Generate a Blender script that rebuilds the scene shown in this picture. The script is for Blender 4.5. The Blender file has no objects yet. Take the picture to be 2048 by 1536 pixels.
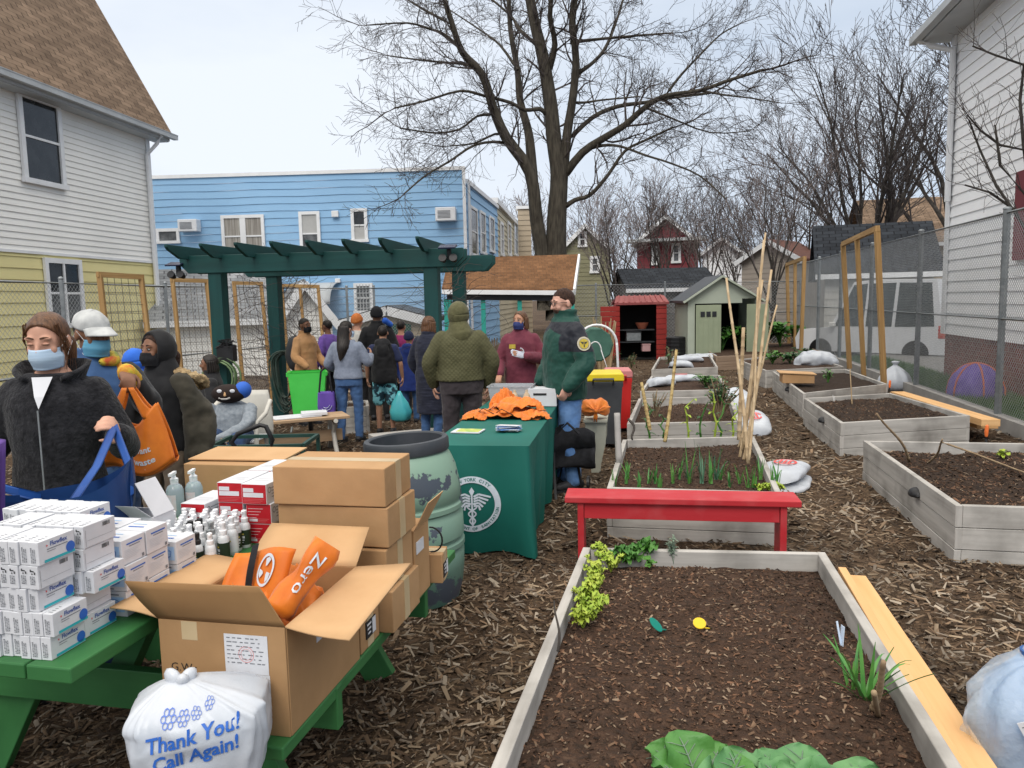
import bpy,bmesh,math,random
import numpy as np
from mathutils import Vector,Matrix,noise
V=Vector
pi=math.pi
rnd=random.Random(11)
sc=bpy.context.scene
C=sc.collection
F=1539.0;CH=1.65;SL=0.015
TH=0.021;PIT=math.atan(168/F)
cf=V((0,math.cos(PIT),-math.sin(PIT)))
r0=V((1,0,0));u0=V((0,math.sin(PIT),math.cos(PIT)))
cr=math.cos(TH)*r0-math.sin(TH)*u0
cu_=math.cos(TH)*u0+math.sin(TH)*r0
def ray(x,y):return cf+cr*((x-1024)/F)+cu_*((768-y)/F)
def P(x,y,Y):
 d=ray(x,y);t=Y/d.y
 return V((d.x*t,Y,CH+d.z*t))
def gz(y):return-SL*min(max(y,0),20)
def G(x,y,h=0):
 d=ray(x,y)
 t=(h-CH)/(d.z+SL*d.y)
 if t<0 or d.y*t>20:t=(h-.3-CH)/d.z
 return V((d.x*t,d.y*t,CH+d.z*t))
GA=math.radians(-12.0)
gv=V((math.sin(-GA),math.cos(GA),0));gu=V((math.cos(GA),math.sin(GA),0))
cam=bpy.data.cameras.new("camera");co=bpy.data.objects.new("camera",cam);C.objects.link(co)
cam.sensor_width=36;cam.lens=36*F/2048;cam.clip_end=2000;cam.clip_start=.05
mw=Matrix((cr,cu_,-cf)).transposed().to_4x4();mw.translation=V((0,0,CH));co.matrix_world=mw
sc.camera=co
MATS={}
def mat(name,c1,c2=None,rough=.75,scale=6,detail=5,bump=0,bscale=None,stretch=(1,1,1),metal=0,coord='Object',lo=.35,hi=.65,spec=.4,trans=0,alpha=1,c3=None,ior=1.45,sheen=0,subs=0,nrough=.55,bdist=.01):
 if name in MATS:return MATS[name]
 m=bpy.data.materials.new(name);MATS[name]=m;m.use_nodes=True
 nt=m.node_tree;N=nt.nodes;L=nt.links;b=N['Principled BSDF']
 def s(k,v):b.inputs[k].default_value=v
 s('Roughness',rough);s('Metallic',metal);s('Specular IOR Level',spec);s('IOR',ior)
 s('Transmission Weight',trans);s('Alpha',alpha);s('Sheen Weight',sheen)
 c1=tuple(c1)+(1,)
 s('Base Color',c1)
 tc=N.new('ShaderNodeTexCoord');mp=N.new('ShaderNodeMapping');mp.inputs['Scale'].default_value=stretch
 oi=N.new('ShaderNodeObjectInfo')
 ml=N.new('ShaderNodeMath');ml.operation='MULTIPLY';ml.inputs[1].default_value=37.0;L.new(oi.outputs['Random'],ml.inputs[0])
 L.new(tc.outputs[coord],mp.inputs['Vector']);L.new(ml.outputs[0],mp.inputs['Location'])
 if c2 is not None:
  n=N.new('ShaderNodeTexNoise');n.inputs['Scale'].default_value=scale;n.inputs['Detail'].default_value=detail;n.inputs['Roughness'].default_value=nrough
  L.new(mp.outputs[0],n.inputs['Vector'])
  r=N.new('ShaderNodeValToRGB');r.color_ramp.elements[0].position=lo;r.color_ramp.elements[1].position=hi
  r.color_ramp.elements[0].color=c1;r.color_ramp.elements[1].color=tuple(c2)+(1,)
  if c3 is not None:
   e=r.color_ramp.elements.new((lo+hi)/2);e.color=tuple(c3)+(1,)
  L.new(n.outputs['Fac'],r.inputs['Fac']);L.new(r.outputs['Color'],b.inputs['Base Color'])
 if bump:
  n2=N.new('ShaderNodeTexNoise');n2 .inputs['Scale'].default_value=bscale or scale*3;n2 .inputs['Detail'].default_value=5
  L.new(mp.outputs[0],n2 .inputs['Vector'])
  bp=N.new('ShaderNodeBump');bp.inputs['Strength'].default_value=bump;bp.inputs['Distance'].default_value=bdist
  L.new(n2 .outputs['Fac'],bp.inputs['Height']);L.new(bp.outputs['Normal'],b.inputs['Normal'])
 return m
def wood(name,c1,c2,c3=None,bump=.35,rough=.8,su=1.2,sv=26,lo=.3,hi=.7):
 return mat(name,c1,c2,rough=rough,scale=1.0,detail=8,bump=bump,bscale=2.0,stretch=(su,sv,1),coord='UV',c3=c3,lo=lo,hi=hi,bdist=.004)
def dirt(m,amount=.35,scale=1.3,col=(.05,.04,.03)):
 """large soft stains over an existing colour"""
 nt=m.node_tree;N=nt.nodes;L=nt.links;b=N['Principled BSDF']
 src=b.inputs['Base Color'].links[0].from_socket if b.inputs['Base Color'].links else None
 mx=N.new('ShaderNodeMix');mx.data_type='RGBA'
 tc=N.new('ShaderNodeTexCoord');n=N.new('ShaderNodeTexNoise');n.inputs['Scale'].default_value=scale;n.inputs['Detail'].default_value=7
 L.new(tc.outputs['Object'],n.inputs['Vector'])
 r=N.new('ShaderNodeMapRange');r.inputs['From Min'].default_value=.48;r.inputs['From Max'].default_value=.75;r.inputs['To Max'].default_value=amount
 L.new(n.outputs['Fac'],r.inputs['Value']);L.new(r.outputs['Result'],mx.inputs['Factor'])
 if src:L.new(src,mx.inputs['A'])
 else:mx.inputs['A'].default_value=b.inputs['Base Color'].default_value
 mx.inputs['B'].default_value=tuple(col)+(1,)
 L.new(mx.outputs['Result'],b.inputs['Base Color'])
 return m
def shingle(name,c1,c2,mortar,sx=3.2,sy=7):
 if name in MATS:return MATS[name]
 m=bpy.data.materials.new(name);MATS[name]=m;m.use_nodes=True
 nt=m.node_tree;N=nt.nodes;L=nt.links;b=N['Principled BSDF'];b.inputs['Roughness'].default_value=.95;b.inputs['Specular IOR Level'].default_value=.15
 tc=N.new('ShaderNodeTexCoord');mp=N.new('ShaderNodeMapping');mp.inputs['Scale'].default_value=(sx,sy,1)
 L.new(tc.outputs['UV'],mp.inputs['Vector'])
 br=N.new('ShaderNodeTexBrick');br.inputs['Scale'].default_value=1;br.inputs['Brick Width'].default_value=1;br.inputs['Row Height'].default_value=1
 br.inputs['Mortar Size'].default_value=.05;br.inputs['Mortar Smooth'].default_value=.4;br.inputs['Bias'].default_value=0
 br.inputs['Color1'].default_value=tuple(c1)+(1,);br.inputs['Color2'].default_value=tuple(c2)+(1,);br.inputs['Mortar'].default_value=tuple(mortar)+(1,)
 L.new(mp.outputs[0],br.inputs['Vector'])
 n=N.new('ShaderNodeTexNoise');n.inputs['Scale'].default_value=1.7;n.inputs['Detail'].default_value=8;n.inputs['Roughness'].default_value=.7
 L.new(tc.outputs['UV'],n.inputs['Vector'])
 mx=N.new('ShaderNodeMix');mx.data_type='RGBA';mx.blend_type='OVERLAY';mx.inputs['Factor'].default_value=.8
 L.new(br.outputs['Color'],mx.inputs['A']);L.new(n.outputs['Fac'],mx.inputs['B'])
 hs=N.new('ShaderNodeHueSaturation');hs.inputs['Saturation'].default_value=1.0;L.new(mx.outputs['Result'],hs.inputs['Color'])
 L.new(hs.outputs['Color'],b.inputs['Base Color'])
 bp=N.new('ShaderNodeBump');bp.inputs['Strength'].default_value=.6;bp.inputs['Distance'].default_value=.02
 L.new(br.outputs['Fac'],bp.inputs['Height']);bp.invert=True;L.new(bp.outputs['Normal'],b.inputs['Normal'])
 return m
def frame(d,up=V((0,0,1))):
 d=V(d).normalized();up=V(up)
 if abs(d.dot(up))>.98:up=V((0,1,0))if abs(d.y)<.9 else V((1,0,0))
 x=d.cross(up).normalized();y=x.cross(d).normalized()
 return x,y,d
class MB:
 def __init__(s):s.v=[];s.f=[];s.pid=[];s.m=[];s.k=0;s.mi=0
 def add(s,vs,fs):
  o=len(s.v);s.v+=[tuple(v)for v in vs];s.f+=[tuple(i+o for i in f)for f in fs]
  s.pid+=[s.k]*len(fs);s.m+=[s.mi]*len(fs);s.k+=1;return s
 HX=[(0,3,2,1),(4,5,6,7),(0,1,5,4),(1,2,6,5),(2,3,7,6),(3,0,4,7)]
 def hexa(s,p):return s.add(p,MB.HX)
 def box(s,c,d,M=None):
  x,y,z=[a/2 for a in d];c=V(c)
  p=[V((-x,-y,-z)),V((x,-y,-z)),V((x,y,-z)),V((-x,y,-z)),V((-x,-y,z)),V((x,-y,z)),V((x,y,z)),V((-x,y,z))]
  p=[q+c for q in p]
  if M is not None:p=[M@q for q in p]
  return s.hexa(p)
 def beam(s,a,b,w,h,up=(0,0,1)):
  a=V(a);b=V(b);x,y,d=frame(b-a,up);x=x*w/2;y=y*h/2
  return s.hexa([a-x-y,a+x-y,a+x+y,a-x+y,b-x-y,b+x-y,b+x+y,b-x+y])
 def loft(s,rings,caps=True,closed=True):
  n=len(rings[0]);vs=[q for r in rings for q in r];fs=[]
  for i in range(len(rings)-1):
   for j in range(n if closed else n-1):
    a=i*n+j;b=i*n+(j+1)%n
    fs.append((a,b,b+n,a+n))
  if caps and closed:fs.append(tuple(range(n-1,-1,-1)));fs.append(tuple((len(rings)-1)*n+j for j in range(n)))
  return s.add(vs,fs)
 def tube(s,pts,rad,n=8,caps=True,flat=1.0,up=None):
  pts=[V(p)for p in pts]
  if not isinstance(rad,(list,tuple)):rad=[rad]*len(pts)
  rings=[];px=None
  for i,p in enumerate(pts):
   d=(pts[min(i+1,len(pts)-1)]-pts[max(i-1,0)])
   if d.length<1e-9:d=V((0,0,1))
   d.normalize()
   if px is None:x,y,_=frame(d,up if up is not None else V((0,0,1)))
   else:
    x=(px-d*px.dot(d))
    if x.length<1e-6:x=frame(d)[0]
    x.normalize();y=x.cross(d)*-1
    y=d.cross(x)
   px=x
   rings.append([p+(x*math.cos(2*pi*j/n)+y*math.sin(2*pi*j/n)*flat)*rad[i]for j in range(n)])
  return s.loft(rings,caps)
 def capsule(s,pts,rad,n=12):
  """tube with rounded ends, smooth interpolation"""
  pts=[V(p)for p in pts];P2=[];R2=[]
  m=len(pts)
  for i in range(m-1):
   p0=pts[max(i-1,0)];p1=pts[i];p2=pts[i+1];p3=pts[min(i+2,m-1)]
   for k in range(5):
    t=k/5
    q=.5*((2*p1)+(p2-p0)*t+(2*p0-5*p1+4*p2-p3)*t*t+(3*p1-p0-3*p2+p3)*t**3)
    P2 .append(q);R2 .append(rad[i]+(rad[i+1]-rad[i])*t)
  P2 .append(pts[-1]);R2 .append(rad[-1])
  a=(P2[0]-P2[1]).normalized();b=(P2[-1]-P2[-2]).normalized()
  pre=[(P2[0]+a*R2[0]*math.sin(t),R2[0]*math.cos(t))for t in(1.45,1.0,.5)]
  post=[(P2[-1]+b*R2[-1]*math.sin(t),R2[-1]*math.cos(t))for t in(.5,1.0,1.45)]
  return s.tube([p for p,_ in pre]+P2+[p for p,_ in post],[r for _,r in pre]+R2+[r for _,r in post],n)
 def ell(s,c,r,M=None,nu=16,nv=10):
  c=V(c);r=r if isinstance(r,(tuple,list))else(r,r,r);rings=[]
  for i in range(nv+1):
   t=pi*(i+.02)/(nv+.04)-pi/2
   ring=[V((c.x+r[0]*math.cos(t)*math.cos(2*pi*j/nu),c.y+r[1]*math.cos(t)*math.sin(2*pi*j/nu),c.z+r[2]*math.sin(t)))for j in range(nu)]
   rings.append([M@q for q in ring]if M is not None else ring)
  return s.loft(rings)
 def lathe(s,prof,n=24,c=(0,0,0),M=None,caps=True):
  c=V(c);rings=[]
  for r,z in prof:
   ring=[V((c.x+r*math.cos(2*pi*j/n),c.y+r*math.sin(2*pi*j/n),c.z+z))for j in range(n)]
   rings.append([M@q for q in ring]if M is not None else ring)
  return s.loft(rings,caps)
 def grid(s,fn,nu,nv,wrap=False):
  vs=[fn(i/nu,j/nv)for i in range(nu+1)for j in range(nv+1)]
  fs=[(i*(nv+1)+j,(i+1)*(nv+1)+j,(i+1)*(nv+1)+j+1,i*(nv+1)+j+1)for i in range(nu)for j in range(nv)]
  return s.add(vs,fs)
 def poly(s,pts):return s.add(pts,[tuple(range(len(pts)))])
 def prism(s,pts,off):
  off=V(off);n=len(pts);pts=[V(p)for p in pts]
  return s.add(pts+[p+off for p in pts],[tuple(range(n-1,-1,-1)),tuple(range(n,2*n))]+[(i,(i+1)%n,n+(i+1)%n,n+i)for i in range(n)])
 def build(s,name,m,parent=None,smooth=None,world=False,uv=False,bevel=0,rn=True,loc=None):
  me=bpy.data.meshes.new(name);vs=s.v
  M=None
  if parent is not None and world:M=wm(parent).inverted()
  if loc is not None:M=Matrix.Translation(-V(loc))
  if M is not None:vs=[tuple(M@V(v))for v in vs]
  me.from_pydata(vs,[],s.f)
  ms=m if isinstance(m,(list,tuple))else[m]
  for q in ms:me.materials.append(q)
  if len(ms)>1:me.polygons.foreach_set('material_index',s.m)
  if rn:
   bm=bmesh.new();bm.from_mesh(me);bmesh.ops.recalc_face_normals(bm,faces=bm.faces);bm.to_mesh(me);bm.free()
  if smooth is not None:
   me.polygons.foreach_set('use_smooth',[True]*len(me.polygons))
   if smooth<180:me.set_sharp_from_angle(angle=math.radians(smooth))
  if uv:
   ul=me.uv_layers.new(name='UVMap');offs={}
   for pl in me.polygons:
    k=s.pid[pl.index]
    if k not in offs:offs[k]=(rnd.uniform(0,50),rnd.uniform(0,50))if uv is True else(0,0)
    vv=[V(me.vertices[i].co)for i in pl.vertices]
    e=max(((vv[(i+1)%len(vv)]-vv[i])for i in range(len(vv))),key=lambda q:q.length)
    if e.length<1e-9:continue
    e.normalize();w=pl.normal.cross(e)
    if e.x+e.y*.9+e.z*.8<0:e=-e
    if w.z+w.y*.5<0:w=-w
    for li,q in zip(pl.loop_indices,vv):ul.data[li].uv=(q.dot(e)+offs[k][0],q.dot(w)+offs[k][1])
  o=bpy.data.objects.new(name,me);C.objects.link(o)
  if parent is not None:o.parent=parent
  if loc is not None:o.location=loc
  if bevel:
   b=o.modifiers.new('bevel','BEVEL');b.width=bevel;b.segments=2;b.limit_method='ANGLE'
  return o
 def solo(s,name,m,label,cat,group=None,**k):
  a=np.array(s.v);lo=a.min(0);hi=a.max(0)
  o=s.build(name,m,loc=((lo[0]+hi[0])/2,(lo[1]+hi[1])/2,lo[2]),**k)
  return tag(o,label,cat,group)
def wm(o):
 M=o.matrix_basis.copy();p=o.parent
 while p is not None:M=p.matrix_basis@M;p=p.parent
 return M
def tag(o,label=None,cat=None,group=None,kind=None):
 if label:o['label']=label
 if cat:o['category']=cat
 if group:o['group']=group
 if kind:o['kind']=kind
 return o
def thing(name,label,cat,loc,rz=0,group=None):
 o=bpy.data.objects.new(name,None);C.objects.link(o);o.empty_display_size=.1
 o.location=V(loc);o.rotation_euler=(0,0,rz)
 return tag(o,label,cat,group)
def struct(o):o['kind']='structure';return o
def dup(root,loc,rz=None,label=None,group=None,scale=None):
 r=root.copy();C.objects.link(r);r.location=V(loc)
 if rz is not None:r.rotation_euler=(0,0,rz)
 if label:r['label']=label
 if group:r['group']=group
 if scale:r.scale=(scale,)*3
 for ch in list(root.children):
  c=ch.copy();C.objects.link(c);c.parent=r
  for g in list(ch.children):
   d=g.copy();C.objects.link(d);d.parent=c
 return r
_tc={}
def text_geo(body,size,bold=0.0,align='CENTER',space=1.0):
 key=(body,size,bold,align,space)
 if key in _tc:return _tc[key]
 cu=bpy.data.curves.new('t','FONT');cu.body=body;cu.size=size;cu.align_x=align;cu.align_y='CENTER';cu.resolution_u=2;cu.offset=bold;cu.space_character=space
 ob=bpy.data.objects.new('t',cu);me=bpy.data.meshes.new_from_object(ob)
 bm=bmesh.new();bm.from_mesh(me);bmesh.ops.triangulate(bm,faces=bm.faces);bm.to_mesh(me);bm.free()
 r=([tuple(v.co)for v in me.vertices],[tuple(p.vertices)for p in me.polygons])
 bpy.data.objects.remove(ob);bpy.data.meshes.remove(me);bpy.data.curves.remove(cu)
 _tc[key]=r;return r
def put_text(mb,body,size,fn,bold=0.0,align='CENTER',space=1.0):
 vs,fs=text_geo(body,size,bold,align,space)
 mb.add([fn(v[0],v[1])for v in vs],fs)
def plane_fn(o,ux,uy,off=.0):
 o=V(o);ux=V(ux).normalized();uy=V(uy).normalized();n=ux.cross(uy)*off
 return lambda x,y:o+ux*x+uy*y+n
def modifier(o,t,**k):
 m=o.modifiers.new(t.lower(),t)
 for a,b in k.items():setattr(m,a,b)
 return m
TEX={}
def clouds(scale,depth=2):
 k=(scale,depth)
 if k not in TEX:
  t=bpy.data.textures.new('folds','CLOUDS');t.noise_scale=scale;t.noise_depth=depth;TEX[k]=t
 return TEX[k]
def remesh(o,vox,smooth=4,fold=0,fscale=.12):
 modifier(o,'REMESH',mode='VOXEL',voxel_size=vox,use_smooth_shade=True)
 if smooth:modifier(o,'SMOOTH',factor=.5,iterations=smooth)
 if fold:modifier(o,'DISPLACE',texture=clouds(fscale),strength=fold,mid_level=.5,texture_coords='LOCAL')
 return o
def nz(p,s=1.0):return noise.noise(V(p)*s)
M_white=mat('white_siding',(.91,.90,.86),(.85,.84,.80),rough=.6,scale=.8,bump=.05,bscale=30)
M_yellow=mat('yellow_siding',(.80,.72,.36),(.74,.66,.32),rough=.65,scale=.9)
M_blue=mat('blue_siding',(.29,.50,.73),(.26,.46,.69),rough=.6,scale=.5)
M_cream=mat('cream_siding',(.55,.49,.36),(.50,.45,.33),scale=.7)
M_tan=mat('tan_siding',(.45,.37,.27),(.40,.33,.24),scale=.7)
M_trim=mat('white_trim',(.82,.83,.84),(.75,.76,.77),rough=.5,scale=3)
M_trimg=mat('grey_white_trim',(.50,.52,.53),(.42,.44,.45),rough=.5,scale=2)
M_glass=mat('dark_window_glass',(.012,.014,.016),(.03,.033,.036),rough=.08,scale=3,spec=.6)
M_glass2=mat('grey_window_glass',(.06,.065,.07),(.16,.17,.18),rough=.12,scale=4,spec=.6)
M_curtain=mat('pale_curtain',(.42,.40,.36),(.22,.20,.18),rough=.9,scale=1,stretch=(40,40,.6),detail=2)
M_blind=mat('window_blind',(.46,.46,.45),(.40,.40,.39),scale=3)
M_roofbrown=shingle('brown_shingles',(.255,.18,.125),(.165,.115,.08),(.10,.07,.05),2.2,8)
M_roofgrey=shingle('grey_shingles',(.30,.31,.32),(.20,.21,.22),(.10,.10,.11),2.5,6)
M_roofblack=shingle('black_shingles',(.035,.04,.048),(.02,.023,.028),(.01,.01,.012),2.5,5)
M_roofpav=shingle('rust_brown_shingles',(.20,.10,.048),(.14,.07,.034),(.12,.07,.04),7,8)
M_brick=shingle('red_brick',(.24,.085,.065),(.17,.06,.05),(.28,.25,.23),4.6,13)
M_pinkbrick=shingle('pink_brick',(.42,.25,.20),(.33,.19,.16),(.4,.35,.3),3,9)
M_redhouse=mat('maroon_siding',(.22,.045,.055),(.17,.035,.045),scale=1)
M_redroof=mat('brown_red_shakes',(.16,.065,.045),(.10,.045,.035),scale=5,stretch=(1,1,5))
M_olive=mat('olive_siding',(.26,.25,.15),(.22,.21,.13),scale=1)
M_galv=mat('galvanised_steel',(.30,.32,.33),(.22,.24,.25),rough=.45,metal=.5,scale=12)
M_wire=mat('fence_wire',(.38,.40,.41),(.30,.32,.33),rough=.5,metal=.2,scale=5)
M_pergola=wood('dark_green_paint',(.005,.045,.043),(.008,.064,.060),bump=.2,rough=.55,sv=14)
M_treatedwood=wood('yellow_brown_timber',(.42,.26,.10),(.52,.34,.15),(.34,.20,.08))
M_weath=wood('weathered_grey_wood',(.27,.255,.24),(.47,.45,.425),(.38,.36,.34),lo=.28,hi=.72,sv=20)
M_weath2=dirt(wood('weathered_pale_wood',(.34,.32,.295),(.52,.495,.46),(.43,.41,.38),lo=.3,hi=.7,sv=18),.75,3.0,(.14,.13,.115))
dirt(M_weath,.7,3.0,(.10,.09,.08))
M_fresh=wood('fresh_cut_lumber',(.64,.36,.15),(.76,.48,.235),(.70,.42,.19),bump=.12,sv=14,su=.8)
M_redpaint=dirt(wood('red_paint',(.42,.018,.026),(.50,.032,.04),bump=.5,rough=.5,sv=10),.35,5,(.55,.16,.16))
dirt(M_white,.10,.7,(.35,.33,.28));dirt(M_pergola,.35,2,(.02,.035,.03))
M_greenpaint=dirt(wood('green_paint',(.032,.145,.042),(.045,.18,.055),bump=.5,rough=.55,sv=9),.55,4,(.02,.10,.03))
M_soil=mat('dark_soil',(.026,.016,.010),(.115,.070,.044),rough=1,scale=26,detail=12,bump=1.0,bscale=45,lo=.35,hi=.72,c3=(.06,.032,.019),nrough=.75,bdist=.03)
M_soil2=mat('very_dark_soil',(.015,.009,.006),(.075,.045,.028),rough=1,scale=24,detail=12,bump=1.0,bscale=45,lo=.38,hi=.75,nrough=.75,bdist=.03)
M_card=dirt(mat('cardboard',(.40,.23,.105),(.46,.275,.135),rough=.85,scale=3,bump=.5,bscale=7,bdist=.012),.30,6,(.26,.15,.07))
M_card2=mat('cardboard_light',(.50,.30,.145),(.56,.35,.18),rough=.85,scale=4,detail=8,lo=.3,hi=.6,bump=.4,bscale=6,bdist=.012)
M_cardin=mat('cardboard_inside',(.28,.155,.065),(.33,.19,.08),rough=.9,scale=3)
M_tape=mat('packing_tape',(.56,.44,.27),(.50,.38,.22),rough=.3,scale=6)
M_paper=mat('white_paper',(.66,.67,.70),(.60,.61,.64),rough=.6,scale=8,bump=.25,bscale=25,bdist=.006)
M_ink=mat('black_ink',(.02,.02,.022),rough=.6)
M_greyink=mat('grey_ink',(.18,.19,.21),rough=.6)
M_blueink=mat('blue_ink',(.03,.13,.50),rough=.5)
M_redink=mat('red_ink',(.70,.10,.09),rough=.5)
M_tealink=mat('teal_ink',(.03,.40,.46),rough=.5)
M_navyink=mat('navy_ink',(.05,.10,.34),rough=.5)
M_paleblue=mat('pale_blue_print',(.33,.52,.78),(.40,.58,.82),scale=20,rough=.5)
M_orange=mat('orange_nylon',(.74,.20,.012),(.60,.14,.008),rough=.5,scale=9,sheen=.2)
M_black=mat('black_plastic',(.012,.012,.013),(.02,.02,.022),rough=.45,scale=8)
M_blackfab=mat('black_fabric',(.009,.009,.011),(.02,.02,.024),rough=.9,scale=14,bump=.3,bscale=60)
M_dgrey=mat('dark_grey_plastic',(.035,.038,.042),(.05,.053,.058),rough=.5,scale=5)
M_whiteplastic=mat('white_plastic',(.80,.81,.83),(.74,.75,.77),rough=.35,scale=6)
M_sack=mat('white_sack',(.55,.58,.62),(.44,.47,.52),rough=.45,scale=4,bump=.3,bscale=9)
M_tblcloth=mat('green_tablecloth',(.004,.105,.083),(.007,.13,.104),rough=.7,scale=2,bump=.12,bscale=5)
M_logo=mat('cloth_logo_white',(.62,.68,.74),(.55,.61,.68),rough=.7,scale=30)
M_shedred=mat('red_shed_plastic',(.26,.022,.018),(.33,.035,.028),rough=.5,scale=2)
M_shedroof=mat('dull_red_roof',(.30,.08,.075),(.24,.055,.055),rough=.5,scale=3)
M_shedgreen=mat('sage_plastic',(.42,.46,.38),(.38,.42,.34),rough=.6,scale=2)
M_sheddoor=mat('sage_door_plastic',(.30,.34,.23),(.26,.30,.20),rough=.6,scale=2)
M_shade=mat('painted_interior_shade',(.008,.008,.008),rough=1)  # matt black that paints the shade inside openings
M_teal=mat('teal_paint',(.03,.34,.28),(.025,.28,.23),rough=.6,scale=4)
M_bark=mat('grey_brown_bark',(.035,.029,.022),(.085,.074,.056),rough=.95,scale=5,stretch=(3,3,.5),bump=.9,bscale=9,bdist=.04,detail=9)
M_bark2=mat('dark_bark',(.035,.03,.026),(.085,.075,.065),rough=.95,scale=5,bump=.5,bscale=12)
M_twig=mat('twig_bark',(.05,.042,.040),(.10,.083,.078),rough=.95,scale=3)
M_twig2=mat('reddish_twigs',(.13,.105,.10),(.21,.175,.168),rough=.95,scale=3)
M_concrete=mat('concrete',(.34,.33,.31),(.26,.25,.24),rough=.9,scale=3,bump=.2)
M_bamboo=mat('bamboo_cane',(.42,.29,.16),(.56,.43,.27),rough=.6,scale=3,stretch=(6,6,1))
M_leaf=mat('green_leaf',(.035,.13,.02),(.09,.23,.04),rough=.5,scale=10)
M_leafdk=mat('dark_green_leaf',(.02,.075,.02),(.05,.13,.035),rough=.5,scale=9)
M_leafyel=mat('yellow_green_leaf',(.22,.36,.03),(.42,.48,.07),rough=.5,scale=12)
M_leafcab=mat('cabbage_leaf',(.07,.20,.07),(.13,.29,.11),rough=.45,scale=6,bump=.35,bscale=30)
M_leafgrey=mat('grey_green_leaf',(.12,.18,.13),(.20,.26,.19),rough=.7,scale=10)
M_onion=mat('onion_leaf',(.05,.19,.05),(.12,.30,.06),rough=.4,scale=8)
M_onionb=mat('blue_green_leek',(.06,.16,.10),(.10,.22,.13),rough=.4,scale=8)
M_stem=mat('dry_stem',(.25,.17,.10),(.35,.26,.16),rough=.8,scale=8)
W=bpy.data.worlds.new('World');sc.world=W;W.use_nodes=True
nt=W.node_tree;N=nt.nodes;L=nt.links;bg=N['Background'];bg.inputs['Strength'].default_value=.1
SE,SR=math.radians(47),math.radians(192)
sky=N.new('ShaderNodeTexSky');sky.sky_type='NISHITA';sky.sun_disc=False;sky.sun_elevation=SE;sky.sun_rotation=SR;sky.air_density=1;sky.dust_density=2
tc=N.new('ShaderNodeTexCoord')
mp=N.new('ShaderNodeMapping');mp.inputs['Scale'].default_value=(1,1,2.6);L.new(tc.outputs['Generated'],mp.inputs['Vector'])
n1=N.new('ShaderNodeTexNoise');n1 .inputs['Scale'].default_value=1.8;n1 .inputs['Detail'].default_value=6;n1 .inputs['Roughness'].default_value=.52;L.new(mp.outputs[0],n1 .inputs['Vector'])
sx=N.new('ShaderNodeSeparateXYZ');L.new(tc.outputs['Generated'],sx.inputs[0])
a1=N.new('ShaderNodeMath');a1 .operation='MULTIPLY_ADD';a1 .inputs[1].default_value=-.42;L.new(sx.outputs['X'],a1 .inputs[0]);L.new(n1 .outputs['Fac'],a1 .inputs[2])
rp=N.new('ShaderNodeValToRGB');L.new(a1 .outputs[0],rp.inputs['Fac'])
e=rp.color_ramp.elements;e[0].position=.22;e[0].color=(.48,.57,.70,1);e[1].position=.74;e[1].color=(.79,.84,.91,1)
x=e.new(.45);x.color=(.63,.70,.80,1)
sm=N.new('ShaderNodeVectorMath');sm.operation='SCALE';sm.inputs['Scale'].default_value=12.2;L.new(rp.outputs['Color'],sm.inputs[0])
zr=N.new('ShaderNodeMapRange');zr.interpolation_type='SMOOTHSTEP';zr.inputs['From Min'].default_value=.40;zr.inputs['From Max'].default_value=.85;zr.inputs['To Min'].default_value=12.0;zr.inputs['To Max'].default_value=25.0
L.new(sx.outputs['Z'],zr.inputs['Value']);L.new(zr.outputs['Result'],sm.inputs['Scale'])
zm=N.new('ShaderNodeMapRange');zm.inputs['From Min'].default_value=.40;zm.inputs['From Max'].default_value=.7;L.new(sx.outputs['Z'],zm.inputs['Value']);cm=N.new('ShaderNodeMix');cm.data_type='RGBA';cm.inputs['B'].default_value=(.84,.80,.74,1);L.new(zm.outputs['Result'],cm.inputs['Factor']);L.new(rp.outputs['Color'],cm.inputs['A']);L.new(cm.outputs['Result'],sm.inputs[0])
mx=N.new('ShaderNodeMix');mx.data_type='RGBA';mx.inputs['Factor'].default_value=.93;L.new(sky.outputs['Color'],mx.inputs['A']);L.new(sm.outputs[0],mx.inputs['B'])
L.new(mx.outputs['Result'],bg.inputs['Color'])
sun=bpy.data.lights.new('sun','SUN');sun.energy=1.5;sun.angle=math.radians(28);sun.color=(1,.96,.90)
so=bpy.data.objects.new('sun',sun);C.objects.link(so)
sd=V((math.sin(SR)*math.cos(SE),math.cos(SR)*math.cos(SE),math.sin(SE)))
so.rotation_euler=sd.to_track_quat('Z','Y').to_euler();so.location=(0,0,30)
sc.view_settings.view_transform='Standard';sc.view_settings.look='None';sc.view_settings.exposure=0
sc.render.engine='CYCLES';sc.cycles.use_denoising=True
try:sc.cycles.max_bounces=6;sc.cycles.transparent_max_bounces=8
except Exception:pass
m=bpy.data.materials.new('mulch_ground');m.use_nodes=True
nt=m.node_tree;N=nt.nodes;L=nt.links;b=N['Principled BSDF'];b.inputs['Roughness'].default_value=1;b.inputs['Specular IOR Level'].default_value=.2
tc=N.new('ShaderNodeTexCoord')
def noi(sc_,det=6,ro=.6,st=(1,1,1),rot=0):
 mp=N.new('ShaderNodeMapping');mp.inputs['Scale'].default_value=st;mp.inputs['Rotation'].default_value=(0,0,rot);L.new(tc.outputs['Object'],mp.inputs['Vector'])
 n=N.new('ShaderNodeTexNoise');n.inputs['Scale'].default_value=sc_;n.inputs['Detail'].default_value=det;n.inputs['Roughness'].default_value=ro;L.new(mp.outputs[0],n.inputs['Vector']);return n
na=noi(22,9,.7,(1,2.4,1),.4);nb=noi(.7,4)
ra=N.new('ShaderNodeValToRGB');q=ra.color_ramp.elements;q[0].position=.36;q[0].color=(.035,.024,.016,1);q[1].position=.70;q[1].color=(.27,.18,.105,1);k=q.new(.53);k.color=(.11,.075,.047,1)
L.new(na.outputs['Fac'],ra.inputs['Fac'])
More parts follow.
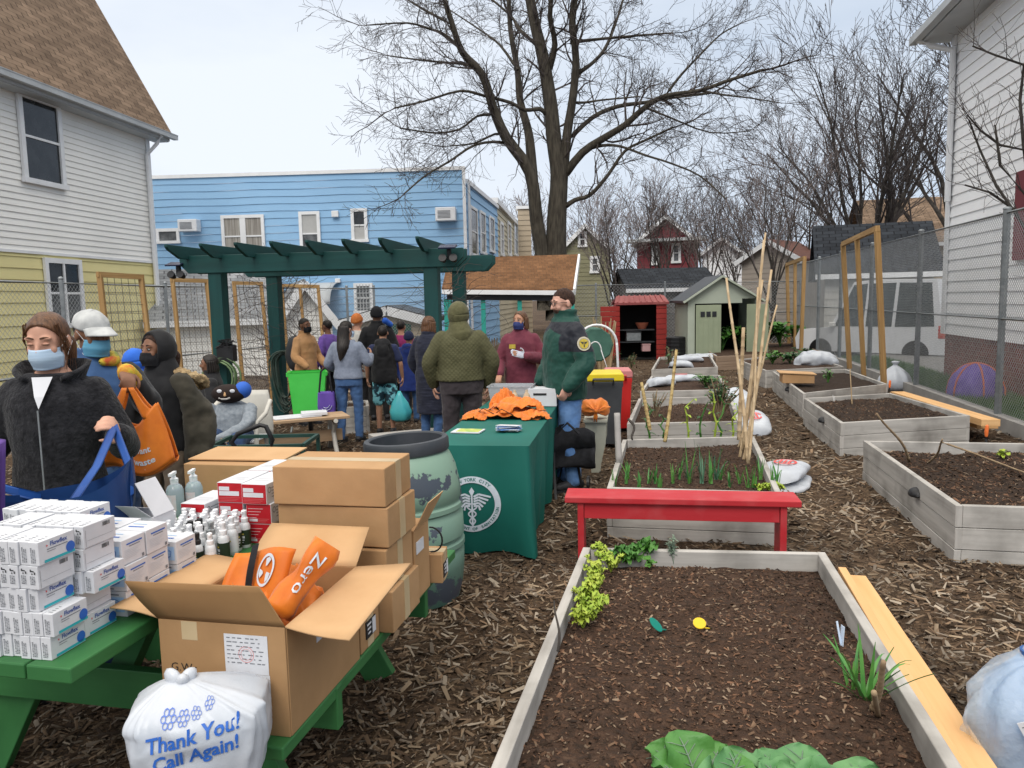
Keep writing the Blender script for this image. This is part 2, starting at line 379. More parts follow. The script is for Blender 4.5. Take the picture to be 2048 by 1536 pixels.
mx=N.new('ShaderNodeMix');mx.data_type='RGBA';mx.blend_type='MULTIPLY';mr=N.new('ShaderNodeMapRange');mr.inputs['From Min'].default_value=.4;mr.inputs['From Max'].default_value=.65;mr.inputs['To Min'].default_value=.75;mr.inputs['To Max'].default_value=0
L.new(nb.outputs['Fac'],mr.inputs['Value']);L.new(mr.outputs['Result'],mx.inputs['Factor']);L.new(ra.outputs['Color'],mx.inputs['A']);mx.inputs['B'].default_value=(.35,.28,.24,1)
L.new(mx.outputs['Result'],b.inputs['Base Color'])
bp=N.new('ShaderNodeBump');bp.inputs['Strength'].default_value=.8;bp.inputs['Distance'].default_value=.02;L.new(na.outputs['Fac'],bp.inputs['Height']);L.new(bp.outputs['Normal'],b.inputs['Normal'])
M_ground=m
def gnoise(x,y):
 if y>22 or abs(x)>14:return 0
 return .03*nz((x*1.3,y*1.3,0))+.012*nz((x*6,y*6,3))
ys=[-30,-8,-2]+[i*.12 for i in range(0,60)]+[7.2+i*.3 for i in range(0,46)]+[22,26,32,40,60,100,200,500,1200]
xs=[-1200,-400,-100,-40,-20,-14]+[-10+i*.16 for i in range(0,136)]+[14,20,40,100,400,1200]
g=MB();ny=len(ys)
vs=[V((x_,y_,gz(y_)+gnoise(x_,y_)))for x_ in xs for y_ in ys]
g.add(vs,[(i*ny+j,(i+1)*ny+j,(i+1)*ny+j+1,i*ny+j+1)for i in range(len(xs)-1)for j in range(ny-1)])
struct(g.build('ground',M_ground,smooth=180))
class Wall:
 def __init__(s,A,B):
  s.A=V((A[0],A[1],0));s.B=V((B[0],B[1],0));d=s.B-s.A;s.L=d.length;s.ux=d.normalized()
  n=V((s.ux.y,-s.ux.x,0));s.n=n if n.dot(-s.A)>0 else-n
 def hit(s,px,py):
  d=ray(px,py);o=V((0,0,CH));t=(s.A-o).dot(s.n)/d.dot(s.n);p=o+d*t
  return(p-s.A).dot(s.ux),p.z
 def pt(s,x,z,o=0):
  q=s.A+s.ux*x+s.n*o;q.z=z;return q
def bar(mb,w,x0,x1,z0,z1,o0,o1):mb.hexa([w.pt(x0,z0,o0),w.pt(x1,z0,o0),w.pt(x1,z0,o1),w.pt(x0,z0,o1),w.pt(x0,z1,o0),w.pt(x1,z1,o0),w.pt(x1,z1,o1),w.pt(x0,z1,o1)])
def siding(mb,w,x0,x1,z0,z1,course,lip=.02,wavy=0):
 z=z0
 while z<z1-.01:
  t=min(z+course,z1);nx=1 if not wavy else max(1,int((x1-x0)/.8))
  for i in range(nx):
   a=x0+(x1-x0)*i/nx;c=x0+(x1-x0)*(i+1)/nx
   l0=lip
   dz=(wavy*math.sin(i*1.7+z*2.1))if wavy else 0
   dz2=(wavy*math.sin((i+1)*1.7+z*2.1))if wavy else 0
   mb.add([w.pt(a,z+dz,l0),w.pt(c,z+dz2,l0),w.pt(c,t+dz2,0),w.pt(a,t+dz,0)],[(0,1,2,3)])
   mb.add([w.pt(a,z+dz,0),w.pt(c,z+dz2,0),w.pt(c,z+dz2,l0),w.pt(a,z+dz,l0)],[(0,1,2,3)])
  z=t
def window(house,w,x0,x1,z0,z1,fw=.09,off=.03,rail=.5,glass=None,trim=None,lower=None,upper=None,bars=False,mull=0):
 f=MB();th=.06
 bar(f,w,x0,x0+fw,z0,z1,off,off+th);bar(f,w,x1-fw,x1,z0,z1,off,off+th)
 bar(f,w,x0+fw,x1-fw,z1-fw,z1,off,off+th-.003);bar(f,w,x0-.03,x1+.03,z0-.01,z0+fw*.8,off,off+th+.03)
 zm=z0+(z1-z0)*rail
 if rail:bar(f,w,x0+fw,x1-fw,zm-.025,zm+.025,off,off+th-.02)
 if mull:
  xm=(x0+x1)/2;bar(f,w,xm-mull/2,xm+mull/2,z0+fw*.8,z1-fw,off,off+th-.006)
 fr=f.build('window',trim or M_trim,house,world=True)
 p=MB();bar(p,w,x0+fw*.9,x1-fw*.9,z0+fw*.7,zm if rail else z1-fw*.9,off,off+.014)
 p.build('pane',lower or glass or M_glass,fr,world=True)
 if rail:
  p=MB();bar(p,w,x0+fw*.9,x1-fw*.9,zm,z1-fw*.9,off,off+.022);p.build('pane',upper or glass or M_glass,fr,world=True)
 if bars:
  p=MB()
  for i in range(1,6):
   xx=x0+(x1-x0)*i/6;bar(p,w,xx-.012,xx+.012,z0+.05,z1-.05,off+th+.002,off+th+.022)
  for i in range(1,6):
   zz=z0+(z1-z0)*i/6;bar(p,w,x0+.04,x1-.04,zz-.012,zz+.012,off+th+.022,off+th+.032)
  p.build('window_grille',M_trimg,fr,world=True)
 return fr
def pxwin(house,w,px0,py0,px1,py1,**k):
 a=w.hit(px0,(py0+py1)/2)[0];c=w.hit(px1,(py0+py1)/2)[0];xm=(px0+px1)/2
 return window(house,w,min(a,c),max(a,c),w.hit(xm,py1)[1],w.hit(xm,py0)[1],**k)
c1=P(306,450,21.3);vdir=ray(1192,600);vdir.z=0;vdir/=vdir.y
c0=c1-vdir*9.5;w=Wall(c0,c1);Ln=w.L
H1=thing('house','two storey house with white upper siding, yellow lower siding and brown shingle roof','house',(c1 .x,c1 .y,gz(30)))
ze=w.hit(300,268)[1];zb=w.hit(310,525)[1];zg=-.35
mb=MB();siding(mb,w,0,Ln,zb,ze+.3,.135,.022)
mb.build('wall',M_white,H1,world=True)['label']='upper wall of white clapboard siding'
mb=MB();siding(mb,w,0,Ln,zg,zb-.004,.24,.022);mb.build('wall',M_yellow,H1,world=True)['label']='lower wall of yellow siding'
mb=MB();bar(mb,w,Ln-.14,Ln+.03,zg,ze+.25,.024,.05)
bar(mb,w,0,Ln+.02,zb-.03,zb+.03,.02,.045)
mb.build('corner_trim',M_trim,H1,world=True)
mb=MB();cg=V((c1 .x,c1 .y,0));mb.prism([cg+V((0,0,zg)),cg+V((0,0,ze)),cg-w.n*3.3+V((0,0,ze+5.4)),cg-w.n*7+V((0,0,ze)),cg-w.n*7+V((0,0,zg))],vdir*-.1);mb.build('gable_wall',M_white,H1,world=True)
ee=.45;E1=w.pt(Ln+.45,ze+.02,ee);E0=w.pt(-.5,ze+.02,ee)
dd=ray(188,0)
t=(E1-V((0,0,CH))).dot(w.ux)/dd.dot(w.ux);q=V((0,0,CH))+dd*t;up_=(q-E1).normalized()
mb=MB();th=V((0,0,.06));R1=E1+up_*6;R0=E0+up_*6
mb.hexa([E0,E1,R1,R0,E0+th,E1+th,R1+th,R0+th]);mb.build('roof',M_roofbrown,H1,world=True,uv=True)
mb=MB();bar(mb,w,-.5,Ln+.4,ze-.17,ze-.02,ee-.06,ee-.03);bar(mb,w,-.5,Ln+.4,ze-.19,ze-.16,0,ee-.065)
mb.build('fascia',M_trimg,H1,world=True)
mb=MB();a=w.pt(-.5,ze-.05,ee+.04);c=w.pt(Ln+.6,ze-.05,ee+.04)
mb.beam(a,c,.13,.11);mb.beam(a+V((0,0,.065))+w.n*.03,c+V((0,0,.065))+w.n*.03,.09,.02);mb.build('gutter',M_trimg,H1,world=True)
mb=MB();mb.tube([w.pt(Ln-.05,ze-.1,ee),w.pt(Ln-.1,ze-.3,ee-.1),w.pt(Ln-.2,ze-.62,.09),w.pt(Ln-.2,1,.09),w.pt(Ln-.2,zg,.09)],.05,8);mb.build('downspout',M_trim,H1,world=True)
pxwin(H1,w,36,196,120,370,fw=.12,rail=.52);pxwin(H1,w,88,518,162,655,fw=.11,rail=.5,upper=M_glass,lower=M_glass2,bars=False,mull=.05)
A=P(280,450,27.6);B=P(930,450,27.0);w=Wall(A,B)
H2=thing('building','long sky blue two storey building with flat roof and white windows','building',(A.x,A.y,-.3))
zt=(w.hit(302,358)[1]+w.hit(925,338)[1])/2
mb=MB();siding(mb,w,0,w.L,-.35,zt,.25,.022,wavy=.014);mb.build('wall',M_blue,H2,world=True)['label']='blue front wall of wide wavy siding'
mb=MB();bar(mb,w,-.02,w.L+.05,zt-.02,zt+.10,-.12,.06);bar(mb,w,w.L-.05,w.L+.06,-.3,zt-.03,.032,.06);mb.build('roof_edge',M_trim,H2,world=True)
gd=gv.copy();D1=B+V((1.0,8.0,0));w2=Wall(B,D1);zt2=w2 .hit(938,372)[1]
mb=MB();siding(mb,w2,.0,w2 .L,-.35,zt2,.30,.03);mb.build('wall',M_blue,H2,world=True)['label']='blue side wall with tall narrow windows'
mb=MB();mb.prism([w2 .pt(.4,zt2,.08),w2 .pt(w2 .L+.1,zt2,.08),w2 .pt(w2 .L+.1,zt2+.16,.08),w2 .pt(.4,zt2+.16,.08)],-w2 .n*.3)
mb.tube([w2 .pt(.35,zt2,.1),w2 .pt(.35,-.3,.1)],.05,6);mb.build('gutter',M_trim,H2,world=True)
mb=MB();Af,Bf,Df=[V((q_.x,q_.y,0))for q_ in(A,B,D1)];mb.hexa([Af+V((0,.2,zt2-.5)),Bf+V((0,.2,zt2-.5)),Df+V((0,0,zt2-.4)),Af+V((1,8,zt2-.4)),Af+V((0,.2,zt2-.2)),Bf+V((0,.2,zt2-.2)),Df+V((0,0,zt2-.1)),Af+V((1,8,zt2-.1))]);mb.build('roof',M_dgrey,H2,world=True)
for i,(a,b_,c,d)in enumerate([(445,430,531,515),(600,423,642,512),(703,417,736,484),(314,457,361,487),(709,566,747,626)]):
 k=dict(rail=.5,fw=.11)
 if i==0:k.update(mull=.2,glass=M_curtain)
 if i==1:k.update(upper=M_blind,lower=M_glass2)
 if i==2:k.update(upper=M_glass,lower=M_blind)
 if i==3:k.update(rail=0,glass=M_glass2)
 if i==4:k.update(bars=True,glass=M_glass2)
 pxwin(H2,w,a,b_,c,d,**k)
for a,b_,c,d in[(938,415,952,512),(958,424,968,508),(977,434,986,505)]:pxwin(H2,w2,a,b_,c,d,fw=.1,upper=M_glass2,lower=M_glass)
def acunit(par,w,x0,y0,x1,y1):
 a=w.hit(x0,y1);c=w.hit(x1,y0);mb=MB();bar(mb,w,a[0],c[0],a[1],c[1],.02,.38)
 o=mb.build('air_conditioner',M_whiteplastic,par,world=True,bevel=.02)
 mb=MB();dx=c[0]-a[0];dz=c[1]-a[1]
 for i in range(6):bar(mb,w,a[0]+.12*dx,a[0]+.75*dx,a[1]+dz*(.2+i*.1),a[1]+dz*(.25+i*.1),.381,.39)
 mb.build('air_grille',M_greyink,o,world=True)
acunit(H2,w,366,440,402,465);acunit(H2,w,874,416,913,444)
for x0,y0,x1,y1 in[(665,422,678,435),(672,557,682,566)]:
 a=w.hit(x0,y1);c=w.hit(x1,y0);mb=MB();bar(mb,w,a[0],c[0],a[1],c[1],.02,.14);mb.build('wall_vent',M_trim,H2,world=True,bevel=.02)
mb=MB();s0=w.hit(590,575);s1=w.hit(676,562)
mb.grid(lambda u,v:w.pt(s0[0]+(s1[0]-s0[0])*u,s1[1]-.05-.75*v**1.8,.04+1.1*math.sin(v*1.5)),6,8);o=mb.build('awning',M_trimg,H2,world=True,smooth=60);modifier(o,'SOLIDIFY',thickness=.03)
A=P(991,450,36);B=P(1040,450,50);w=Wall(A,B);H3=thing('building','cream row house with three tall windows behind the blue building','building',(A.x,A.y,-.3))
zt=w.hit(993,410)[1];mb=MB();siding(mb,w,0,w.L,-.3,zt,.25,.03);wq=Wall(A,A-V((6,0,0)));bar(mb,wq,0,6,-.3,zt,-.2,0);mb.build('wall',M_cream,H3,world=True)
mb=MB();bar(mb,w,-.1,w.L,zt,zt+.25,-.3,.15);mb.build('cornice',M_trim,H3,world=True)
for a,c in[(999,1005),(1014,1020),(1027,1033)]:pxwin(H3,w,a,445,c,512,fw=.15,glass=M_glass2)
A=P(1036,450,46);B=P(1062,450,46);w=Wall(A,B);H4=thing('building','narrow tan sided house behind the big tree trunk','building',(A.x,A.y,-.3))
mb=MB();siding(mb,w,0,w.L,-.3,w.hit(1045,418)[1],.3,.03);mb.build('wall',M_tan,H4,world=True)
mb=MB();bar(mb,w,-.1,w.L+.1,w.hit(1045,418)[1],w.hit(1045,412)[1],-1,.1);mb.build('cornice',M_trim,H4,world=True)
def gable_house(name,label,cat,x0,x1,Y0,Y1,y_eave,y_ridge,dep,wallm,roofm,front=True,wins=(),over=.3,trimm=None,ground=-.3,course=.25,y_gable=None):
 A=P(x0,y_eave,Y0);B=P(x1,y_eave,Y1);w=Wall(A,B);xm=(x0+x1)/2
 ze=w.hit(xm,y_eave)[1];back=-w.n*dep
 h=thing(name,label,cat,(w.A+w.ux*w.L/2+V((0,0,ground))))
 mb=MB();siding(mb,w,0,w.L,ground,ze,course,.02)
 for q0,q1 in((w.A,w.A+back),(w.B,w.B+back),(w.A+back,w.B+back)):
  mb.poly([q0+V((0,0,ground)),q1+V((0,0,ground)),q1+V((0,0,ze)),q0+V((0,0,ze))])
 if front:
  zr=w.hit(xm,y_ridge)[1];mid=w.A+w.ux*(w.L/2);mid.z=zr
  a,c=w.pt(0,ze),w.pt(w.L,ze);nrow=8
  for i in range(nrow):
   f0=i/nrow;f1=(i+1)/nrow
   mb.add([a.lerp(mid,f0)+w.n*.02,c.lerp(mid,f0)+w.n*.02,c.lerp(mid,f1),a.lerp(mid,f1)],[(0,1,2,3)])
   mb.add([a.lerp(mid,f0),c.lerp(mid,f0),c.lerp(mid,f0)+w.n*.02,a.lerp(mid,f0)+w.n*.02],[(0,1,2,3)])
  mb.build('wall',wallm,h,world=True)
  rf=MB();tr=MB();up=V((0,0,.12));fo=w.n*over;m0=mid+V((0,0,.03))
  for e_,s_ in((a,-1),(c,1)):
   out=e_+(e_-mid)*(over/max((e_-mid).length,.1))+V((0,0,.03))
   p=[out+fo,m0+fo,m0+back-fo,out+back-fo]
   rf.hexa(p+[q_+up for q_ in p])
   tr.beam(out+fo*1.06-V((0,0,.02)),m0+fo*1.06-V((0,0,.02)),.06,.22)
  rf.build('roof',roofm,h,world=True,uv=True);tr.build('rake_trim',trimm or M_trim,h,world=True)
 else:
  zr0=y_ridge;mid0=w.A+back/2;mid1=w.B+back/2
  zr=Wall(mid0,mid1).hit(xm,y_ridge)[1];mid0 .z=mid1 .z=zr
  for m_,e_ in((mid0,w.A),(mid1,w.B)):
   mb.poly([e_+V((0,0,ze)),e_+back+V((0,0,ze)),m_])
  mb.build('wall',wallm,h,world=True)
  rf=MB();up=V((0,0,.1));so_=w.ux*over
  for e0,e1 in((w.pt(0,ze),w.pt(w.L,ze)),(w.pt(0,ze,-dep),w.pt(w.L,ze,-dep))):
   o0=e0+(e0-mid0)*(over/(e0-mid0).length);o1=e1+(e1-mid1)*(over/(e1-mid1).length)
   p=[o0-so_,o1+so_,mid1+so_,mid0-so_];rf.hexa(p+[q_+up for q_ in p])
  rf.build('roof',roofm,h,world=True,uv=True)
  tr=MB();e0=w.pt(-over,ze-.08,over*.85);e1=w.pt(w.L+over,ze-.08,over*.85);tr.beam(e0,e1,.1,.16);tr.build('fascia',trimm or M_trim,h,world=True)
 for k in wins:
  kk=dict(k[4])if len(k)>4 else{}
  pxwin(h,w,*k[:4],**kk)
 return h,w,ze,zr
gable_house('garage','white garage with grey shingle roof behind the left fence','garage',312,530,20.5,21.5,640,545,5,M_white,M_roofgrey,front=False)
gable_house('garage','white gable fronted garage behind the wooden trellis frames','garage',556,664,22,22.5,640,568,5,M_white,M_roofgrey,front=True)
h,w,ze,zr=gable_house('low_shed','low beige shed with wide dark green door beside the blue building','shed',690,862,19.5,19.5,646,622,3,M_tan,M_black,front=True,over=.15,ground=-.3)
mb=MB();a=w.hit(768,700)[0];c=w.hit(824,700)[0];bar(mb,w,a,(a+c)/2-.01,-.28,w.hit(790,648)[1],.02,.08);bar(mb,w,(a+c)/2+.01,c,-.28,w.hit(790,648)[1],.02,.08)
mb.build('door',mat('door_green',(.012,.075,.055),(.018,.09,.065)),h,world=True)
gable_house('house','olive green gabled house right of the big tree','house',1124,1218,46,45.6,498,452,5,M_olive,M_trimg,front=True,over=.3,wins=[(1156,463,1174,494,dict(fw=.14)),(1180,512,1200,546,dict(fw=.16,glass=M_glass2))])
h,w,ze,zr=gable_house('house','maroon house with brown shake gable and white trim','house',1274,1392,50,49,484,434,4,M_redhouse,M_redroof,front=True,over=.4,wins=[(1302,492,1318,530,dict(fw=.16,glass=M_glass2)),(1343,486,1362,526,dict(fw=.16,glass=M_glass2))])
mb=MB();bar(mb,w,-.6,w.L+.6,w.hit(1330,484)[1],w.hit(1330,478)[1],-.3,.9);mb.build('porch_roof',M_trimg,h,world=True)
gable_house('house','small white house with dark roof behind the sheds','house',1406,1484,58,57,506,478,4,M_trim,M_roofblack,front=True,over=.4,wins=[(1438,497,1448,510,dict(rail=0)),(1472,520,1482,548,dict(fw=.2))])
gable_house('house','pink brick house behind the bamboo canes','house',1484,1600,39,37,520,484,3,M_pinkbrick,M_redroof,front=True,over=.3)
gable_house('garage','pale garage with long black shingle roof behind the right fence','garage',1650,1868,25,24,546,452,4.6,mat('grey_garage_wall',(.50,.49,.46),(.42,.41,.38),scale=1.2),M_roofblack,front=False,over=.3,wins=[])
gable_house('house','tan house with brown shingle roof behind the black roofed garage','house',1760,1960,37,36,486,398,8,M_tan,M_roofbrown,front=False,over=.5)
gable_house('garage','low garage with dark roof behind the back fence below the maroon house','garage',1262,1430,33,33,576,540,5,mat('dim_garage_wall',(.16,.15,.14),(.11,.105,.10),scale=1),M_roofblack,front=False,over=.25)
w=None
cw=P(1902,300,15.0);w=Wall(cw,cw-gv*8.5);H5=thing('house','tall white clapboard house on a red brick base at the right edge','house',(cw.x,cw.y,-.2))
zs=w.hit(1897,668)[1];ze=w.hit(1912,72)[1]
mb=MB();siding(mb,w,0,w.L,zs,ze,.20,.022);wq=Wall(cw,cw+V((w.n.x*-6,w.n.y*-6,0)));bar(mb,wq,0,6,zs,ze,-.2,0);mb.build('wall',mat('bright_white_siding',(.95,.955,.96),(.90,.905,.91),rough=.55,scale=.8),H5,world=True)['label']='white clapboard wall'
mb=MB();bar(mb,w,.0,w.L,-.3,zs-.004,-.3,-.03);mb.build('brick_base',M_brick,H5,world=True,uv=True)
mb=MB();bar(mb,w,-.02,.16,zs,ze,.024,.05);mb.build('corner_trim',M_trim,H5,world=True)
mb=MB();bar(mb,w,-.28,w.L,ze-.02,ze+.03,0,.55);
mb.build('soffit',M_trimg,H5,world=True)
mb=MB();p=[w.pt(-.32,ze+.04,.6),w.pt(w.L,ze+.04,.6),w.pt(w.L,ze+3,-4),w.pt(-.32,ze+3,-4)];mb.hexa(p+[q_+V((0,0,.1))for q_ in p]);mb.build('roof',M_roofgrey,H5,world=True,uv=True)
mb=MB();mb.beam(w.pt(-.36,ze+.06,.64),w.pt(w.L,ze+.06,.64),.14,.13);mb.build('gutter',M_trimg,H5,world=True)
mb=MB();mb.tube([w.pt(-.15,ze+.02,.6),w.pt(-.05,ze-.12,.4),w.pt(.2,ze-.3,.1),w.pt(.2,ze-1,.09),w.pt(.2,zs+2.5,.09)],.055,8);mb.build('downspout',M_trim,H5,world=True)
mb=MB();a=w.hit(2039,440);bar(mb,w,a[0],a[0]+.9,w.hit(2042,520)[1],w.hit(2042,345)[1],.03,.08);mb.build('shutter',M_redhouse,H5,world=True)
Yp=17.5
Hp=thing('pavilion','open pavilion with rusty brown shingle roof and teal posts','pavilion',P(1020,585,Yp)*1.0)
Hp.location.z=gz(Yp)
e0=P(884,582,Yp);e1=P(1146,584,Yp);r0_=P(897,522,Yp+1.9);r1_=P(1156,514,Yp+1.9);up=V((0,0,.07))
mb=MB();mb.hexa([e0,e1,r1_,r0_,e0+up,e1+up,r1_+up,r0_+up]);b0=e0+V((0,3.8,0));b1=e1+V((.2,3.8,0));mb.hexa([r0_,r1_,b1,b0,r0_+up,r1_+up,b1+up,b0+up]);mb.build('roof',M_roofpav,Hp,world=True,uv=True)
mb=MB();mb.beam(e0+V((0,-.02,-.02)),e1+V((0,-.02,-.02)),.06,.1);mb.beam(e1+V((.03,0,0)),r1_+V((.03,0,0)),.05,.16);mb.build('fascia',M_trim,Hp,world=True)
mb=MB();mb.beam(e0+V((.1,.12,-.13)),e1+V((-.1,.12,-.13)),.1,.14);mb.build('lintel',M_black,Hp,world=True)
for px in(892,966,1039,1144):
 q=P(px,590,Yp+.15);mb=MB();mb.beam((q.x,q.y,gz(Yp)),(q.x,q.y,e0 .z-.18),.1,.1,up=(0,1,0));mb.build('post',M_teal,Hp,world=True)
for px in(900,1143):
 q=P(px,590,Yp+3.6);mb=MB();mb.beam((q.x,q.y,gz(Yp)),(q.x,q.y,e0 .z+.1),.1,.1,up=(0,1,0));mb.build('post',M_teal,Hp,world=True)
q0=P(965,672,Yp+.3);q1=P(1150,672,Yp+.3);mb=MB();n_=90
for i in range(n_):
 a=q0 .lerp(q1,(i+.5)/n_);hh=1.0+.05*math.sin(i*2.3)+rnd.uniform(-.05,.05)
 mb.tube([(a.x,a.y+rnd.uniform(-.02,.02),gz(18)),(a.x+rnd.uniform(-.02,.02),a.y,gz(18)+hh)],.012,5)
mb.solo('reed_fence',mat('brown_reed',(.10,.07,.05),(.22,.16,.11),scale=5),'brown reed screen under the pavilion roof','fence')
def mesh_panel(mb,A,B,z0,z1,cell=.06,r=.0017):
 A=V(A);B=V(B);A.z=B.z=0;d=(B-A);Ln=d.length;ux=d/Ln;Hh=z1-z0;n=V((ux.y,-ux.x,0))*r
 c=-Hh
 def pt(s,z):q=A+ux*s;q.z=z0+z;return q
 while c<Ln:
  for sg in(1,-1):
   s0=max(c,0);s1=min(c+Hh,Ln)
   if s1-s0>.01:
    za,zb=(s0-c,s1-c)if sg==1 else(Hh-(s0-c),Hh-(s1-c))
    a,b_=pt(s0,za),pt(s1,zb);dz=V((0,0,r*1.2))+ux*(-sg*r*.8)
    mb.add([a-dz,a+n,a+dz,b_-dz,b_+n,b_+dz],[(0,1,4,3),(1,2,5,4),(2,0,3,5)])
  c+=cell
def chain_fence(label,pts,z0,z1,posts,cell,zmid=None,kerb=False,rp=.03,rw=.0017):
 """pts: ground polyline; posts: list of points"""
 f=thing('chain_link_fence',label,'fence',(pts[0][0],pts[0][1],z0))
 mb=MB();rl=MB()
 for a,b_ in zip(pts[:-1],pts[1:]):
  mesh_panel(mb,a,b_,z0+.03,z1,cell,rw)
  for zz in[z1-.01]+([zmid]if zmid else[])+([z0+.04]if kerb else[]):
   rl.tube([(a[0],a[1],zz),(b_[0],b_[1],zz)],.021,8)
 mb.build('chain_link',M_wire,f,world=True,rn=False);rl.build('rail',M_galv,f,world=True,smooth=60)
 for i,p in enumerate(posts):
  q=MB();q.tube([(p[0],p[1],z0-.5),(p[0],p[1],z1+.03)],rp,10);q.ell((p[0],p[1],z1+.04),(rp*1.2,rp*1.2,.03),nu=8,nv=5);q.build('post',M_galv,f,world=True,smooth=60)
 return f
def Z0(x,y,z=0):
 d=ray(x,y);t=(z-CH)/d.z;return V((d.x*t,d.y*t,z))
fa=Z0(2048,853);fb=Z0(1600,690);fd=(fb-fa).normalized();fA=fa-fd*2.2;fB=fb+fd*1.0
def onf(px):
 d=ray(px,600);n=V((fd.y,-fd.x,0));t=fa.dot(n)/d.dot(n);q=d*t;return V((q.x,q.y,0))
chain_fence('tall galvanised chain link fence along the right side of the garden',[fA,fB],0,2.63,[onf(x)for x in(2006,1838,1742,1681,1637,1607)],.06,zmid=1.28,kerb=False,rp=.045,rw=.0026)
mb=MB();mb.beam(fA+V((0,0,-.06)),fB+V((0,0,-.06)),.16,.2);struct(mb.build('kerb',M_concrete))
Yb=25.5
p0=P(1140,600,Yb);p1=P(1606,600,Yb)
chain_fence('chain link fence across the back of the garden behind the sheds',[p0,p1],-.3,P(1380,566,Yb).z,[P(x,600,Yb)for x in(1192,1330,1420,1600)],.11,zmid=P(1380,628,Yb).z,rp=.03,rw=.0022)
lp=[P(-40,600,9.2),P(322,600,13.2),P(560,600,16.3),P(690,600,18.8),P(858,600,19.3)]
chain_fence('chain link fence along the left side below the yellow house',lp,-.3,2.02,[P(125,600,10.4),P(332,600,13.3),P(562,600,16.32),P(694,600,18.8),P(748,600,19.0)],.075,zmid=.80,rp=.03,rw=.0019)
mb=MB();a=fA+gu*.9;b_=fB+gu*.9;mb.poly([a+V((0,0,-.012)),a+gu*14+V((0,0,-.012)),b_+gu*14+V((0,0,-.012))+gv*3,b_+V((0,0,-.012))+gv*3])
struct(mb.build('driveway',mat('old_asphalt',(.16,.155,.15),(.24,.235,.225),scale=5,rough=.95)))
mb=MB()
a0=fA+gu*.12;
for i in range(26000):
 s=rnd.uniform(0,13);u=rnd.uniform(0,1.0);q=a0+fd*s+gu*u;hh=rnd.uniform(.04,.13);an=rnd.uniform(0,6.3);dx=V((math.cos(an),math.sin(an),0));
 q.z=-.02;mb.add([q-dx*.006,q+dx*.006,q+V((rnd.uniform(-.04,.04),rnd.uniform(-.04,.04),hh))],[(0,1,2)])
o=mb.build('grass',mat('short_grass',(.03,.10,.015),(.08,.18,.03),scale=3),rn=False);o['kind']='stuff';tag(o,'strip of green grass behind the right chain link fence','grass')
def trellis(label,cat,feet,tops,bars=(),wire=False,w_=.06,group=None,gx=.09):
 """feet/tops: left and right corner points"""
 t=thing('trellis_frame',label,cat,feet[0],group=group)
 for a,b_ in zip(feet,tops):mb=MB();mb.beam(a,b_,w_,w_*.8,up=(0,1,0));mb.build('upright',M_treatedwood,t,world=True,uv=True)
 for k in bars:
  a=feet[0].lerp(feet[-1],k);b_=tops[0].lerp(tops[-1],k);mb=MB();mb.beam(a,b_-V((0,0,.03)),w_*.9,w_*.7,up=(0,1,0));mb.build('upright',M_treatedwood,t,world=True,uv=True)
 e=(tops[-1]-tops[0]).normalized()*w_*.5
 mb=MB();mb.beam(tops[0]-e,tops[-1]+e,w_*.85,w_*1.1);mb.build('top_rail',M_treatedwood,t,world=True,uv=True)
 if wire:
  mb=MB();Wd=(tops[-1]-tops[0]).length;n=max(3,int(Wd/gx));mz=max(4,int((tops[0].z-feet[0].z)/(gx*1.3)))
  for i in range(1,n):mb.tube([feet[0].lerp(feet[-1],i/n),tops[0].lerp(tops[-1],i/n)],.0035,4)
  for i in range(1,mz):mb.tube([feet[0].lerp(tops[0],i/mz),feet[-1].lerp(tops[-1],i/mz)],.0035,4)
  mb.build('wire_grid',mat('rusty_wire',(.13,.10,.08),(.2,.17,.14),scale=8),t,world=True,rn=False)
 return t
f0=Z0(1699,737);f1=Z0(1768,774)
trellis('tall bare three post wooden frame by the right fence, nearest one','trellis',[f0,f1],[P(1686,488,f0 .y),P(1754,457,f1 .y)],bars=(.47,),w_=.085)
f0=Z0(1578,690);f1=Z0(1602,704)
trellis('bare wooden frame at the far end of the right fence','trellis',[f0,f1],[P(1574,529,f0 .y),P(1609,516,f1 .y)],bars=(.5,),w_=.09)
for lab,(xa,ya,Ya),(xb,yb,Yb2),zb,bars in[('dark brown trellis frame in front of the yellow wall',(199,549,9.7),(282,554,10.2),-.1,()),('wooden trellis frame with wire grid left of the pergola',(345,560,12.9),(413,562,13.4),-.2,()),('wooden trellis frame covered by vines between the pergola posts',(468,566,14.5),(522,567,14.9),-.22,()),('wooden trellis frame with a middle stile beside the tan coat woman',(563,571,15.6),(636,573,15.9),-.25,(.5,))]:
 a=P(xa,ya,Ya);c=P(xb,yb,Yb2);fa_=V((a.x,a.y,zb));fc=V((c.x,c.y,zb))
 fa_.x+=.07;fc.x+=.1
 trellis(lab,'trellis',[fa_,fc],[a,c],bars=bars,wire=True,group='trellis frames with wire grids')
Ya=10.7;pz=lambda x,y,Y:P(x,y,Y)
pA=P(436,560,Ya);al=math.radians(-8);e_=V((math.cos(al),math.sin(al),0));dperp=V((-math.sin(al),math.cos(al),0))
WP=3.02;LP=1.75
pA.z=0;pB=pA+e_*WP;pC=pA+dperp*LP;pD=pB+dperp*LP;zbm=2.10
per=thing('pergola','dark green wooden pergola with pointed rafters over the crowd','pergola',pA+V((0,0,-.2)))
for q in(pA,pB,pC,pD):
 mb=MB();mb.beam((q.x,q.y,-.3),(q.x,q.y,zbm+.1),.19,.19,up=e_);mb.build('post',M_pergola,per,world=True,uv=True,bevel=.01)
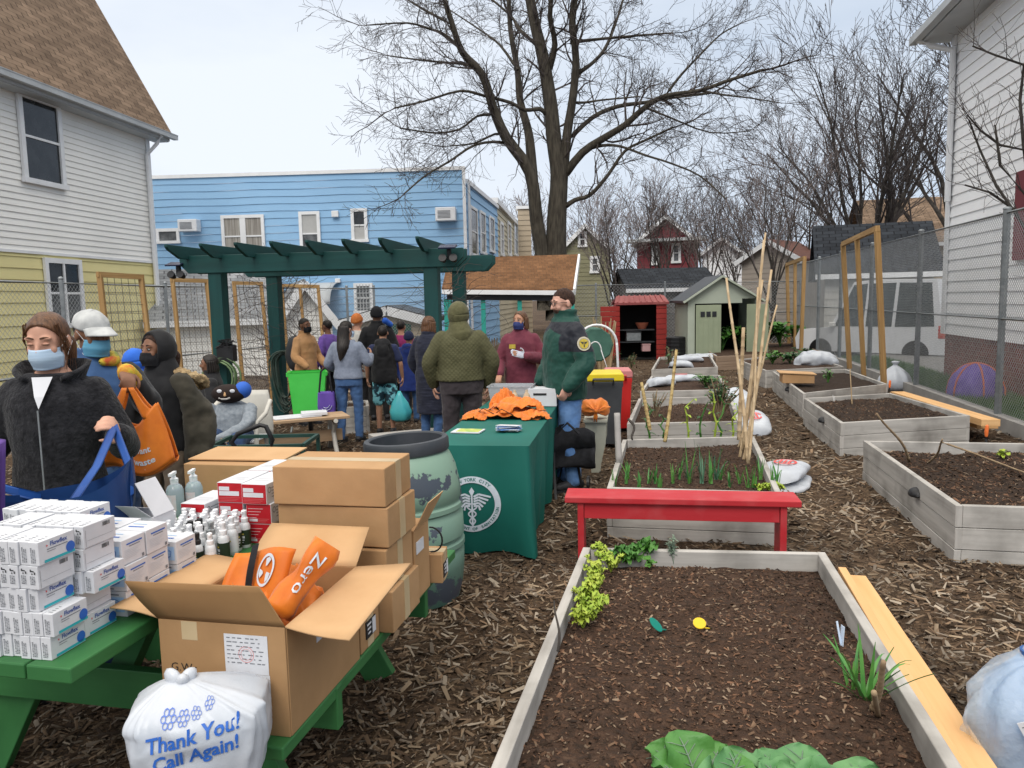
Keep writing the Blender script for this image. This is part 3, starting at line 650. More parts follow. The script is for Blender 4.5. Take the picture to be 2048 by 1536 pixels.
for q,ex0,ex1 in((pA,.48,.45),(pC,.5,.55)):
 for o_ in(-.12,.12):
  a=q-e_*ex0+dperp*o_;c=q+e_*(WP+ex1)+dperp*o_;z0,z1=zbm,zbm+.24
  prof=[(0,z0+.12),(.12,z0),((c-a).length-.12,z0),((c-a).length,z0+.12),((c-a).length,z1),(0,z1)]
  mb=MB();mb.prism([a+e_*s+V((0,0,z))for s,z in prof],dperp*.045);mb.build('beam',M_pergola,per,world=True,uv=True,bevel=.006)
for i in range(8):
 s=-.38+i*(WP+.62)/7.6;a=pA+e_*s-dperp*.62;ln=LP+1.2;z0=zbm+.19;z1=z0+.17
 prof=[(0,z1-.03),(.04,z1-.07),(.30,z0),(ln-.30,z0),(ln,z1-.05),(ln,z1),(0,z1)]
 mb=MB();mb.prism([a+dperp*t_+V((0,0,z))for t_,z in prof],e_*.045);mb.build('rafter',M_pergola,per,world=True,uv=True,bevel=.005)
def vine(label,anchor,n,seed,spread=(.5,.3,1.2),r=.006):
 rg=random.Random(seed);mb=MB()
 for i in range(n):
  p=V(anchor)+V((rg.uniform(-1,1)*spread[0],rg.uniform(-1,1)*spread[1],rg.uniform(-1,1)*spread[2]));d=V((rg.uniform(-1,1),rg.uniform(-.5,.5),rg.uniform(-.3,1))).normalized();pts=[p]
  for k in range(8):
   d=(d+V((rg.uniform(-1,1),rg.uniform(-.6,.6),rg.uniform(-.8,.7)))*.55).normalized();p=p+d*.11;pts.append(p)
  mb.tube(pts,[r*(1-k/12)for k in range(9)],4)
 return mb.solo('bare_vine',M_twig,label,'vine',rn=False)
vine('bare leafless vine tangled over the trellis between the left pergola posts',pC+V((-.25,.9,1.1)),90,3,(.45,.35,.95))
vine('bare vine hanging from the pergola beam beside the second post',pC+V((.2,-.1,1.5)),40,4,(.5,.2,.6),.004)
vine('bare vine climbing the right pergola post',pB.lerp(pD,.6)+V((.05,0,1.6)),45,5,(.25,.4,.5),.005)
def solar(label,q,rz):
 t=thing('solar_light',label,'solar light',q,rz)
 mb=MB();mb.box((0,0,.12),(.22,.16,.02),Matrix.Rotation(.3,4,'X'));mb.build('panel',mat('solar_panel',(.02,.025,.06),rough=.2),t,bevel=.004)
 for s in(-1,1):
  mb=MB();mb.lathe([(.03,-.05),(.05,.02),(.052,.05)],12,(s*.07,-.04,-.01),Matrix.Rotation(1.2,4,'X'));mb.build('lamp_head',M_black,t,smooth=40)
 mb=MB();mb.box((0,.04,.03),(.05,.05,.16));mb.build('bracket',M_black,t)
solar('black twin head solar light on the left end of the pergola beam',pA-e_*.55+V((0,-.1,zbm+.02)),al)
solar('black twin head solar light above the right pergola post',pB+e_*.25+V((0,-.25,zbm+.13)),al)
def hose(label,c,R,nl,hang,m_,seed,rr=.012):
 rg=random.Random(seed);mb=MB()
 for i in range(nl):
  a=R*rg.uniform(.7,1.05);h=hang*rg.uniform(.75,1.1);oy=rg.uniform(-.09,.09);ox=rg.uniform(-.04,.04)
  mb.tube([V(c)+V((ox+a*math.sin(t),oy,(a if math.cos(t)>0 else h)*math.cos(t)))for t in[2*pi*k/18 for k in range(19)]],rr,6)
 return mb.solo('garden_hose',m_,label,'hose',smooth=180)
M_hose=mat('green_hose',(.10,.16,.07),(.17,.25,.12),scale=4,rough=.5);M_hose2=mat('dark_green_hose',(.02,.06,.045),(.10,.13,.11),scale=5,rough=.5)
hose('pale green hose coiled on the left pergola post behind the scarecrow',(pA.x+.05,pA.y-.22,.70),.26,9,.36,M_hose,1)
hose('dark green hose hanging in long loops on the second pergola post',(pC.x+.18,pC.y-.22,.72),.2,16,.72,M_hose2,2,.011)
mb=MB();q=pA+V((.12,-.16,1.0));mb.box(q,(.22,.16,.22));
for i in range(14):mb.tube([q+V((rnd.uniform(-.12,.12),rnd.uniform(-.1,.1),.08+rnd.uniform(0,.12)))for _ in range(4)],.008,5)
mb.solo('hose_hanger',M_black,'black hose hanger with dark tangled tubing on the left pergola post','hose hanger')
def grow(out,p,d,L,r,lev,mx,rg,up=.06,wig=.22,nch=(7,6,5,4),ratio=(.6,.55,.55,.5),ang=(.6,.7,.75,.8),tmin=.25,rmin=.004,tip=.3):
 n=max(3,int(L/(.5 if lev<2 else .28)));n=min(n,9);pts=[p.copy()];rs=[r];d=d.normalized();dirs=[d]
 for i in range(n):
  d=(d+V((rg.gauss(0,wig),rg.gauss(0,wig),rg.gauss(0,wig)+up))*.6).normalized();p=p+d*(L/n);pts.append(p.copy());dirs.append(d);rs.append(max(r*(1-(1-tip)*(i+1)/n),rmin))
 out.setdefault(lev,[]).append((pts,rs))
 if lev<mx:
  k=nch[min(lev,len(nch)-1)]
  for c in range(k):
   t=tmin+(1-tmin)*(c+rg.uniform(.2,.9))/k;i=min(int(t*n),n-1);f=t*n-i
   q=pts[i].lerp(pts[i+1],max(0,min(f,1)));dd=dirs[i];a=ang[min(lev,3)]*rg.uniform(.7,1.25)
   x,y,_=frame(dd);ph=rg.uniform(0,2*pi);nd=dd*math.cos(a)+(x*math.cos(ph)+y*math.sin(ph))*math.sin(a)
   grow(out,q,nd,L*ratio[min(lev,3)]*rg.uniform(.7,1.2)*(1.15-.45*t),max(rs[i]*.55,rmin),lev+1,mx,rg,up,wig,nch,ratio,ang,.15,rmin,tip)
def tree_mesh(out,root,split,mt,mc):
 a=MB();c=MB()
 for lev,L_ in out.items():
  for pts,rs in L_:
   if lev<=split:a.tube(pts,rs,8 if lev==0 else 6,caps=False)
   else:c.tube(pts,rs,3,caps=False)
 a.build('trunk',mt,root,world=True,smooth=180,rn=False);c.build('crown',mc,root,world=True,rn=False)
def tree(label,base,h,r,seed,nmain=6,mx=4,splitang=.5,trunk=.25,nch=(7,6,5,4),mt=None,mc=None,rmin=.008,cat='tree',name='bare_tree',up=.05,wig=.13,ca=.5):
 rg=random.Random(seed);t=thing(name,label,cat,base);out={}
 p=V(base);th=h*trunk;pts=[p+V((rg.gauss(0,.03),rg.gauss(0,.03),th*k/4))for k in range(5)];out[0]=[(pts,[r*(1.25-.3*k/4)for k in range(5)])]
 for i in range(nmain):
  ph=2*pi*(i+rg.uniform(-.3,.3))/nmain;a=splitang*rg.uniform(.35,1.15)if i else .06
  nd=V((0,0,1))*math.cos(a)+V((math.cos(ph),math.sin(ph),0))*math.sin(a);st=pts[rg.choice((2,3,4))if i>1 else 4]
  grow(out,st.copy(),nd,(h-(st.z-p.z))*rg.uniform(.72,.95)*(1-.25*a),r*.5*rg.uniform(.7,1.1),1,mx,rg,up,wig,nch,(.6,.46,.5,.5),(.6,ca,ca*1.15,ca*1.25),.22,rmin,.2)
 tree_mesh(out,t,1,mt or M_bark2,mc or M_twig);return t
Yt=24.0;kpx=Yt/F
big=thing('bare_tree','large bare tree with two thick trunks rising behind the pavilion','tree',(P(1098,500,Yt).x,Yt,-.3))
LB=[([(1116,640),(1112,515),(1114,430),(1118,350),(1108,280),(1100,200),(1085,110),(1068,40),(1050,-60)],38,13,0),([(1092,620),(1085,515),(1073,440),(1060,345),(1012,275),(986,215),(965,150),(925,105),(905,50),(880,-30)],27,6,-1.5),([(1072,440),(1062,310),(1056,260),(1040,200),(1035,140),(1021,60),(1016,-40)],18,6,1.0),([(1124,380),(1134,270),(1145,200),(1152,120),(1145,40),(1160,-60)],16,8,-.8),([(1122,360),(1165,305),(1215,272),(1250,250),(1290,215),(1330,192),(1400,181),(1460,160),(1525,140)],15,4,-2.0),([(1136,280),(1185,235),(1235,213),(1290,205),(1340,196),(1420,186)],9,4,1.5),([(1124,418),(1150,400),(1180,390),(1216,350),(1250,302),(1292,280),(1345,255)],9,3,-1.0),([(1170,300),(1205,291),(1242,293),(1292,311),(1340,326),(1400,352),(1452,398)],6,2,-2.5),([(1040,308),(1005,285),(950,290),(900,322),(850,352),(808,388)],6,2,-2.5),([(1010,272),(990,268),(950,286),(900,292)],5,2,-1),([(988,230),(955,232),(920,258),(870,266),(800,256)],5,2,-1.5),([(1096,232),(1080,218),(1050,220),(1020,205),(970,192),(920,182),(850,202),(790,216)],8,2.5,-1.5),([(966,150),(935,130),(900,126),(840,120),(780,112)],6,2,1),([(930,106),(890,70),(860,58),(815,46),(740,50)],6,2,-1),([(1146,205),(1170,205),(1205,200),(1278,193)],5,2,-1),([(1150,150),(1180,130),(1208,100),(1230,50),(1252,-20)],8,3,1.2),([(1140,85),(1200,78),(1290,70),(1345,66)],6,2,-.5),([(1080,95),(1040,60),(1020,30),(960,-20)],7,3,1.5),([(1095,150),(1110,90),(1100,30),(1108,-50)],10,6,-1),([(1330,192),(1362,150),(1400,110),(1440,70),(1475,50)],5,2,1.0),([(1400,181),(1450,190),(1500,196),(1555,205)],4,1.5,-1.0),([(1290,215),(1340,235),(1420,265),(1500,262)],4,1.5,1.0),([(905,50),(850,20),(800,-10)],5,2,1.0),([(1035,140),(1000,90),(960,60),(900,20)],5,2,2.0),]
out={0:[],1:[],2:[],3:[],4:[]};rg=random.Random(5)
for k,(pl,ra_,rb,dr)in enumerate(LB):
 n=len(pl);pts=[];rs=[]
 for i in range(n-1):
  for j in range(3):
   f=j/3;t=(i+f)/(n-1)
   p0=pl[max(i-1,0)];p1=pl[i];p2=pl[i+1];p3=pl[min(i+2,n-1)]
   q=[.5*(2*p1[a]+(p2[a]-p0[a])*f+(2*p0[a]-5*p1[a]+4*p2[a]-p3[a])*f*f+(3*p1[a]-p0[a]-3*p2[a]+p3[a])*f**3)for a in(0,1)]
   pts.append(P(q[0],q[1],Yt+dr*t**1.5*1.2));rs.append((ra_+(rb-ra_)*t**.7)*kpx*.66)
 pts.append(P(pl[-1][0],pl[-1][1],Yt+dr*1.2));rs.append(rb*kpx*.66)
 out[0 if k<4 else 1].append((pts,rs))
 Lt=sum((pts[i+1]-pts[i]).length for i in range(len(pts)-1));step=.30;s=0;acc=0;nxt=Lt*(.45 if k<4 else .22)
 for i in range(len(pts)-1):
  seg=(pts[i+1]-pts[i]).length
  while acc+seg>nxt:
   q=pts[i].lerp(pts[i+1],(nxt-acc)/seg);dd=(pts[i+1]-pts[i]).normalized();x,y,_=frame(dd);ph=rg.uniform(0,2*pi);a=rg.uniform(.5,1.1)
   nd=dd*math.cos(a)+(x*math.cos(ph)+y*math.sin(ph))*math.sin(a)+V((0,0,.12));fr=nxt/Lt
   if q.z>3.2:grow(out,q,nd,rg.uniform(.75,1.75)*(1.25-.5*fr),max(min(rs[i]*.45,.045),.014),2,4,rg,.03,.3,(4,5,6,5),(.6,.6,.6,.55),(.6,.7,.75,.8),.2,.0048,.3)
   nxt+=step*rg.uniform(.6,1.4)*(1.3-.5*fr)
  acc+=seg
 grow(out,pts[-1],pts[-1]-pts[-2],1.6,rs[-1],2,4,rg,.03,.3,(6,5,7,5),(.6,.6,.6,.55),(.5,.7,.75,.8),.1,.0048,.3)
tree_mesh(out,big,1,M_bark,M_twig)
def tb(px,Y):q=P(px,600,Y);return(q.x,Y,-.3)
tree('bare tree with several upright trunks left of the white house on the right',tb(1738,31),12.3,.25,21,nmain=10,mx=4,trunk=.20,splitang=.62,nch=(7,11,7,5),rmin=.0075,up=.05)
tree('tall bare tree partly hidden behind the roof of the right white house',tb(1915,33),15.8,.28,22,nmain=8,mx=4,trunk=.3,splitang=.6,nch=(6,9,6,4),rmin=.009)
tree('thin bare tree with dense reddish twigs standing behind the bamboo canes',tb(1548,29),8.2,.09,23,nmain=8,mx=4,trunk=.25,splitang=.35,nch=(6,8,5,3),rmin=.007,mc=M_twig2)
for lab,px,Y,h,r,sd,sp in[('small bare tree growing in front of the olive house',1232,36,7.3,.12,31,.8),('bare tree growing in front of the maroon house',1318,40,8.2,.14,32,.75),('bare tree between the maroon and the small white house',1410,42,8.0,.13,33,.8),('bare shrubby tree left of the pink brick house',1470,46,9.0,.13,34,.8),('distant bare tree behind the maroon house',1290,62,12,.16,35,.8),('distant bare tree above the small white house',1440,66,12,.16,36,.8),('distant bare tree seen between the big trunks and the cream house',1052,66,11.5,.16,37,.8),('dark bare tree right of the pink brick house',1605,40,10.0,.16,38,.7),('distant bare tree behind the olive house',1180,64,11.5,.16,39,.8),('distant bare tree right of the small white house',1530,60,11.5,.16,40,.8)]:
 tree(lab,tb(px,Y),h,r,sd,nmain=8,mx=4,trunk=.2,splitang=sp*.75,nch=(6,7,5,3),rmin=.008 if Y<50 else .013,mc=M_twig2 if sd%2 else M_twig)
sap=thing('bare_sapling','thin bare branches reaching in front of the right white house wall','tree',P(2075,600,11.2)*1.0);sap.location.z=0
out={1:[],2:[],3:[],4:[]};rg=random.Random(9)
for pl in[[(2085,640),(2060,470),(1992,370),(1960,300),(1938,240)],[(2060,470),(2030,420),(1980,385),(1930,370)],[(2080,540),(2048,300),(2000,290),(1962,262),(1935,230)],[(2048,300),(2040,200),(2048,130),(1990,110),(1945,92)],[(2060,400),(2000,330),(1990,250)]]:
 pts=[P(x_,y_,11.2+rg.uniform(-.3,.3))for x_,y_ in pl];out[1].append((pts,[.026-.018*i/len(pts)for i in range(len(pts))]))
 for i in range(len(pts)-1):
  for f in(.3,.6,.95):grow(out,pts[i].lerp(pts[i+1],f),(pts[i+1]-pts[i]).normalized()+V((rg.uniform(-.7,.7),rg.uniform(-.5,.5),rg.uniform(-.2,.7))),rg.uniform(.35,.8),.007,3,4,rg,.05,.3,(3,3,3,3),rmin=.0028)
tree_mesh(out,sap,1,M_bark2,M_twig)
BEDS=[]
def raised_bed(label,nl,fl,fr_,nr,top=.37,n_boards=3,soil=.07,m_=None,soilm=None,chips=0,handle=None,near_ext=0,mat_in=None,lumps=.03,seed=1,px=True,zbase=None):
 if px:nl,fl,fr_,nr=[G(*q,top)for q in(nl,fl,fr_,nr)]
 if near_ext:
  nl=nl+(nl-fl).normalized()*near_ext;nr=nr+(nr-fr_).normalized()*near_ext
 cs=[nl,fl,fr_,nr];BEDS.append([(c.x,c.y)for c in cs]);m_=m_ or M_weath2
 root=thing('raised_bed',label,'raised bed',(sum(c.x for c in cs)/4,sum(c.y for c in cs)/4,gz(sum(c.y for c in cs)/4)),group='raised garden beds of grey boards')
 cen=sum(cs,V())/4;th=.042
 for k in range(4):
  a,c=cs[k],cs[(k+1)%4];ux=(c-a);ux.z=0;ux.normalize();nin=V((-ux.y,ux.x,0))
  if nin.dot(cen-a)<0:nin=-nin
  mb=MB()
  for j in range(n_boards):
   for(za,zb_)in[(a.z,c.z)]:
    h=(top+.06)/n_boards;t0a=za-j*h-(.003 if j else 0);t0c=zb_-j*h-(.003 if j else 0);b0a=za-(j+1)*h+.001;b0c=zb_-(j+1)*h+.001
    jit=rnd.uniform(-.003,.003);io=nin*jit
    a2=a+ux*(th if k%2 else 0);c2=c-ux*(th if k%2 else 0)
    p=lambda q,z,o_:V((q.x,q.y,z))+nin*o_+io
    mb.hexa([p(a2,b0a,0),p(c2,b0c,0),p(c2,b0c,th),p(a2,b0a,th),p(a2,t0a,0),p(c2,t0c,0),p(c2,t0c,th),p(a2,t0a,th)])
  mb.build('side_boards',m_,root,world=True,uv=True,bevel=.004)
 inn=[c+(cen-c).normalized()*th*.9 for c in cs];nn=60 if chips else 24
 def sf(u,v):
  q=inn[0].lerp(inn[3],u).lerp(inn[1].lerp(inn[2],u),v)
  e=min(u,1-u,v,1-v);return q+V((0,0,-soil+lumps*nz((q.x*2.2,q.y*2.2,seed))+lumps*.5*nz((q.x*9,q.y*9,seed+5))-.02*max(0,.08-e)/.08))
 mb=MB();mb.grid(sf,nn,nn*2 if chips else nn);mb.build('soil',soilm or M_soil,root,world=True,smooth=180)
 if handle:
  d0=cs[0].lerp(cs[1],handle);ux=(cs[1]-cs[0]).normalized();nout=V((ux.y,-ux.x,0));
  if nout.dot(cen-d0)>0:nout=-nout
  d0=d0+V((0,0,-.12));mb=MB();ring=[]
  for k in range(6):
   t=k/5;rr=.075*math.cos(t*1.35);ring.append([d0+nout*(.004+.055*math.sin(t*1.5))+ux*rr*math.cos(a)+V((0,0,rr*.75*(math.sin(a)if math.sin(a)>0 else .35*math.sin(a))))for a in[2*pi*j/14 for j in range(14)]])
  mb.loft(ring);mb.build('vent_cap',M_black,root,world=True,smooth=50)
 return root,sf
def chip_stuff(fn,n,parent=None,name='wood_chips',seed=1,lmin=.015,lmax=.05,col=None,w0=.15,w1=.3,flat=.35,size_fn=None):
 """many small bent wood slivers in one mesh; fn(rng) -> point"""
 rg=np.random.default_rng(seed);pts=fn(n,rg);n=len(pts)
 L_=lmin+(lmax-lmin)*rg.uniform(0,1,n)**2.2
 if size_fn is not None:L_=L_*size_fn(pts)
 Wd=L_*rg.uniform(w0,w1,n);T=np.minimum(Wd*.4,.006)
 yaw=rg.uniform(0,2*pi,n);pit=rg.normal(0,flat,n)
 ux=np.stack([np.cos(yaw)*np.cos(pit),np.sin(yaw)*np.cos(pit),np.sin(pit)],1);uy=np.stack([-np.sin(yaw),np.cos(yaw),rg.normal(0,.35,n)],1);uz=np.cross(ux,uy)
 vs=np.zeros((n,6,3));taper=rg.uniform(.2,1,n)
 for k,(sx_,sy_,sz_)in enumerate([(-.5,-.5,0),(-.5,.5,0),(.5,.5,0),(.5,-.5,0),(-.45,0,1),(.42,0,1)]):
  wd=Wd*np.where(sx_>0,taper,1)
  vs[:,k]=pts+ux*(L_*sx_)[:,None]+uy*(wd*sy_)[:,None]+uz*(T*sz_)[:,None]
 fb_=np.array([[0,4,5,3],[1,2,5,4]]);o6=(np.arange(n)*6)[:,None,None]
 quads=(fb_[None]+o6).reshape(-1,4);tri=(np.array([[0,1,4],[2,3,5]])[None]+o6).reshape(-1,3)
 me=bpy.data.meshes.new(name);me.vertices.add(n*6)
 V3=vs.reshape(-1,3)
 if parent is not None:
  Mi=np.array(wm(parent).inverted());V3=V3@Mi[:3,:3].T+Mi[:3,3]
 me.vertices.foreach_set('co',V3 .ravel())
 idx=np.concatenate([quads.ravel(),tri.ravel()]);nq=len(quads);ntr=len(tri)
 me.loops.add(len(idx));me.loops.foreach_set('vertex_index',idx.astype(np.int32));me.polygons.add(nq+ntr)
 st=np.concatenate([np.arange(nq)*4,nq*4+np.arange(ntr)*3]);me.polygons.foreach_set('loop_start',st.astype(np.int32))
 me.update(calc_edges=True);me.validate()
 ca=me.color_attributes.new('tint','FLOAT_COLOR','POINT')
 pal=np.array(col if col else[(.225,.17,.115),(.165,.115,.075),(.10,.066,.042),(.055,.037,.025),(.265,.22,.17),(.18,.145,.112),(.18,.12,.075),(.07,.045,.028),(.035,.024,.016)])
 pf=np.array([noise.noise(V((q_[0]*.9,q_[1]*.9,5)))+.5*noise.noise(V((q_[0]*3,q_[1]*3,9)))for q_ in pts.tolist()]);pf=np.clip(1.0+.8*pf,.55,1.35)[:,None]
 c=pal[rg.integers(0,len(pal),n)]*rg.uniform(.7,1.25,(n,1))*pf;c=np.concatenate([c,np.ones((n,1))],1)
 ca.data.foreach_set('color',np.repeat(c,6,0).ravel().astype(np.float32))
 if 'chip_wood' not in MATS:
  m=bpy.data.materials.new('chip_wood');MATS['chip_wood']=m;m.use_nodes=True;b=m.node_tree.nodes['Principled BSDF'];b.inputs['Roughness'].default_value=.9;b.inputs['Specular IOR Level'].default_value=.2
  at=m.node_tree.nodes.new('ShaderNodeVertexColor');at.layer_name='tint';m.node_tree.links.new(at.outputs['Color'],b.inputs['Base Color'])
 me.materials.append(MATS['chip_wood']);o=bpy.data.objects.new(name,me);C.objects.link(o);o['kind']='stuff'
 if parent is not None:o.parent=parent
 return o
def soil_chips(bed,n,seed,lmin=.005,lmax=.022,col=None):
 root,sf=bed
 def fn(k,rg):
  u=rg.uniform(.01,.99,k);v=rg.uniform(.01,.99,k);return np.array([sf(a,c)for a,c in zip(u,v)])+np.array([0,0,.003])
 return chip_stuff(fn,n,root,'mulch_bits',seed,lmin,lmax,col,.25,.6,.4)
SOILCOL=[(.13,.07,.042),(.10,.055,.034),(.07,.04,.026),(.05,.03,.02),(.035,.022,.015),(.03,.02,.014),(.04,.025,.017),(.15,.095,.06),(.09,.05,.03),(.06,.035,.022),(.20,.145,.10)]
B1=raised_bed('nearest raised bed of grey boards with yellow green celery in its corner',(983,1530),(1166,1094),(1650,1104),(1922,1530),near_ext=.9,chips=1,seed=2,soil=.075)
soil_chips(B1,17000,11,.004,.026,SOILCOL)
B2=raised_bed('raised bed with rows of onions behind the red bench',(1213,976),(1245,879),(1508,872),(1563,986),seed=3,soil=.06);soil_chips(B2,5000,12,.006,.03,SOILCOL)
B3=raised_bed('raised bed with leafy green shrub and bare stakes, second beyond the red bench',(1254,847),(1277,797),(1462,792),(1483,843),seed=4,soil=.09);soil_chips(B3,2500,13,.01,.03,SOILCOL)
B4=raised_bed('raised bed with one low green clump in front of the sheds',(1280,783),(1302,752),(1440,750),(1456,779),seed=5,soil=.05)
B5=raised_bed('small raised bed with white bags lying on it, farthest of the middle row',(1303,739),(1318,714),(1420,708),(1436,734),seed=6,soil=.05)
def rbed(label,nl,fl,fr_,nr,**k):return raised_bed(label,nl,fl,fr_,nr,**k)
nl=G(1912,1011,.37);fl=G(1727,881,.37);fr_=fl+gu*1.72;nr=nl+gu*1.5;fr_.z=fl.z;nr.z=nl.z
R1=raised_bed('nearest raised bed on the right with dry stalks and bare dark soil',nl,fl,fr_,nr,px=False,seed=7,handle=.32,soil=.075,soilm=M_soil2,lumps=.06,chips=1);soil_chips(R1,6000,14,.008,.04,SOILCOL)
R2=raised_bed('raised bed of empty dark soil, second from the front on the right',(1681,846),(1607,796),(1782,786),(1941,831),seed=8,handle=.4,soilm=M_soil2,soil=.05);soil_chips(R2,3000,15,.008,.03,SOILCOL)
R3=raised_bed('raised bed with a cardboard box on its corner, third from the front on the right',(1606,787),(1545,743),(1692,738),(1776,768),seed=9,handle=.4,soilm=M_soil2,soil=.05)
R4=raised_bed('raised bed half covered by a white sack, fourth from the front on the right',(1531,741),(1475,719),(1600,705),(1688,733),seed=10,soil=.03)
R5=raised_bed('long brown board bed of rhubarb in front of the green shed',(1432,713),(1400,692),(1592,684),(1640,702),seed=11,m_=wood('brown_boards',(.22,.15,.10),(.34,.25,.18)),soil=.02)
L1=raised_bed('small grey raised bed behind the legs of the woman in jeans',(684,815),(692,802),(736,800),(738,812),seed=12,soil=.04)
def inside_beds(P_):
 bad=np.zeros(len(P_),bool)
 for q in BEDS:
  q=np.array(q);ins=np.ones(len(P_),bool);c=q.mean(0)
  for i in range(4):
   a=q[i];e=q[(i+1)%4]-a;s_=np.sign(e[0]*(c-a)[1]-e[1]*(c-a)[0]);ins&=(e[0]*(P_[:,1]-a[1])-e[1]*(P_[:,0]-a[0]))*s_>.0
  bad|=ins
 return bad
def gfn(k,rg):
 y=1.1*np.exp(rg.uniform(0,1,k)**.85*math.log(22));x=rg.uniform(-.78,.78,k)*y
 P_=np.stack([x,y],1);ok=~inside_beds(P_);fx=fa.x+(y-fa.y)*(fd.x/fd.y);ok&=x<fx-.1;P_=P_[ok]
 z=np.array([gz(b_)+gnoise(a,b_)for a,b_ in P_])+rg.uniform(.0,.018,len(P_));return np.concatenate([P_,z[:,None]],1)
chip_stuff(gfn,150000,None,'wood_chips',5,.010,.10,None,.09,.30,.3,size_fn=lambda p:.45+.95*(1/(1+np.exp(-(p[:,1]-4)*.4))))
tag(bpy.data.objects['wood_chips'],'brown and grey wood chip mulch covering the garden ground','wood chips')
def leaf(mb,p,d,L_,w,droop=.4,ruf=0,n=5,m_=4,rg=rnd,round_=False,fold=.15):
 p=V(p);d=V(d).normalized();side=d.cross(V((0,0,1)))
 side=side.normalized()if side.length>.05 else V((1,0,0));up=side.cross(d);ph=rg.uniform(0,6)
 def fn(u,v):
  s=(v-.5)*2;wd=(math.sin(pi*min(max(u,.02),.98)**(.75 if round_ else .8))**(.55 if round_ else .9))*w*.5
  q=p+d*(L_*u)+side*(s*wd)+up*(fold*wd*s*s)-V((0,0,1))*(droop*L_*u*u)
  if ruf:q+=up*(ruf*w*math.sin(u*9+s*3+ph)*abs(s)**1.3)
  return q
 mb.grid(fn,n,m_)
def blade(mb,p,d,L_,w,droop,n=7):
 p=V(p);d=V(d).normalized();side=d.cross(V((0,0,1)));side=side.normalized()if side.length>.05 else V((1,0,0))
 def fn(u,v):return p+d*(L_*u)-V((0,0,1))*(droop*L_*u**2.2)+side*((v-.5)*w*(1-u**2*.95))+side.cross(d)*(abs(v-.5)*w*.4)
 mb.grid(fn,n,2)
def onion(label,base,n,L_,w,spread,seed,m_=None,group=None,name='onion_plant',cat='plant',dr=.45):
 rg=random.Random(seed);mb=MB();b=V(base)
 for i in range(n):
  a=rg.uniform(0,2*pi);t=spread*rg.uniform(.15,1);blade(mb,b+V((rg.uniform(-.012,.012),rg.uniform(-.012,.012),-.01)),V((math.cos(a)*t,math.sin(a)*t,1)),L_*rg.uniform(.55,1.1),w*rg.uniform(.7,1.2),dr*rg.uniform(.1,1.2))
 return mb.solo(name,m_ or M_onion,label,cat,group,rn=False,smooth=180)
def bushy(label,base,ns,h,spread,ll,lw,seed,m_,name='leafy_plant',cat='plant',group=None,ruf=.1,nl=6,round_=False,droop=.35,stem=None,fromtop=.3):
 rg=random.Random(seed);t=thing(name,label,cat,base,group=group);st=MB();lv=MB();b=V(base)
 for i in range(ns):
  a=rg.uniform(0,2*pi);s_=spread*rg.uniform(.1,1);tip=b+V((math.cos(a)*s_,math.sin(a)*s_,h*rg.uniform(.6,1.05)));mid=b.lerp(tip,.5)+V((0,0,h*.12));st.tube([b,mid,tip],[.005*h/.2,.004*h/.2,.002*h/.2],4)
  for k in range(nl):
   f=fromtop+(1-fromtop)*(k+rg.random())/nl;q=b.lerp(mid,f*2)if f<.5 else mid.lerp(tip,f*2-1);an=rg.uniform(0,2*pi)
   leaf(lv,q,V((math.cos(an),math.sin(an),rg.uniform(0,.9))),ll*rg.uniform(.6,1.15),lw*rg.uniform(.7,1.15),droop,ruf,5,4,rg,round_)
 lv.build('leaves',m_,t,world=True,rn=False,smooth=180);st.build('stem',stem or m_,t,world=True,rn=False);return t
S1=.30
for i,(x_,y_,h,lab)in enumerate([(1196,1112,.10,'yellow green celery seedling at the far left corner of the nearest bed'),(1222,1132,.11,'yellow green celery plant right of the corner of the nearest bed'),(1190,1152,.12,'yellow green celery plant against the left board, below the corner one'),(1193,1178,.12,'bright yellow green celery plant in the middle of the left row'),(1176,1203,.12,'yellow green celery plant leaning on the left board of the nearest bed'),(1186,1232,.13,'largest yellow green celery plant at the near end of the row'),(1166,1246,.12,'yellow green celery plant touching the left board at the near end')]):
 bushy(lab,G(x_,y_+12,S1),11,h,.075,.035,.033,50+i,M_leafyel,'celery_plant',group='celery plants along the left board',ruf=.25,nl=5,round_=True)
bushy('bright green curly leaved plant by the far board of the nearest bed',G(1252,1128,S1),9,.09,.06,.06,.06,61,M_leaf,ruf=.3,nl=3,round_=True)
bushy('bright green lettuce plant right of the curly plant by the far board',G(1290,1124,S1),9,.12,.08,.07,.065,62,M_leaf,ruf=.3,nl=3,round_=True)
bushy('tiny green seedling in front of the lettuce plant',G(1300,1138,S1),3,.05,.03,.05,.04,63,M_leaf,ruf=.2,nl=3,round_=True)
bushy('grey green lavender sprig by the far board of the nearest bed',G(1347,1128,S1),8,.15,.05,.03,.010,64,M_leafgrey,'herb_plant',ruf=0,nl=12)
onion('large clump of long green onion leaves by the right board of the nearest bed',G(1735,1405,S1),16,.34,.017,.9,70,dr=.5)
onion('small upright onion shoots beside the large onion clump',G(1708,1385,S1),7,.24,.013,.5,71)
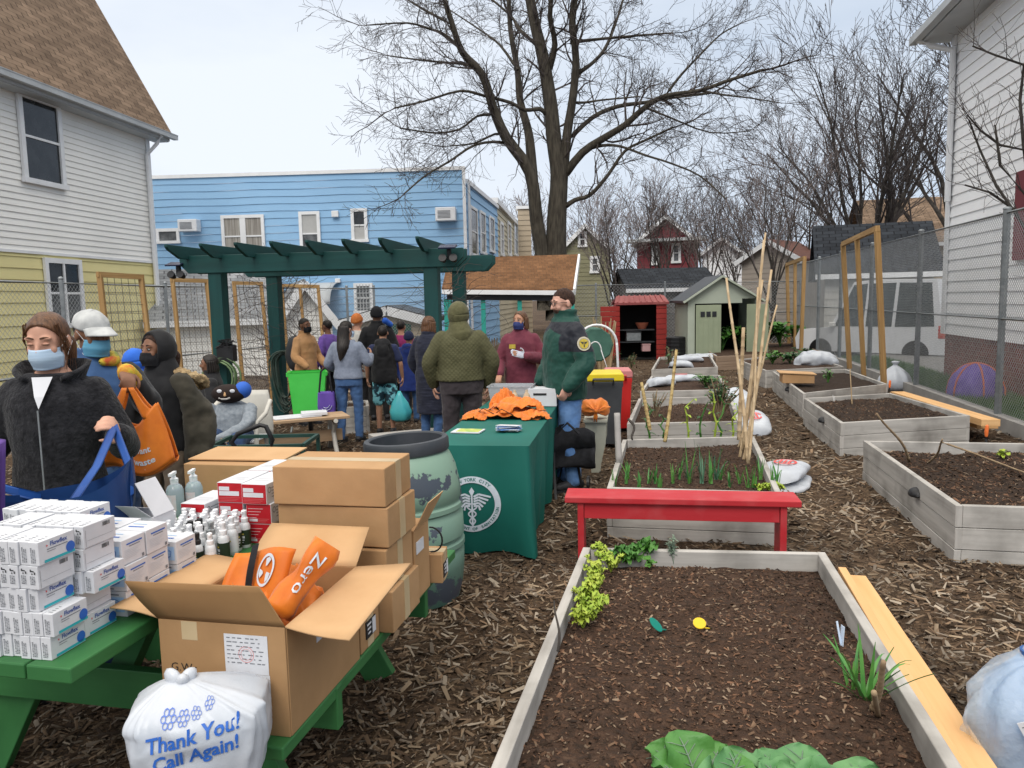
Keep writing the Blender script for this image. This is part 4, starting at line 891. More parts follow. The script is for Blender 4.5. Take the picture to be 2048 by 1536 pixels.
for i,(x_,y_,lab)in enumerate([(1402,1590,'bright green cabbage plant at the bottom edge, leftmost'),(1494,1610,'blue green collard plant with white veined leaves, second from left at the bottom'),(1594,1614,'round leaved cabbage plant third from left at the bottom edge'),(1694,1620,'cabbage plant nearest the right board at the bottom edge')]):
 rg=random.Random(80+i);b_=G(x_,y_,S1);t=thing('cabbage_plant',lab,'plant',b_,group='cabbage plants along the bottom');lv=MB();st=MB()
 for k in range(7):
  a=2*pi*k/7+rg.uniform(-.3,.3);el=rg.uniform(.5,1.5);d=V((math.cos(a),math.sin(a),el)).normalized();s_=b_+d*.04;ll=rg.uniform(.13,.18);st.tube([b_,s_+d*.02],[.007,.005],5)
  leaf(lv,s_,d,ll,ll*.95,.30,.10,10,10,rg,True,.3)
  sd_=d.cross(V((0,0,1))).normalized();up2=sd_.cross(d);f3=lambda u,w_:s_+d*(ll*u)+sd_*w_+up2*.0035-V((0,0,.30*ll*u*u))
  st.tube([f3(u/5,0)for u in range(5)],[.0035,.003,.0025,.002,.001],5)
  for u in(.2,.4,.58):
   for sg in(-1,1):st.tube([f3(u,0),f3(u+.14,sg*ll*.18),f3(u+.22,sg*ll*.30)],[.0018,.0014,.0006],4)
 lv.build('leaves',M_leafcab if i else mat('cabbage_bright',(.055,.18,.035),(.10,.26,.06),rough=.45,scale=6,bump=.35,bscale=30),t,world=True,rn=False,smooth=180);st.build('stem',M_leafgrey,t,world=True,rn=False)
rg=random.Random(3)
for i in range(22):
 x_=1232+i*15.3+rg.uniform(-6,6);y_=rg.choice((962,970,978));tall=1.0 if 1350<x_<1440 else .62
 g_=G(x_,y_,S1);g_.z+=.02
 onion('green onion plant in the front row of the bed behind the red bench' if x_<1345 else('tall blue green leek in the middle of the bed behind the red bench' if x_<1440 else 'green onion plant at the right end of the row behind the red bench'),g_,6,.33*tall*rg.uniform(.8,1.15),.014,.42,100+i,M_onionb if tall==1 and i%2 else M_onion,'onions in the bed behind the red bench' if x_<1345 else('tall leeks in the bed behind the red bench' if x_<1440 else 'onions at the right end of the bed'))
for i in range(4):bushy('low bright green lettuce tuft behind the right end of the red bench',G(1525+i*12,982,S1),7,.05,.05,.045,.04,130+i,M_leafyel,group='lettuce tufts behind the right end of the bench',ruf=.3,nl=3,round_=True)
for i,(x_,y_,hh,yel)in enumerate([(1300,882,.38,0),(1325,884,.28,0),(1377,880,.42,1),(1403,882,.40,0),(1428,884,.5,1),(1440,880,.45,0),(1465,878,.36,1)]):
 rg2=random.Random(140+i);b_=G(x_,y_,S1);t=thing('stalk_plant',['dark green leafy stalk','yellow green leafy stalk'][yel]+' '+['left of the peeling stake','beside the foot of the peeling stake','right of the peeling stake','in the middle of the far row','with drooping yellow leaves right of the middle','under the leafy shrub','next to the bamboo canes'][i]+' in the onion bed','plant',b_);st=MB();lv=MB()
 pts=[b_+V((rg2 .uniform(-.015,.015)*k,rg2 .uniform(-.01,.01)*k,hh*k/5))for k in range(6)];st.tube(pts,[.012,.011,.01,.009,.008,.004],6)
 for k in range(9):a=rg2 .uniform(0,6.3);q=pts[1+k//2];leaf(lv,q,V((math.cos(a),math.sin(a),.6)),.09,.035,.6,.1,5,4,rg2)
 st.build('stem',M_leafyel if yel else M_leaf,t,world=True);lv.build('leaves',M_leafyel if yel else M_leafdk,t,world=True,rn=False)
bushy('dense dark green leafy shrub at the right of the second bed beyond the bench',G(1440,842,S1-.05),34,.52,.26,.085,.036,150,M_leafdk,'leafy_shrub','shrub',ruf=.05,nl=8,stem=M_stem,fromtop=.45)
bushy('low yellowish herb at the left of the second bed beyond the bench',G(1310,838,S1-.05),14,.35,.2,.05,.02,151,M_leafgrey,'herb_plant',ruf=.05,nl=6,stem=M_stem)
bushy('low bright green clump in the bed with one clump',G(1412,776,S1),20,.22,.3,.16,.07,152,M_leaf,ruf=.1,nl=3)
bushy('small green sprout in the bed with the cardboard box',G(1656,768,S1),6,.28,.1,.1,.05,153,M_leaf,ruf=.1,nl=4)
bushy('single bright green sprout at the right side of the nearest right bed',G(2008,918,S1),5,.08,.05,.06,.05,154,M_leafyel,ruf=.2,nl=2,round_=True)
for i,(x_,y_,s_)in enumerate([(1445,700,1),(1488,698,1.1),(1530,693,1.0),(1560,693,1.05),(1590,690,.9)]):
 bushy('large leaved green rhubarb plant '+['at the left end of the brown board bed','second from left in the brown board bed','in the middle of the brown board bed','right of the middle of the brown board bed','at the right end of the brown board bed'][i],G(x_,y_,.36),16,.62*s_,.5,.42,.30,160+i,M_leaf if i!=2 else M_leafdk,'rhubarb_plant',group='rhubarb plants',ruf=.12,nl=2,round_=True,fromtop=.75)
for i,(x_,y_)in enumerate([(1545,728),(1580,727),(1610,723)]):bushy('leafy green crop plant '+['left','middle','right'][i]+' of the row behind the white sack on the right bed',G(x_,y_,.34),14,.3,.3,.2,.1,170+i,M_leafdk if i else M_leaf,group='green crop behind the white sack',ruf=.15,nl=3)
for i,(x_,y_)in enumerate([(1232,735),(1262,745),(1340,738)]):bushy('scrubby green weed '+['beside the small planter with the green lid','beside the red bin near the yellow lid','on the left of the small farthest bed'][i],G(x_,y_,.0 if i<2 else .3),12,.5,.25,.14,.05,180+i,M_leafdk,'weed',stem=M_stem,nl=4)
def cane(label,a,b_,r0,r1,m_=None,name='bamboo_cane',cat='cane',group=None,bend=.0,knots=True,n=12):
 mb=MB();a=V(a);b_=V(b_);pts=[];rs=[]
 for k in range(n+1):
  t=k/n;q=a.lerp(b_,t)+V((math.sin(t*5)*bend,math.cos(t*4)*bend,0));r=r0+(r1-r0)*t
  if knots and 0<k<n:pts+=[q-(b_-a).normalized()*.008,q,q+(b_-a).normalized()*.008];rs+=[r,r*1.22,r]
  else:pts.append(q);rs.append(r)
 mb.tube(pts,rs,8);return mb.solo(name,m_ or M_bamboo,label,cat,group,smooth=180)
CN=[((1497,928),(1455,556),6.15,6.6,.021,.013,'thick bamboo cane leaning left out of the cane bundle'),((1481,915),(1533,466),6.3,6.9,.020,.011,'tallest bamboo cane of the bundle reaching the top'),((1489,920),(1545,540),6.2,6.7,.022,.014,'thick bamboo cane on the right of the bundle'),((1484,905),(1527,560),6.4,6.6,.020,.012,'bamboo cane in the centre of the bundle'),((1499,922),(1518,575),6.1,6.5,.014,.010,'thin bamboo cane at the left inside of the bundle'),((1478,895),(1556,610),6.5,6.8,.016,.010,'thin bamboo cane leaning farthest right'),((1486,900),(1529,480),6.3,6.7,.014,.008,'slender pale bamboo cane behind the tallest one')]
for(a,b_,Y0_,Y1_,r0_2,r1_2,lab)in CN:
 q=P(a[0],a[1],Y0_);q.z=max(q.z,gz(6.2)+.27);cane(lab,q,P(b_[0],b_[1],Y1_),r0_2*.8,r1_2*.75,group='bamboo canes standing in the onion bed',bend=.012)
cane('short broken bamboo cane standing left of the bundle',P(1478,880,6.9),P(1487,655,7.0),.02,.016,group='bamboo canes standing in the onion bed')
M_peel=mat('peeling_stake',(.50,.38,.17),(.30,.20,.08),scale=30,bump=.5)
cane('peeling yellow wooden stake leaning right behind the onions',P(1330,884,7.2),P(1354,700,7.6),.018,.014,M_peel,'wooden_stake','stake',bend=.006)
cane('short yellow stake leaning left beside the peeling one',P(1300,860,7.3),P(1283,765,7.5),.018,.016,M_peel,'wooden_stake','stake')
cane('weathered stake at the left corner of the onion bed',P(1238,930,6.35),P(1234,826,6.45),.028,.026,M_weath,'wooden_stake','stake',knots=False)
cane('thin cane stuck in the second right bed',G(1704,808,.33),P(1700,738,10.2),.008,.006,group=None)
cane('thin dark twig standing against the left board of the nearest bed',P(1116,1305,2.75),P(1112,1200,2.85),.006,.003,M_bark2,'twig','twig',knots=False,bend=.008)
cane('broken dry stalk stump beside the onion clump',G(1745,1425,S1),P(1770,1322,2.25),.011,.008,M_stem,'dry_stalk','stalk',bend=.006)
cane('short cut stalk beside the broken one',G(1756,1432,S1),P(1748,1385,2.2),.009,.009,M_stem,'dry_stalk','stalk',knots=False)
cane('thin forked stalk curving up from the nearest right bed',G(1822,925,S1),P(1758,826,6.1),.012,.007,M_stem,'dry_stalk','stalk',bend=.03)
cane('dry stalk leaning right in the nearest right bed',G(1858,928,S1),P(1888,878,5.9),.01,.006,M_stem,'dry_stalk','stalk',bend=.02)
cane('long dry cane lying across the nearest right bed',G(1885,885,S1+.08),G(2060,948,S1+.02),.009,.006,M_stem,'dry_stalk','stalk',bend=.01)
cane('black root shaped hook at the corner of the second bed beyond the bench',P(1258,840,7.6),P(1270,878,7.3),.015,.01,M_bark2,'dead_branch','branch',bend=.03,knots=False)
for i,(x_,y_,lab)in enumerate([(1779,782,'orange handled trowel stuck in the second right bed'),(1972,884,'orange handled trowel stuck in the nearest right bed')]):
 q=G(x_,y_,.33);t=thing('trowel',lab,'trowel',q,group='orange handled trowels');mb=MB();mb.tube([(0,0,0),(.0,0,.06)],.011,8);mb.build('blade',M_black,t);mb=MB();mb.capsule([(0,0,.06),(.0,0,.1),(.004,0,.15)],[.014,.018,.015],10);mb.build('handle',mat('orange_plastic',(.75,.17,.04),rough=.4),t,smooth=180)
for(x_,y_,c_,lab,sh)in[(1312,1250,(.0,.20,.15),'dark green oval plant marker lying on the soil',0),(1399,1247,(.75,.50,.02),'yellow plant marker lying on the soil',1),(1682,1288,(.62,.72,.85),'pale blue white plant tag standing among the onion leaves',2),(1668,802,(.7,.68,.66),'small white plant tag in the second right bed',3)]:
 q=G(x_,y_,S1+.02);mb=MB();r=.026
 if sh<2:
  mb.prism([q+V((r*math.cos(a)*1.05,r*.8*math.sin(a),.015*math.sin(a)-.02*math.cos(a)*(1-sh)))for a in[2*pi*k/18 for k in range(18)]],(0,.0,.003))
  mb.beam(q+V((.02,.0,-.02)),q+V((.045,.02,-.03)),.012,.003)
 else:mb.beam(q+V((0,0,-.03)),q+V((.01,.01,.07)),.032 if sh==2 else .02,.002,up=(1,0,0));mb.beam(q+V((.002,.0,-.01)),q+V((-.01,.02,.085)),.01,.002)
 mb.solo('plant_marker',mat('marker_%d'%sh,c_,rough=.4),lab,'plant marker')
bz=.47;a=G(1129,994,bz);c=G(1604,1002,bz);ux=(c-a).normalized();uy=V((-ux.y,ux.x,0));z_=gz(a.y);Lb=(c-a).length
bn=thing('bench','long narrow red painted wooden bench between the two front beds','bench',(a.x+c.x)/2*V((1,0,0))+V((0,(a.y+c.y)/2,z_)),math.atan2(ux.y,ux.x))
hl=Lb/2
mb=MB();mb.box((0,.12,bz-.02),(Lb,.24,.04));mb.build('seat',M_redpaint,bn,uv=True,bevel=.006)
for s in(-1,1):
 mb=MB();mb.box((s*(hl-.1),.12,(bz-.04)/2-.02),(.04,.20,bz-.0));mb.build('leg',M_redpaint,bn,uv=True,bevel=.004)
mb=MB();mb.box((0,.045,bz-.095),(Lb-.245,.03,.10));mb.build('apron',M_redpaint,bn,uv=True,bevel=.003)
def plank(label,a,b_,w_,h_,m_=M_fresh,name='lumber_plank',cat='lumber'):
 mb=MB();mb.beam(a,b_,w_,h_);o=mb.solo(name,m_,label,cat,uv=True,bevel=.004);return o
plank('narrow fresh orange plank lying along the right board of the nearest bed',G(1684,1134,.30)-V((0,0,.09)),G(1945,1570,.30)-V((0,0,.09)),.040,.18)
plank('wide fresh orange plank lying outside the narrow one by the nearest bed',G(1711,1150,.25)-V((0,0,.05)),G(1984,1570,.25)-V((0,0,.05)),.10,.10)
plank('thick fresh orange timber along the right side of the second right bed',G(1795,788,.28),G(1982,846,.28),.2,.08)
plank('second fresh timber lying under the thick orange one',G(1795,790,.19),G(1975,850,.19),.24,.09)
mb=MB();q=G(1595,766,.37);
bx=thing('cardboard_box','open brown cardboard box sitting on the corner of the third right bed','box',q,GA);mb.box((0,.1,.08),(.5,.4,.15));mb.build('carton',M_card,bx,bevel=.005);mb=MB();mb.box((-.02,.1,.165),(.58,.44,.012),Matrix.Rotation(.05,4,'Y'));mb.build('lid_flap',M_card2,bx)
def sack(label,c,L_,w_,h_,rz,seed,logo=True,m_=None,name='soil_sack',tilt=0,group='white sacks of soil'):
 t=thing(name,label,'sack',c,rz,group=group);rings=[];R=Matrix.Rotation(tilt,4,'Y')
 for i in range(15):
  u=i/14;s=abs(2*u-1);env=(1-s**4)**.5*.97+.03;ww=w_*(.5*env**.5)*(.95+.1*(s>.85));hh=h_*.5*env
  ring=[]
  for j in range(20):
   a=2*pi*j/20;q=V(((u-.5)*L_,ww*math.copysign(abs(math.cos(a))**.7,math.cos(a)),hh+hh*math.copysign(abs(math.sin(a))**.8,math.sin(a))));d=h_*.16*nz((q.x*7+seed,q.y*7,q.z*7))*(.4+s);ring.append(R@(q+V((0,d*.5,d if math.sin(a)>-.3 else 0))))
  rings.append(ring)
 mb=MB();mb.loft(rings);o=mb.build('sack_body',m_ or M_sack,t,smooth=180);modifier(o,'SUBSURF',levels=2,render_levels=2);modifier(o,'DISPLACE',texture=clouds(.22,1),strength=h_*.35,mid_level=.5,texture_coords='LOCAL')
 if logo:
  mb=MB();top=lambda x,y:R@V((x,y,h_*(1.0+.02)-h_*.5*((2*x/L_)**4)*.6-h_*.9*(2*y/w_)**4*.5+.006))
  n=26;rx,ry=L_*.17,w_*.26
  for j in range(n):
   a0=2*pi*j/n;a1=2*pi*(j+1)/n
   mb.add([top(rx*math.cos(a)*f,ry*math.sin(a)*f)for a,f in((a0,.8),(a1,.8),(a1,1),(a0,1))],[(0,1,2,3)])
  for k in(-1,0,1):mb.add([top(rx*x_,ry*(k*.38+y_))for x_,y_ in((-.6,-.1),(.6,-.1),(.6,.12),(-.6,.12))],[(0,1,2,3)])
  mb.build('printed_emblem',M_redink,t,rn=False)
 return t
q=G(1590,978);sack('white soil sack lying flat at the bottom of the pile beside the onion bed',q+V((-.02,.1,.0)),.62,.40,.09,GA+pi/2-.25,1,False)
sack('white soil sack with red emblem lying on top of the pile beside the onion bed',q+V((-.05,.12,.09)),.64,.40,.13,GA+pi/2-.35,2)
sack('white soil sack with red emblem leaning against the end of the onion bed',G(1520,868)+V((-.05,.15,.06)),.62,.42,.17,GA+pi/2+.15,3,tilt=-.30)
sack('crumpled white sack slumped behind the bamboo canes',G(1482,822)+V((-.05,.1,.05)),.7,.45,.25,GA+pi/2,4,False,tilt=-.35)
sack('white sack lying in the bed with one clump',G(1362,764,.31),.7,.4,.14,.2,5)
sack('white crumpled sack behind the lone clump bed',G(1322,772,.31),.5,.35,.16,.4,6,False)
sack('white sack lying across the small farthest bed',G(1372,724,.33),.9,.5,.16,.15,7,False)
sack('bright white bag on the front of the small farthest bed',G(1362,735,.34),.55,.4,.16,-.3,8,False)
sack('blue white sack standing at the left end of the fourth right bed',G(1492,735),.7,.5,.3,1.2,9,False)
sack('white sack draped over the back of the third right bed',G(1632,734,.28),.95,.6,.34,-.1,10,False)
sack('white sack lying on the dark green tray by the green shed',V((P(1400,700,21).x,21,gz(21)+.18)),1.1,.7,.20,.05,11,False)
def tied(label,c,r,h_,seed,m_=None):
 mb=MB();prof=[(.3,0),(.8,.02),(1.0,.2),(.92,.42),(.66,.62),(.3,.78),(.13,.84),(.1,.87),(.2,.93),(.26,1.0)]
 rings=[]
 for k,(rr,z)in enumerate(prof):
  rings.append([V(c)+V((r*rr*(1+.10*math.sin(a*7+seed+k*.3)*(.4+z))*math.cos(a),r*rr*(1+.10*math.sin(a*7+seed+k*.3)*(.4+z))*math.sin(a),h_*z))for a in[2*pi*j/36 for j in range(36)]])
 mb.loft(rings);o=mb.solo('tied_bag',m_ or M_sack,label,'bag',smooth=180);modifier(o,'SUBSURF',levels=1,render_levels=1);return o
tied('white plastic bag tied at the top standing by the right fence',G(1800,785,.05)+V((.0,.2,0)),.30,.56,2)
def local_wall_box(t,name,m_,c,d,M=None,**k):mb=MB();mb.box(c,d,M);return mb.build(name,m_,t,**k)
Ys=24.0;q=P(1282,708,Ys);k_=Ys/F
rs_=thing('storage_shed','small open red plastic shed with its left door swung open','shed',(q.x,Ys,gz(Ys)),-.04)
zt=P(1282,608,Ys).z-gz(Ys);sw=1.55
mb=MB()
for i in range(11):mb.box((sw/2-.14,0,(i+.5)*zt/11),(.32,.05,zt/11-.012))
mb.build('door',M_shedred,rs_,bevel=.006)['label']='closed right door of ribbed red plastic'
mb=MB();Md=Matrix.Translation((-sw/2+.12,-.02,0))@Matrix.Rotation(math.radians(20),4,'Z')
for i in range(11):mb.box((-.34,-.02,(i+.5)*zt/11-.05),(.64,.05,zt/11-.012),Md)
d=mb.build('door',M_shedred,rs_,bevel=.006);d['label']='open left door of ribbed red plastic'
mb=MB();mb.box((-sw/2+.03,.45,zt/2),(.05,.9,zt));mb.box((sw/2-.01,.48,zt/2),(.05,.85,zt));mb.box((0,.92,zt/2),(sw-.02,.05,zt));mb.build('wall',M_shedred,rs_)
mb=MB();mb.box((0,.42,zt/2),(sw-.08,.9,zt-.04));
mb=MB();mb.box((0,.885,zt/2),(sw-.1,.01,zt-.04));mb.box((0,.45,.02),(sw-.1,.8,.03));mb.build('painted_shade',M_shade,rs_)  # black sheets on back and floor paint the shade in the open shed
mb=MB();mb.loft([[V((x_,-.08,z))for x_,z in((-sw/2-.05,zt-.02),(sw/2+.08,zt-.02),(sw/2+.08,zt+.05),(-sw/2-.05,zt+.05))],[V((x_*.88,.30,z))for x_,z in((-sw/2-.05,zt+.20),(sw/2+.08,zt+.20),(sw/2+.08,zt+.26),(-sw/2-.05,zt+.26))],[V((x_,.98,z))for x_,z in((-sw/2-.05,zt-.02),(sw/2+.08,zt-.02),(sw/2+.08,zt+.05),(-sw/2-.05,zt+.05))]])
for i in range(9):x_=-sw/2+.05+i*sw/8.6;mb.beam((x_,-.06,zt+.06),(x_*.9,.28,zt+.27),.05,.03)
mb.build('roof',M_shedroof,rs_)
def ins(label,name,cat,dx,dy,dz,size,m_):mb=MB();mb.box((0,0,size[2]/2),size);o=mb.build(name,m_,None,bevel=.02);o.location=V((q.x+dx,Ys+dy,gz(Ys)+dz));tag(o,label,cat);return o
local_wall_box(rs_,'shelf',M_dgrey,(-.1,.5,.55),(1.1,.6,.03));
def crate(label,loc,s,m_,rim=None):
 t=thing('storage_crate',label,'crate',loc);mb=MB();mb.box((0,0,s[2]/2),s);mb.build('tub',m_,t,bevel=.02);mb=MB();mb.box((0,0,s[2]),(s[0]*1.06,s[1]*1.06,.04));mb.build('lid',rim or m_,t,bevel=.01);return t
crate('grey storage bin on the shelf inside the red shed',(q.x-.18,Ys+.45,gz(Ys)+.58),(.46,.4,.28),M_galv,M_dgrey)
crate('pink and white box at the bottom of the red shed',(q.x+.2,Ys+.3,gz(Ys)+.25),(.26,.3,.22),mat('pale_pink',(.5,.3,.3)))
mb=MB();mb.lathe([(.12,0),(.2,.16),(.21,.2)],16,(q.x+.12,Ys+.5,gz(Ys)+.95));mb.solo('plant_pot',mat('terracotta_dull',(.30,.09,.05)),'terracotta pot on the upper shelf inside the red shed','pot',smooth=40)
local_wall_box(rs_,'shelf',M_dgrey,(-.1,.5,.93),(1.1,.6,.03))
Ys=22.0;q=P(1443,708,Ys);gs=thing('storage_shed','sage green resin shed with gabled roof and open double doors','shed',(q.x,Ys,gz(Ys)),-.03)
X=lambda px,py:(P(px,py,Ys)-V((q.x,Ys,gz(Ys))))
wl=X(1376,650).x;wr=X(1515,650).x;zw=X(1440,598).z;zr=X(1443,556).z;xr=X(1443,556).x
mb=MB();mb.prism([V((wl,0,0)),V((wl+.2,0,0)),V((wl+.2,0,zw-.12)),V((wr-.45,0,zw-.12)),V((wr-.45,0,zw-.0)),V((wr,0,zw)),V((xr,0,zr)),V((wl,0,zw))],(0,.08,0));mb.box((wl+.03,1.0,zw/2),(.06,1.9,zw));mb.box((wr-.03,1.0,zw/2),(.06,1.9,zw));mb.box(((wl+wr)/2,1.97,zw/2),(wr-wl,.06,zw));mb.build('wall',M_shedgreen,gs)
mb=MB();mb.box(((wl+wr)/2,1.9,zw/2),(wr-wl-.14,.02,zw-.05));mb.build('painted_shade',M_shade,gs)  # black sheet before the back wall, shade painted behind the open doors
mb=MB();up=V((0,0,.07))
for x0_,zz0 in((wl-.14,zw-.1),(wr+.14,zw-.1)):
 p=[V((x0_,-.12,zz0)),V((xr,-.12,zr+.02)),V((xr,2.1,zr+.02)),V((x0_,2.1,zz0))];mb.hexa(p+[v_+up for v_ in p])
mb.build('roof',M_dgrey,gs)
mb=MB()
for x0_,zz0 in((wl-.15,zw-.1),(wr+.15,zw-.1)):mb.beam(V((x0_,-.13,zz0+.02)),V((xr,-.13,zr+.05)),.05,.13,up=(0,1,0))
mb.build('rake_trim',M_shedgreen,gs)
def sdoor(lab,x0_,x1_,rot,hinge):
 Md=Matrix.Translation((hinge,-.06,0))@Matrix.Rotation(rot,4,'Z')@Matrix.Translation((-hinge,0,0));mb=MB();mb.box(((x0_+x1_)/2,0,(zw-.15)/2),(x1_-x0_,.05,zw-.17),Md);d=mb.build('door',M_sheddoor,gs,bevel=.008);d['label']=lab
 mb=MB()
 for i in range(3):w_=(x1_-x0_)/5;mb.box((x0_+(x1_-x0_)*(.27+.23*i),-.03,zw-.42),(w_*.85,.02,.15),Md)
 mb.build('door_window',M_glass,d);mb=MB()
 for i in range(5):mb.box((x0_+(x1_-x0_)*(.1+.2*i),-.028,.75),(.012,.012,1.2),Md)
 mb.build('door_rib',M_sheddoor,d)
xa=X(1391,650).x;xb=X(1440,650).x;sdoor('left door of the sage shed, nearly closed',xa,xb,-.12,xa)
xa=X(1492,650).x;sdoor('right door of the sage shed, swung open',xa-.62,xa,2.5,xa)
q=P(1354,700,22.6);mb=MB();mb.lathe([(.34,0),(.31,.7),(.33,.71),(.33,.76),(.3,.78)],8,(q.x,22.6,gz(22)))
for i in range(6):mb.lathe([(.355-.006*i,.05+i*.11),(.36-.006*i,.08+i*.11)],8,(q.x,22.6,gz(22)))
mb.solo('compost_bin',M_black,'black ribbed compost bin between the red and the green shed','compost bin')
mb=MB();q=P(1400,712,21);q.z=gz(21)
mb.loft([[q+V((x_*.9,y_*.9,0))for x_,y_ in((-.75,-.4),(.75,-.4),(.75,.4),(-.75,.4))],[q+V((x_,y_,.2))for x_,y_ in((-.75,-.4),(.75,-.4),(.75,.4),(-.75,.4))]]);mb.solo('tray',mat('dark_green_plastic',(.01,.06,.045)),'dark green plastic tray in front of the green shed','tray',bevel=.02)
q=P(1192,690,16.0);t=thing('compost_tumbler','green drum compost tumbler in a white frame behind the man in green','compost tumbler',(q.x,16,gz(16)),.05);zc=q.z-gz(16)
mb=MB();mb.lathe([(.33,-.45),(.36,-.42),(.36,.42),(.33,.45)],10,(0,0,0),Matrix.Translation((0,.4,zc))@Matrix.Rotation(pi/2,4,'X'));mb.build('drum',mat('tumbler_green',(.05,.13,.10),(.07,.17,.13)),t)
mb=MB();mb.tube([V((.42*math.cos(a),-.1,zc+.42*math.sin(a)))for a in[pi*k/14 for k in range(15)]],.026,8)
for s in(-1,1):mb.tube([(s*.42,-.1,zc),(s*.46,-.1,0)],.026,8)
mb.build('frame',M_whiteplastic,t,smooth=60)
mb=MB();mb.tube([V((.13*math.cos(a)-.05,-.2,zc-.12+.2*math.sin(a)))for a in[pi*k/10 for k in range(11)]]+[(-.25,-.3,.05)],.012,6);mb.tube([(.08,-.2,zc-.12),(.3,-.4,0.05)],.012,6);mb.build('hose_arm',M_whiteplastic,t)
mb=MB();q=P(1203,712,15.2);mb.box((q.x,15.2,gz(15)+.22),(.34,.3,.4));mb.solo('crate',mat('dull_yellow',(.55,.36,.06)),'dull yellow crate under the compost tumbler','crate',bevel=.02)
q=P(1226,745,12.6);q.z=gz(12.6);t=thing('planter_box','small white slatted planter with flat green lid','planter',q,-.2);mb=MB()
for i in range(4):mb.box((-.15+i*.1,0,.2),(.092,.36,.4))
mb.build('body',M_trim,t);mb=MB();mb.box((0,0,.43),(.54,.5,.05));mb.build('lid',mat('sage_lid',(.09,.20,.10),(.12,.25,.13)),t,bevel=.01)
def bin_(label,px0,px1,ytop,Y,body,lid,tall,dpt=.55):
 a=P(px0,ytop,Y);c=P(px1,ytop,Y);wd=c.x-a.x;cx=(a.x+c.x)/2;t=thing('wheeled_bin',label,'bin',(cx,Y,gz(Y)),-.08);H_=a.z-gz(Y)
 R_=lambda s,z:[V((x_*wd/2*s,y_*dpt*s,z))for x_,y_ in((-1,0),(1,0),(1,1),(-1,1))]
 mb=MB();mb.loft([R_(.80,.06),R_(.96,H_-.16),R_(1.0,H_-.16),R_(1.0,H_-.10)]);mb.build('body',body,t,bevel=.015)
 mb=MB();mb.loft([R_(1.05,H_-.095),R_(1.05,H_-.02),R_(.95,H_)]);mb.build('lid',lid,t,bevel=.02)
 mb=MB();mb.tube([(-wd*.25,.02-.05,H_-.13),(-wd*.25,-.09,H_-.06),(wd*.25,-.09,H_-.06),(wd*.25,-.03,H_-.13)],.016,6);mb.build('handle',body,t)
 for s in(-1,1):mb=MB();mb.lathe([(.11,-.03),(.12,-.02),(.12,.02),(.11,.03)],16,(0,0,0),Matrix.Translation((s*wd*.36,dpt*.85,.12))@Matrix.Rotation(pi/2,4,'Y'));mb.build('wheel',M_black,t)
 return t
bin_('dark grey wheeled bin with yellow lid behind the man in the green jacket',1166,1246,748,9.0,M_dgrey,mat('yellow_lid',(.75,.60,.02),(.68,.52,.02),rough=.4),1)
bin_('red wheeled bin with pinkish lid behind the yellow lidded bin',1212,1264,742,10.2,mat('red_bin',(.52,.02,.018),(.45,.018,.015),rough=.4),mat('pink_lid',(.52,.20,.20)),1)
Yv=20.5;qa=P(1762,690,Yv);qb=P(1925,690,Yv);Lc=qb.x-qa.x
car=thing('parked_car','white sport utility vehicle parked behind the right fence','car',(P(1897,600,19.5).x-2.3*.9*math.cos(-.87),19.5-2.3*.9*math.sin(-.87),-.3),-.87);car.scale=(.9,.9,.9)
zt=(P(1840,556,Yv).z+.3)/.9;prof=[(-2.3,.35),(-2.35,.75),(-2.2,1.02),(-1.15,1.12),(-.55,zt-.06),(.2,zt),(1.9,zt-.04),(2.2,1.15),(2.3,.8),(2.28,.35)]
mb=MB();rings=[]
for yy,ins_ in((0,1),(.06,1.0),(1.75,1.0),(1.81,1)):rings.append([V((x_*(.985 if yy in(0,1.81)else 1),yy+(.14*max(0,(z-1.1)/.7)if yy<1 else-.14*max(0,(z-1.1)/.7)),z*(1 if yy not in(0,1.81)else .995)))for x_,z in prof])
mb.loft(rings);mb.build('body',mat('white_car_paint',(.72,.73,.75),(.68,.69,.71),rough=.25,scale=1),car,smooth=35)
M_carglass=mat('car_glass',(.025,.035,.04),(.05,.065,.07),rough=.08,scale=2)
for pl in([(-1.0,1.14),(-.52,zt-.16),(-.1,zt-.12),(-.1,1.14)],[(-.02,1.14),(-.02,zt-.12),(.75,zt-.12),(.75,1.14)],[(.85,1.14),(.85,zt-.12),(1.75,zt-.14),(1.95,1.16)]):
 mb=MB();mb.prism([V((x_,-.008+.14*max(0,(z-1.1)/.7),z))for x_,z in pl],(0,.01,0));mb.build('window',M_carglass,car)
mb=MB();mb.box((2.16,.06,1.0),(.2,.16,.36));mb.build('tail_light',mat('red_lamp',(.5,.02,.02),(.6,.2,.15),rough=.2,scale=9),car,bevel=.02)
mb=MB();mb.box((-1.02,-.09,1.2),(.18,.14,.14));mb.build('mirror',M_white,car,bevel=.03)
for x_ in(-1.45,1.45):
 for y_ in(-.02,1.6):mb=MB();mb.lathe([(.2,0),(.37,.0),(.38,.03),(.38,.2),(.36,.22),(.2,.22)],24,(0,0,0),Matrix.Translation((x_,y_+.22,.37))@Matrix.Rotation(pi/2,4,'X'));mb.build('wheel',M_black,car,smooth=40)
q=P(1950,800,12.0);q.z=.0
t=thing('play_tent','purple fabric dome with orange cords lying behind the right fence','play tent',q,.3);mb=MB();Rr=.42
mb.grid(lambda u,v:V((Rr*math.sin(v*1.75+.02)*math.cos(2*pi*u),Rr*.9*math.sin(v*1.75+.02)*math.sin(2*pi*u),.05+Rr*1.1*max(math.cos(v*1.75),-.12)+.02*nz((u*6,v*6,1)))),28,12)
mb.build('fabric',mat('purple_fabric',(.10,.06,.30),(.17,.11,.42),scale=8,rough=.8),t,smooth=180)
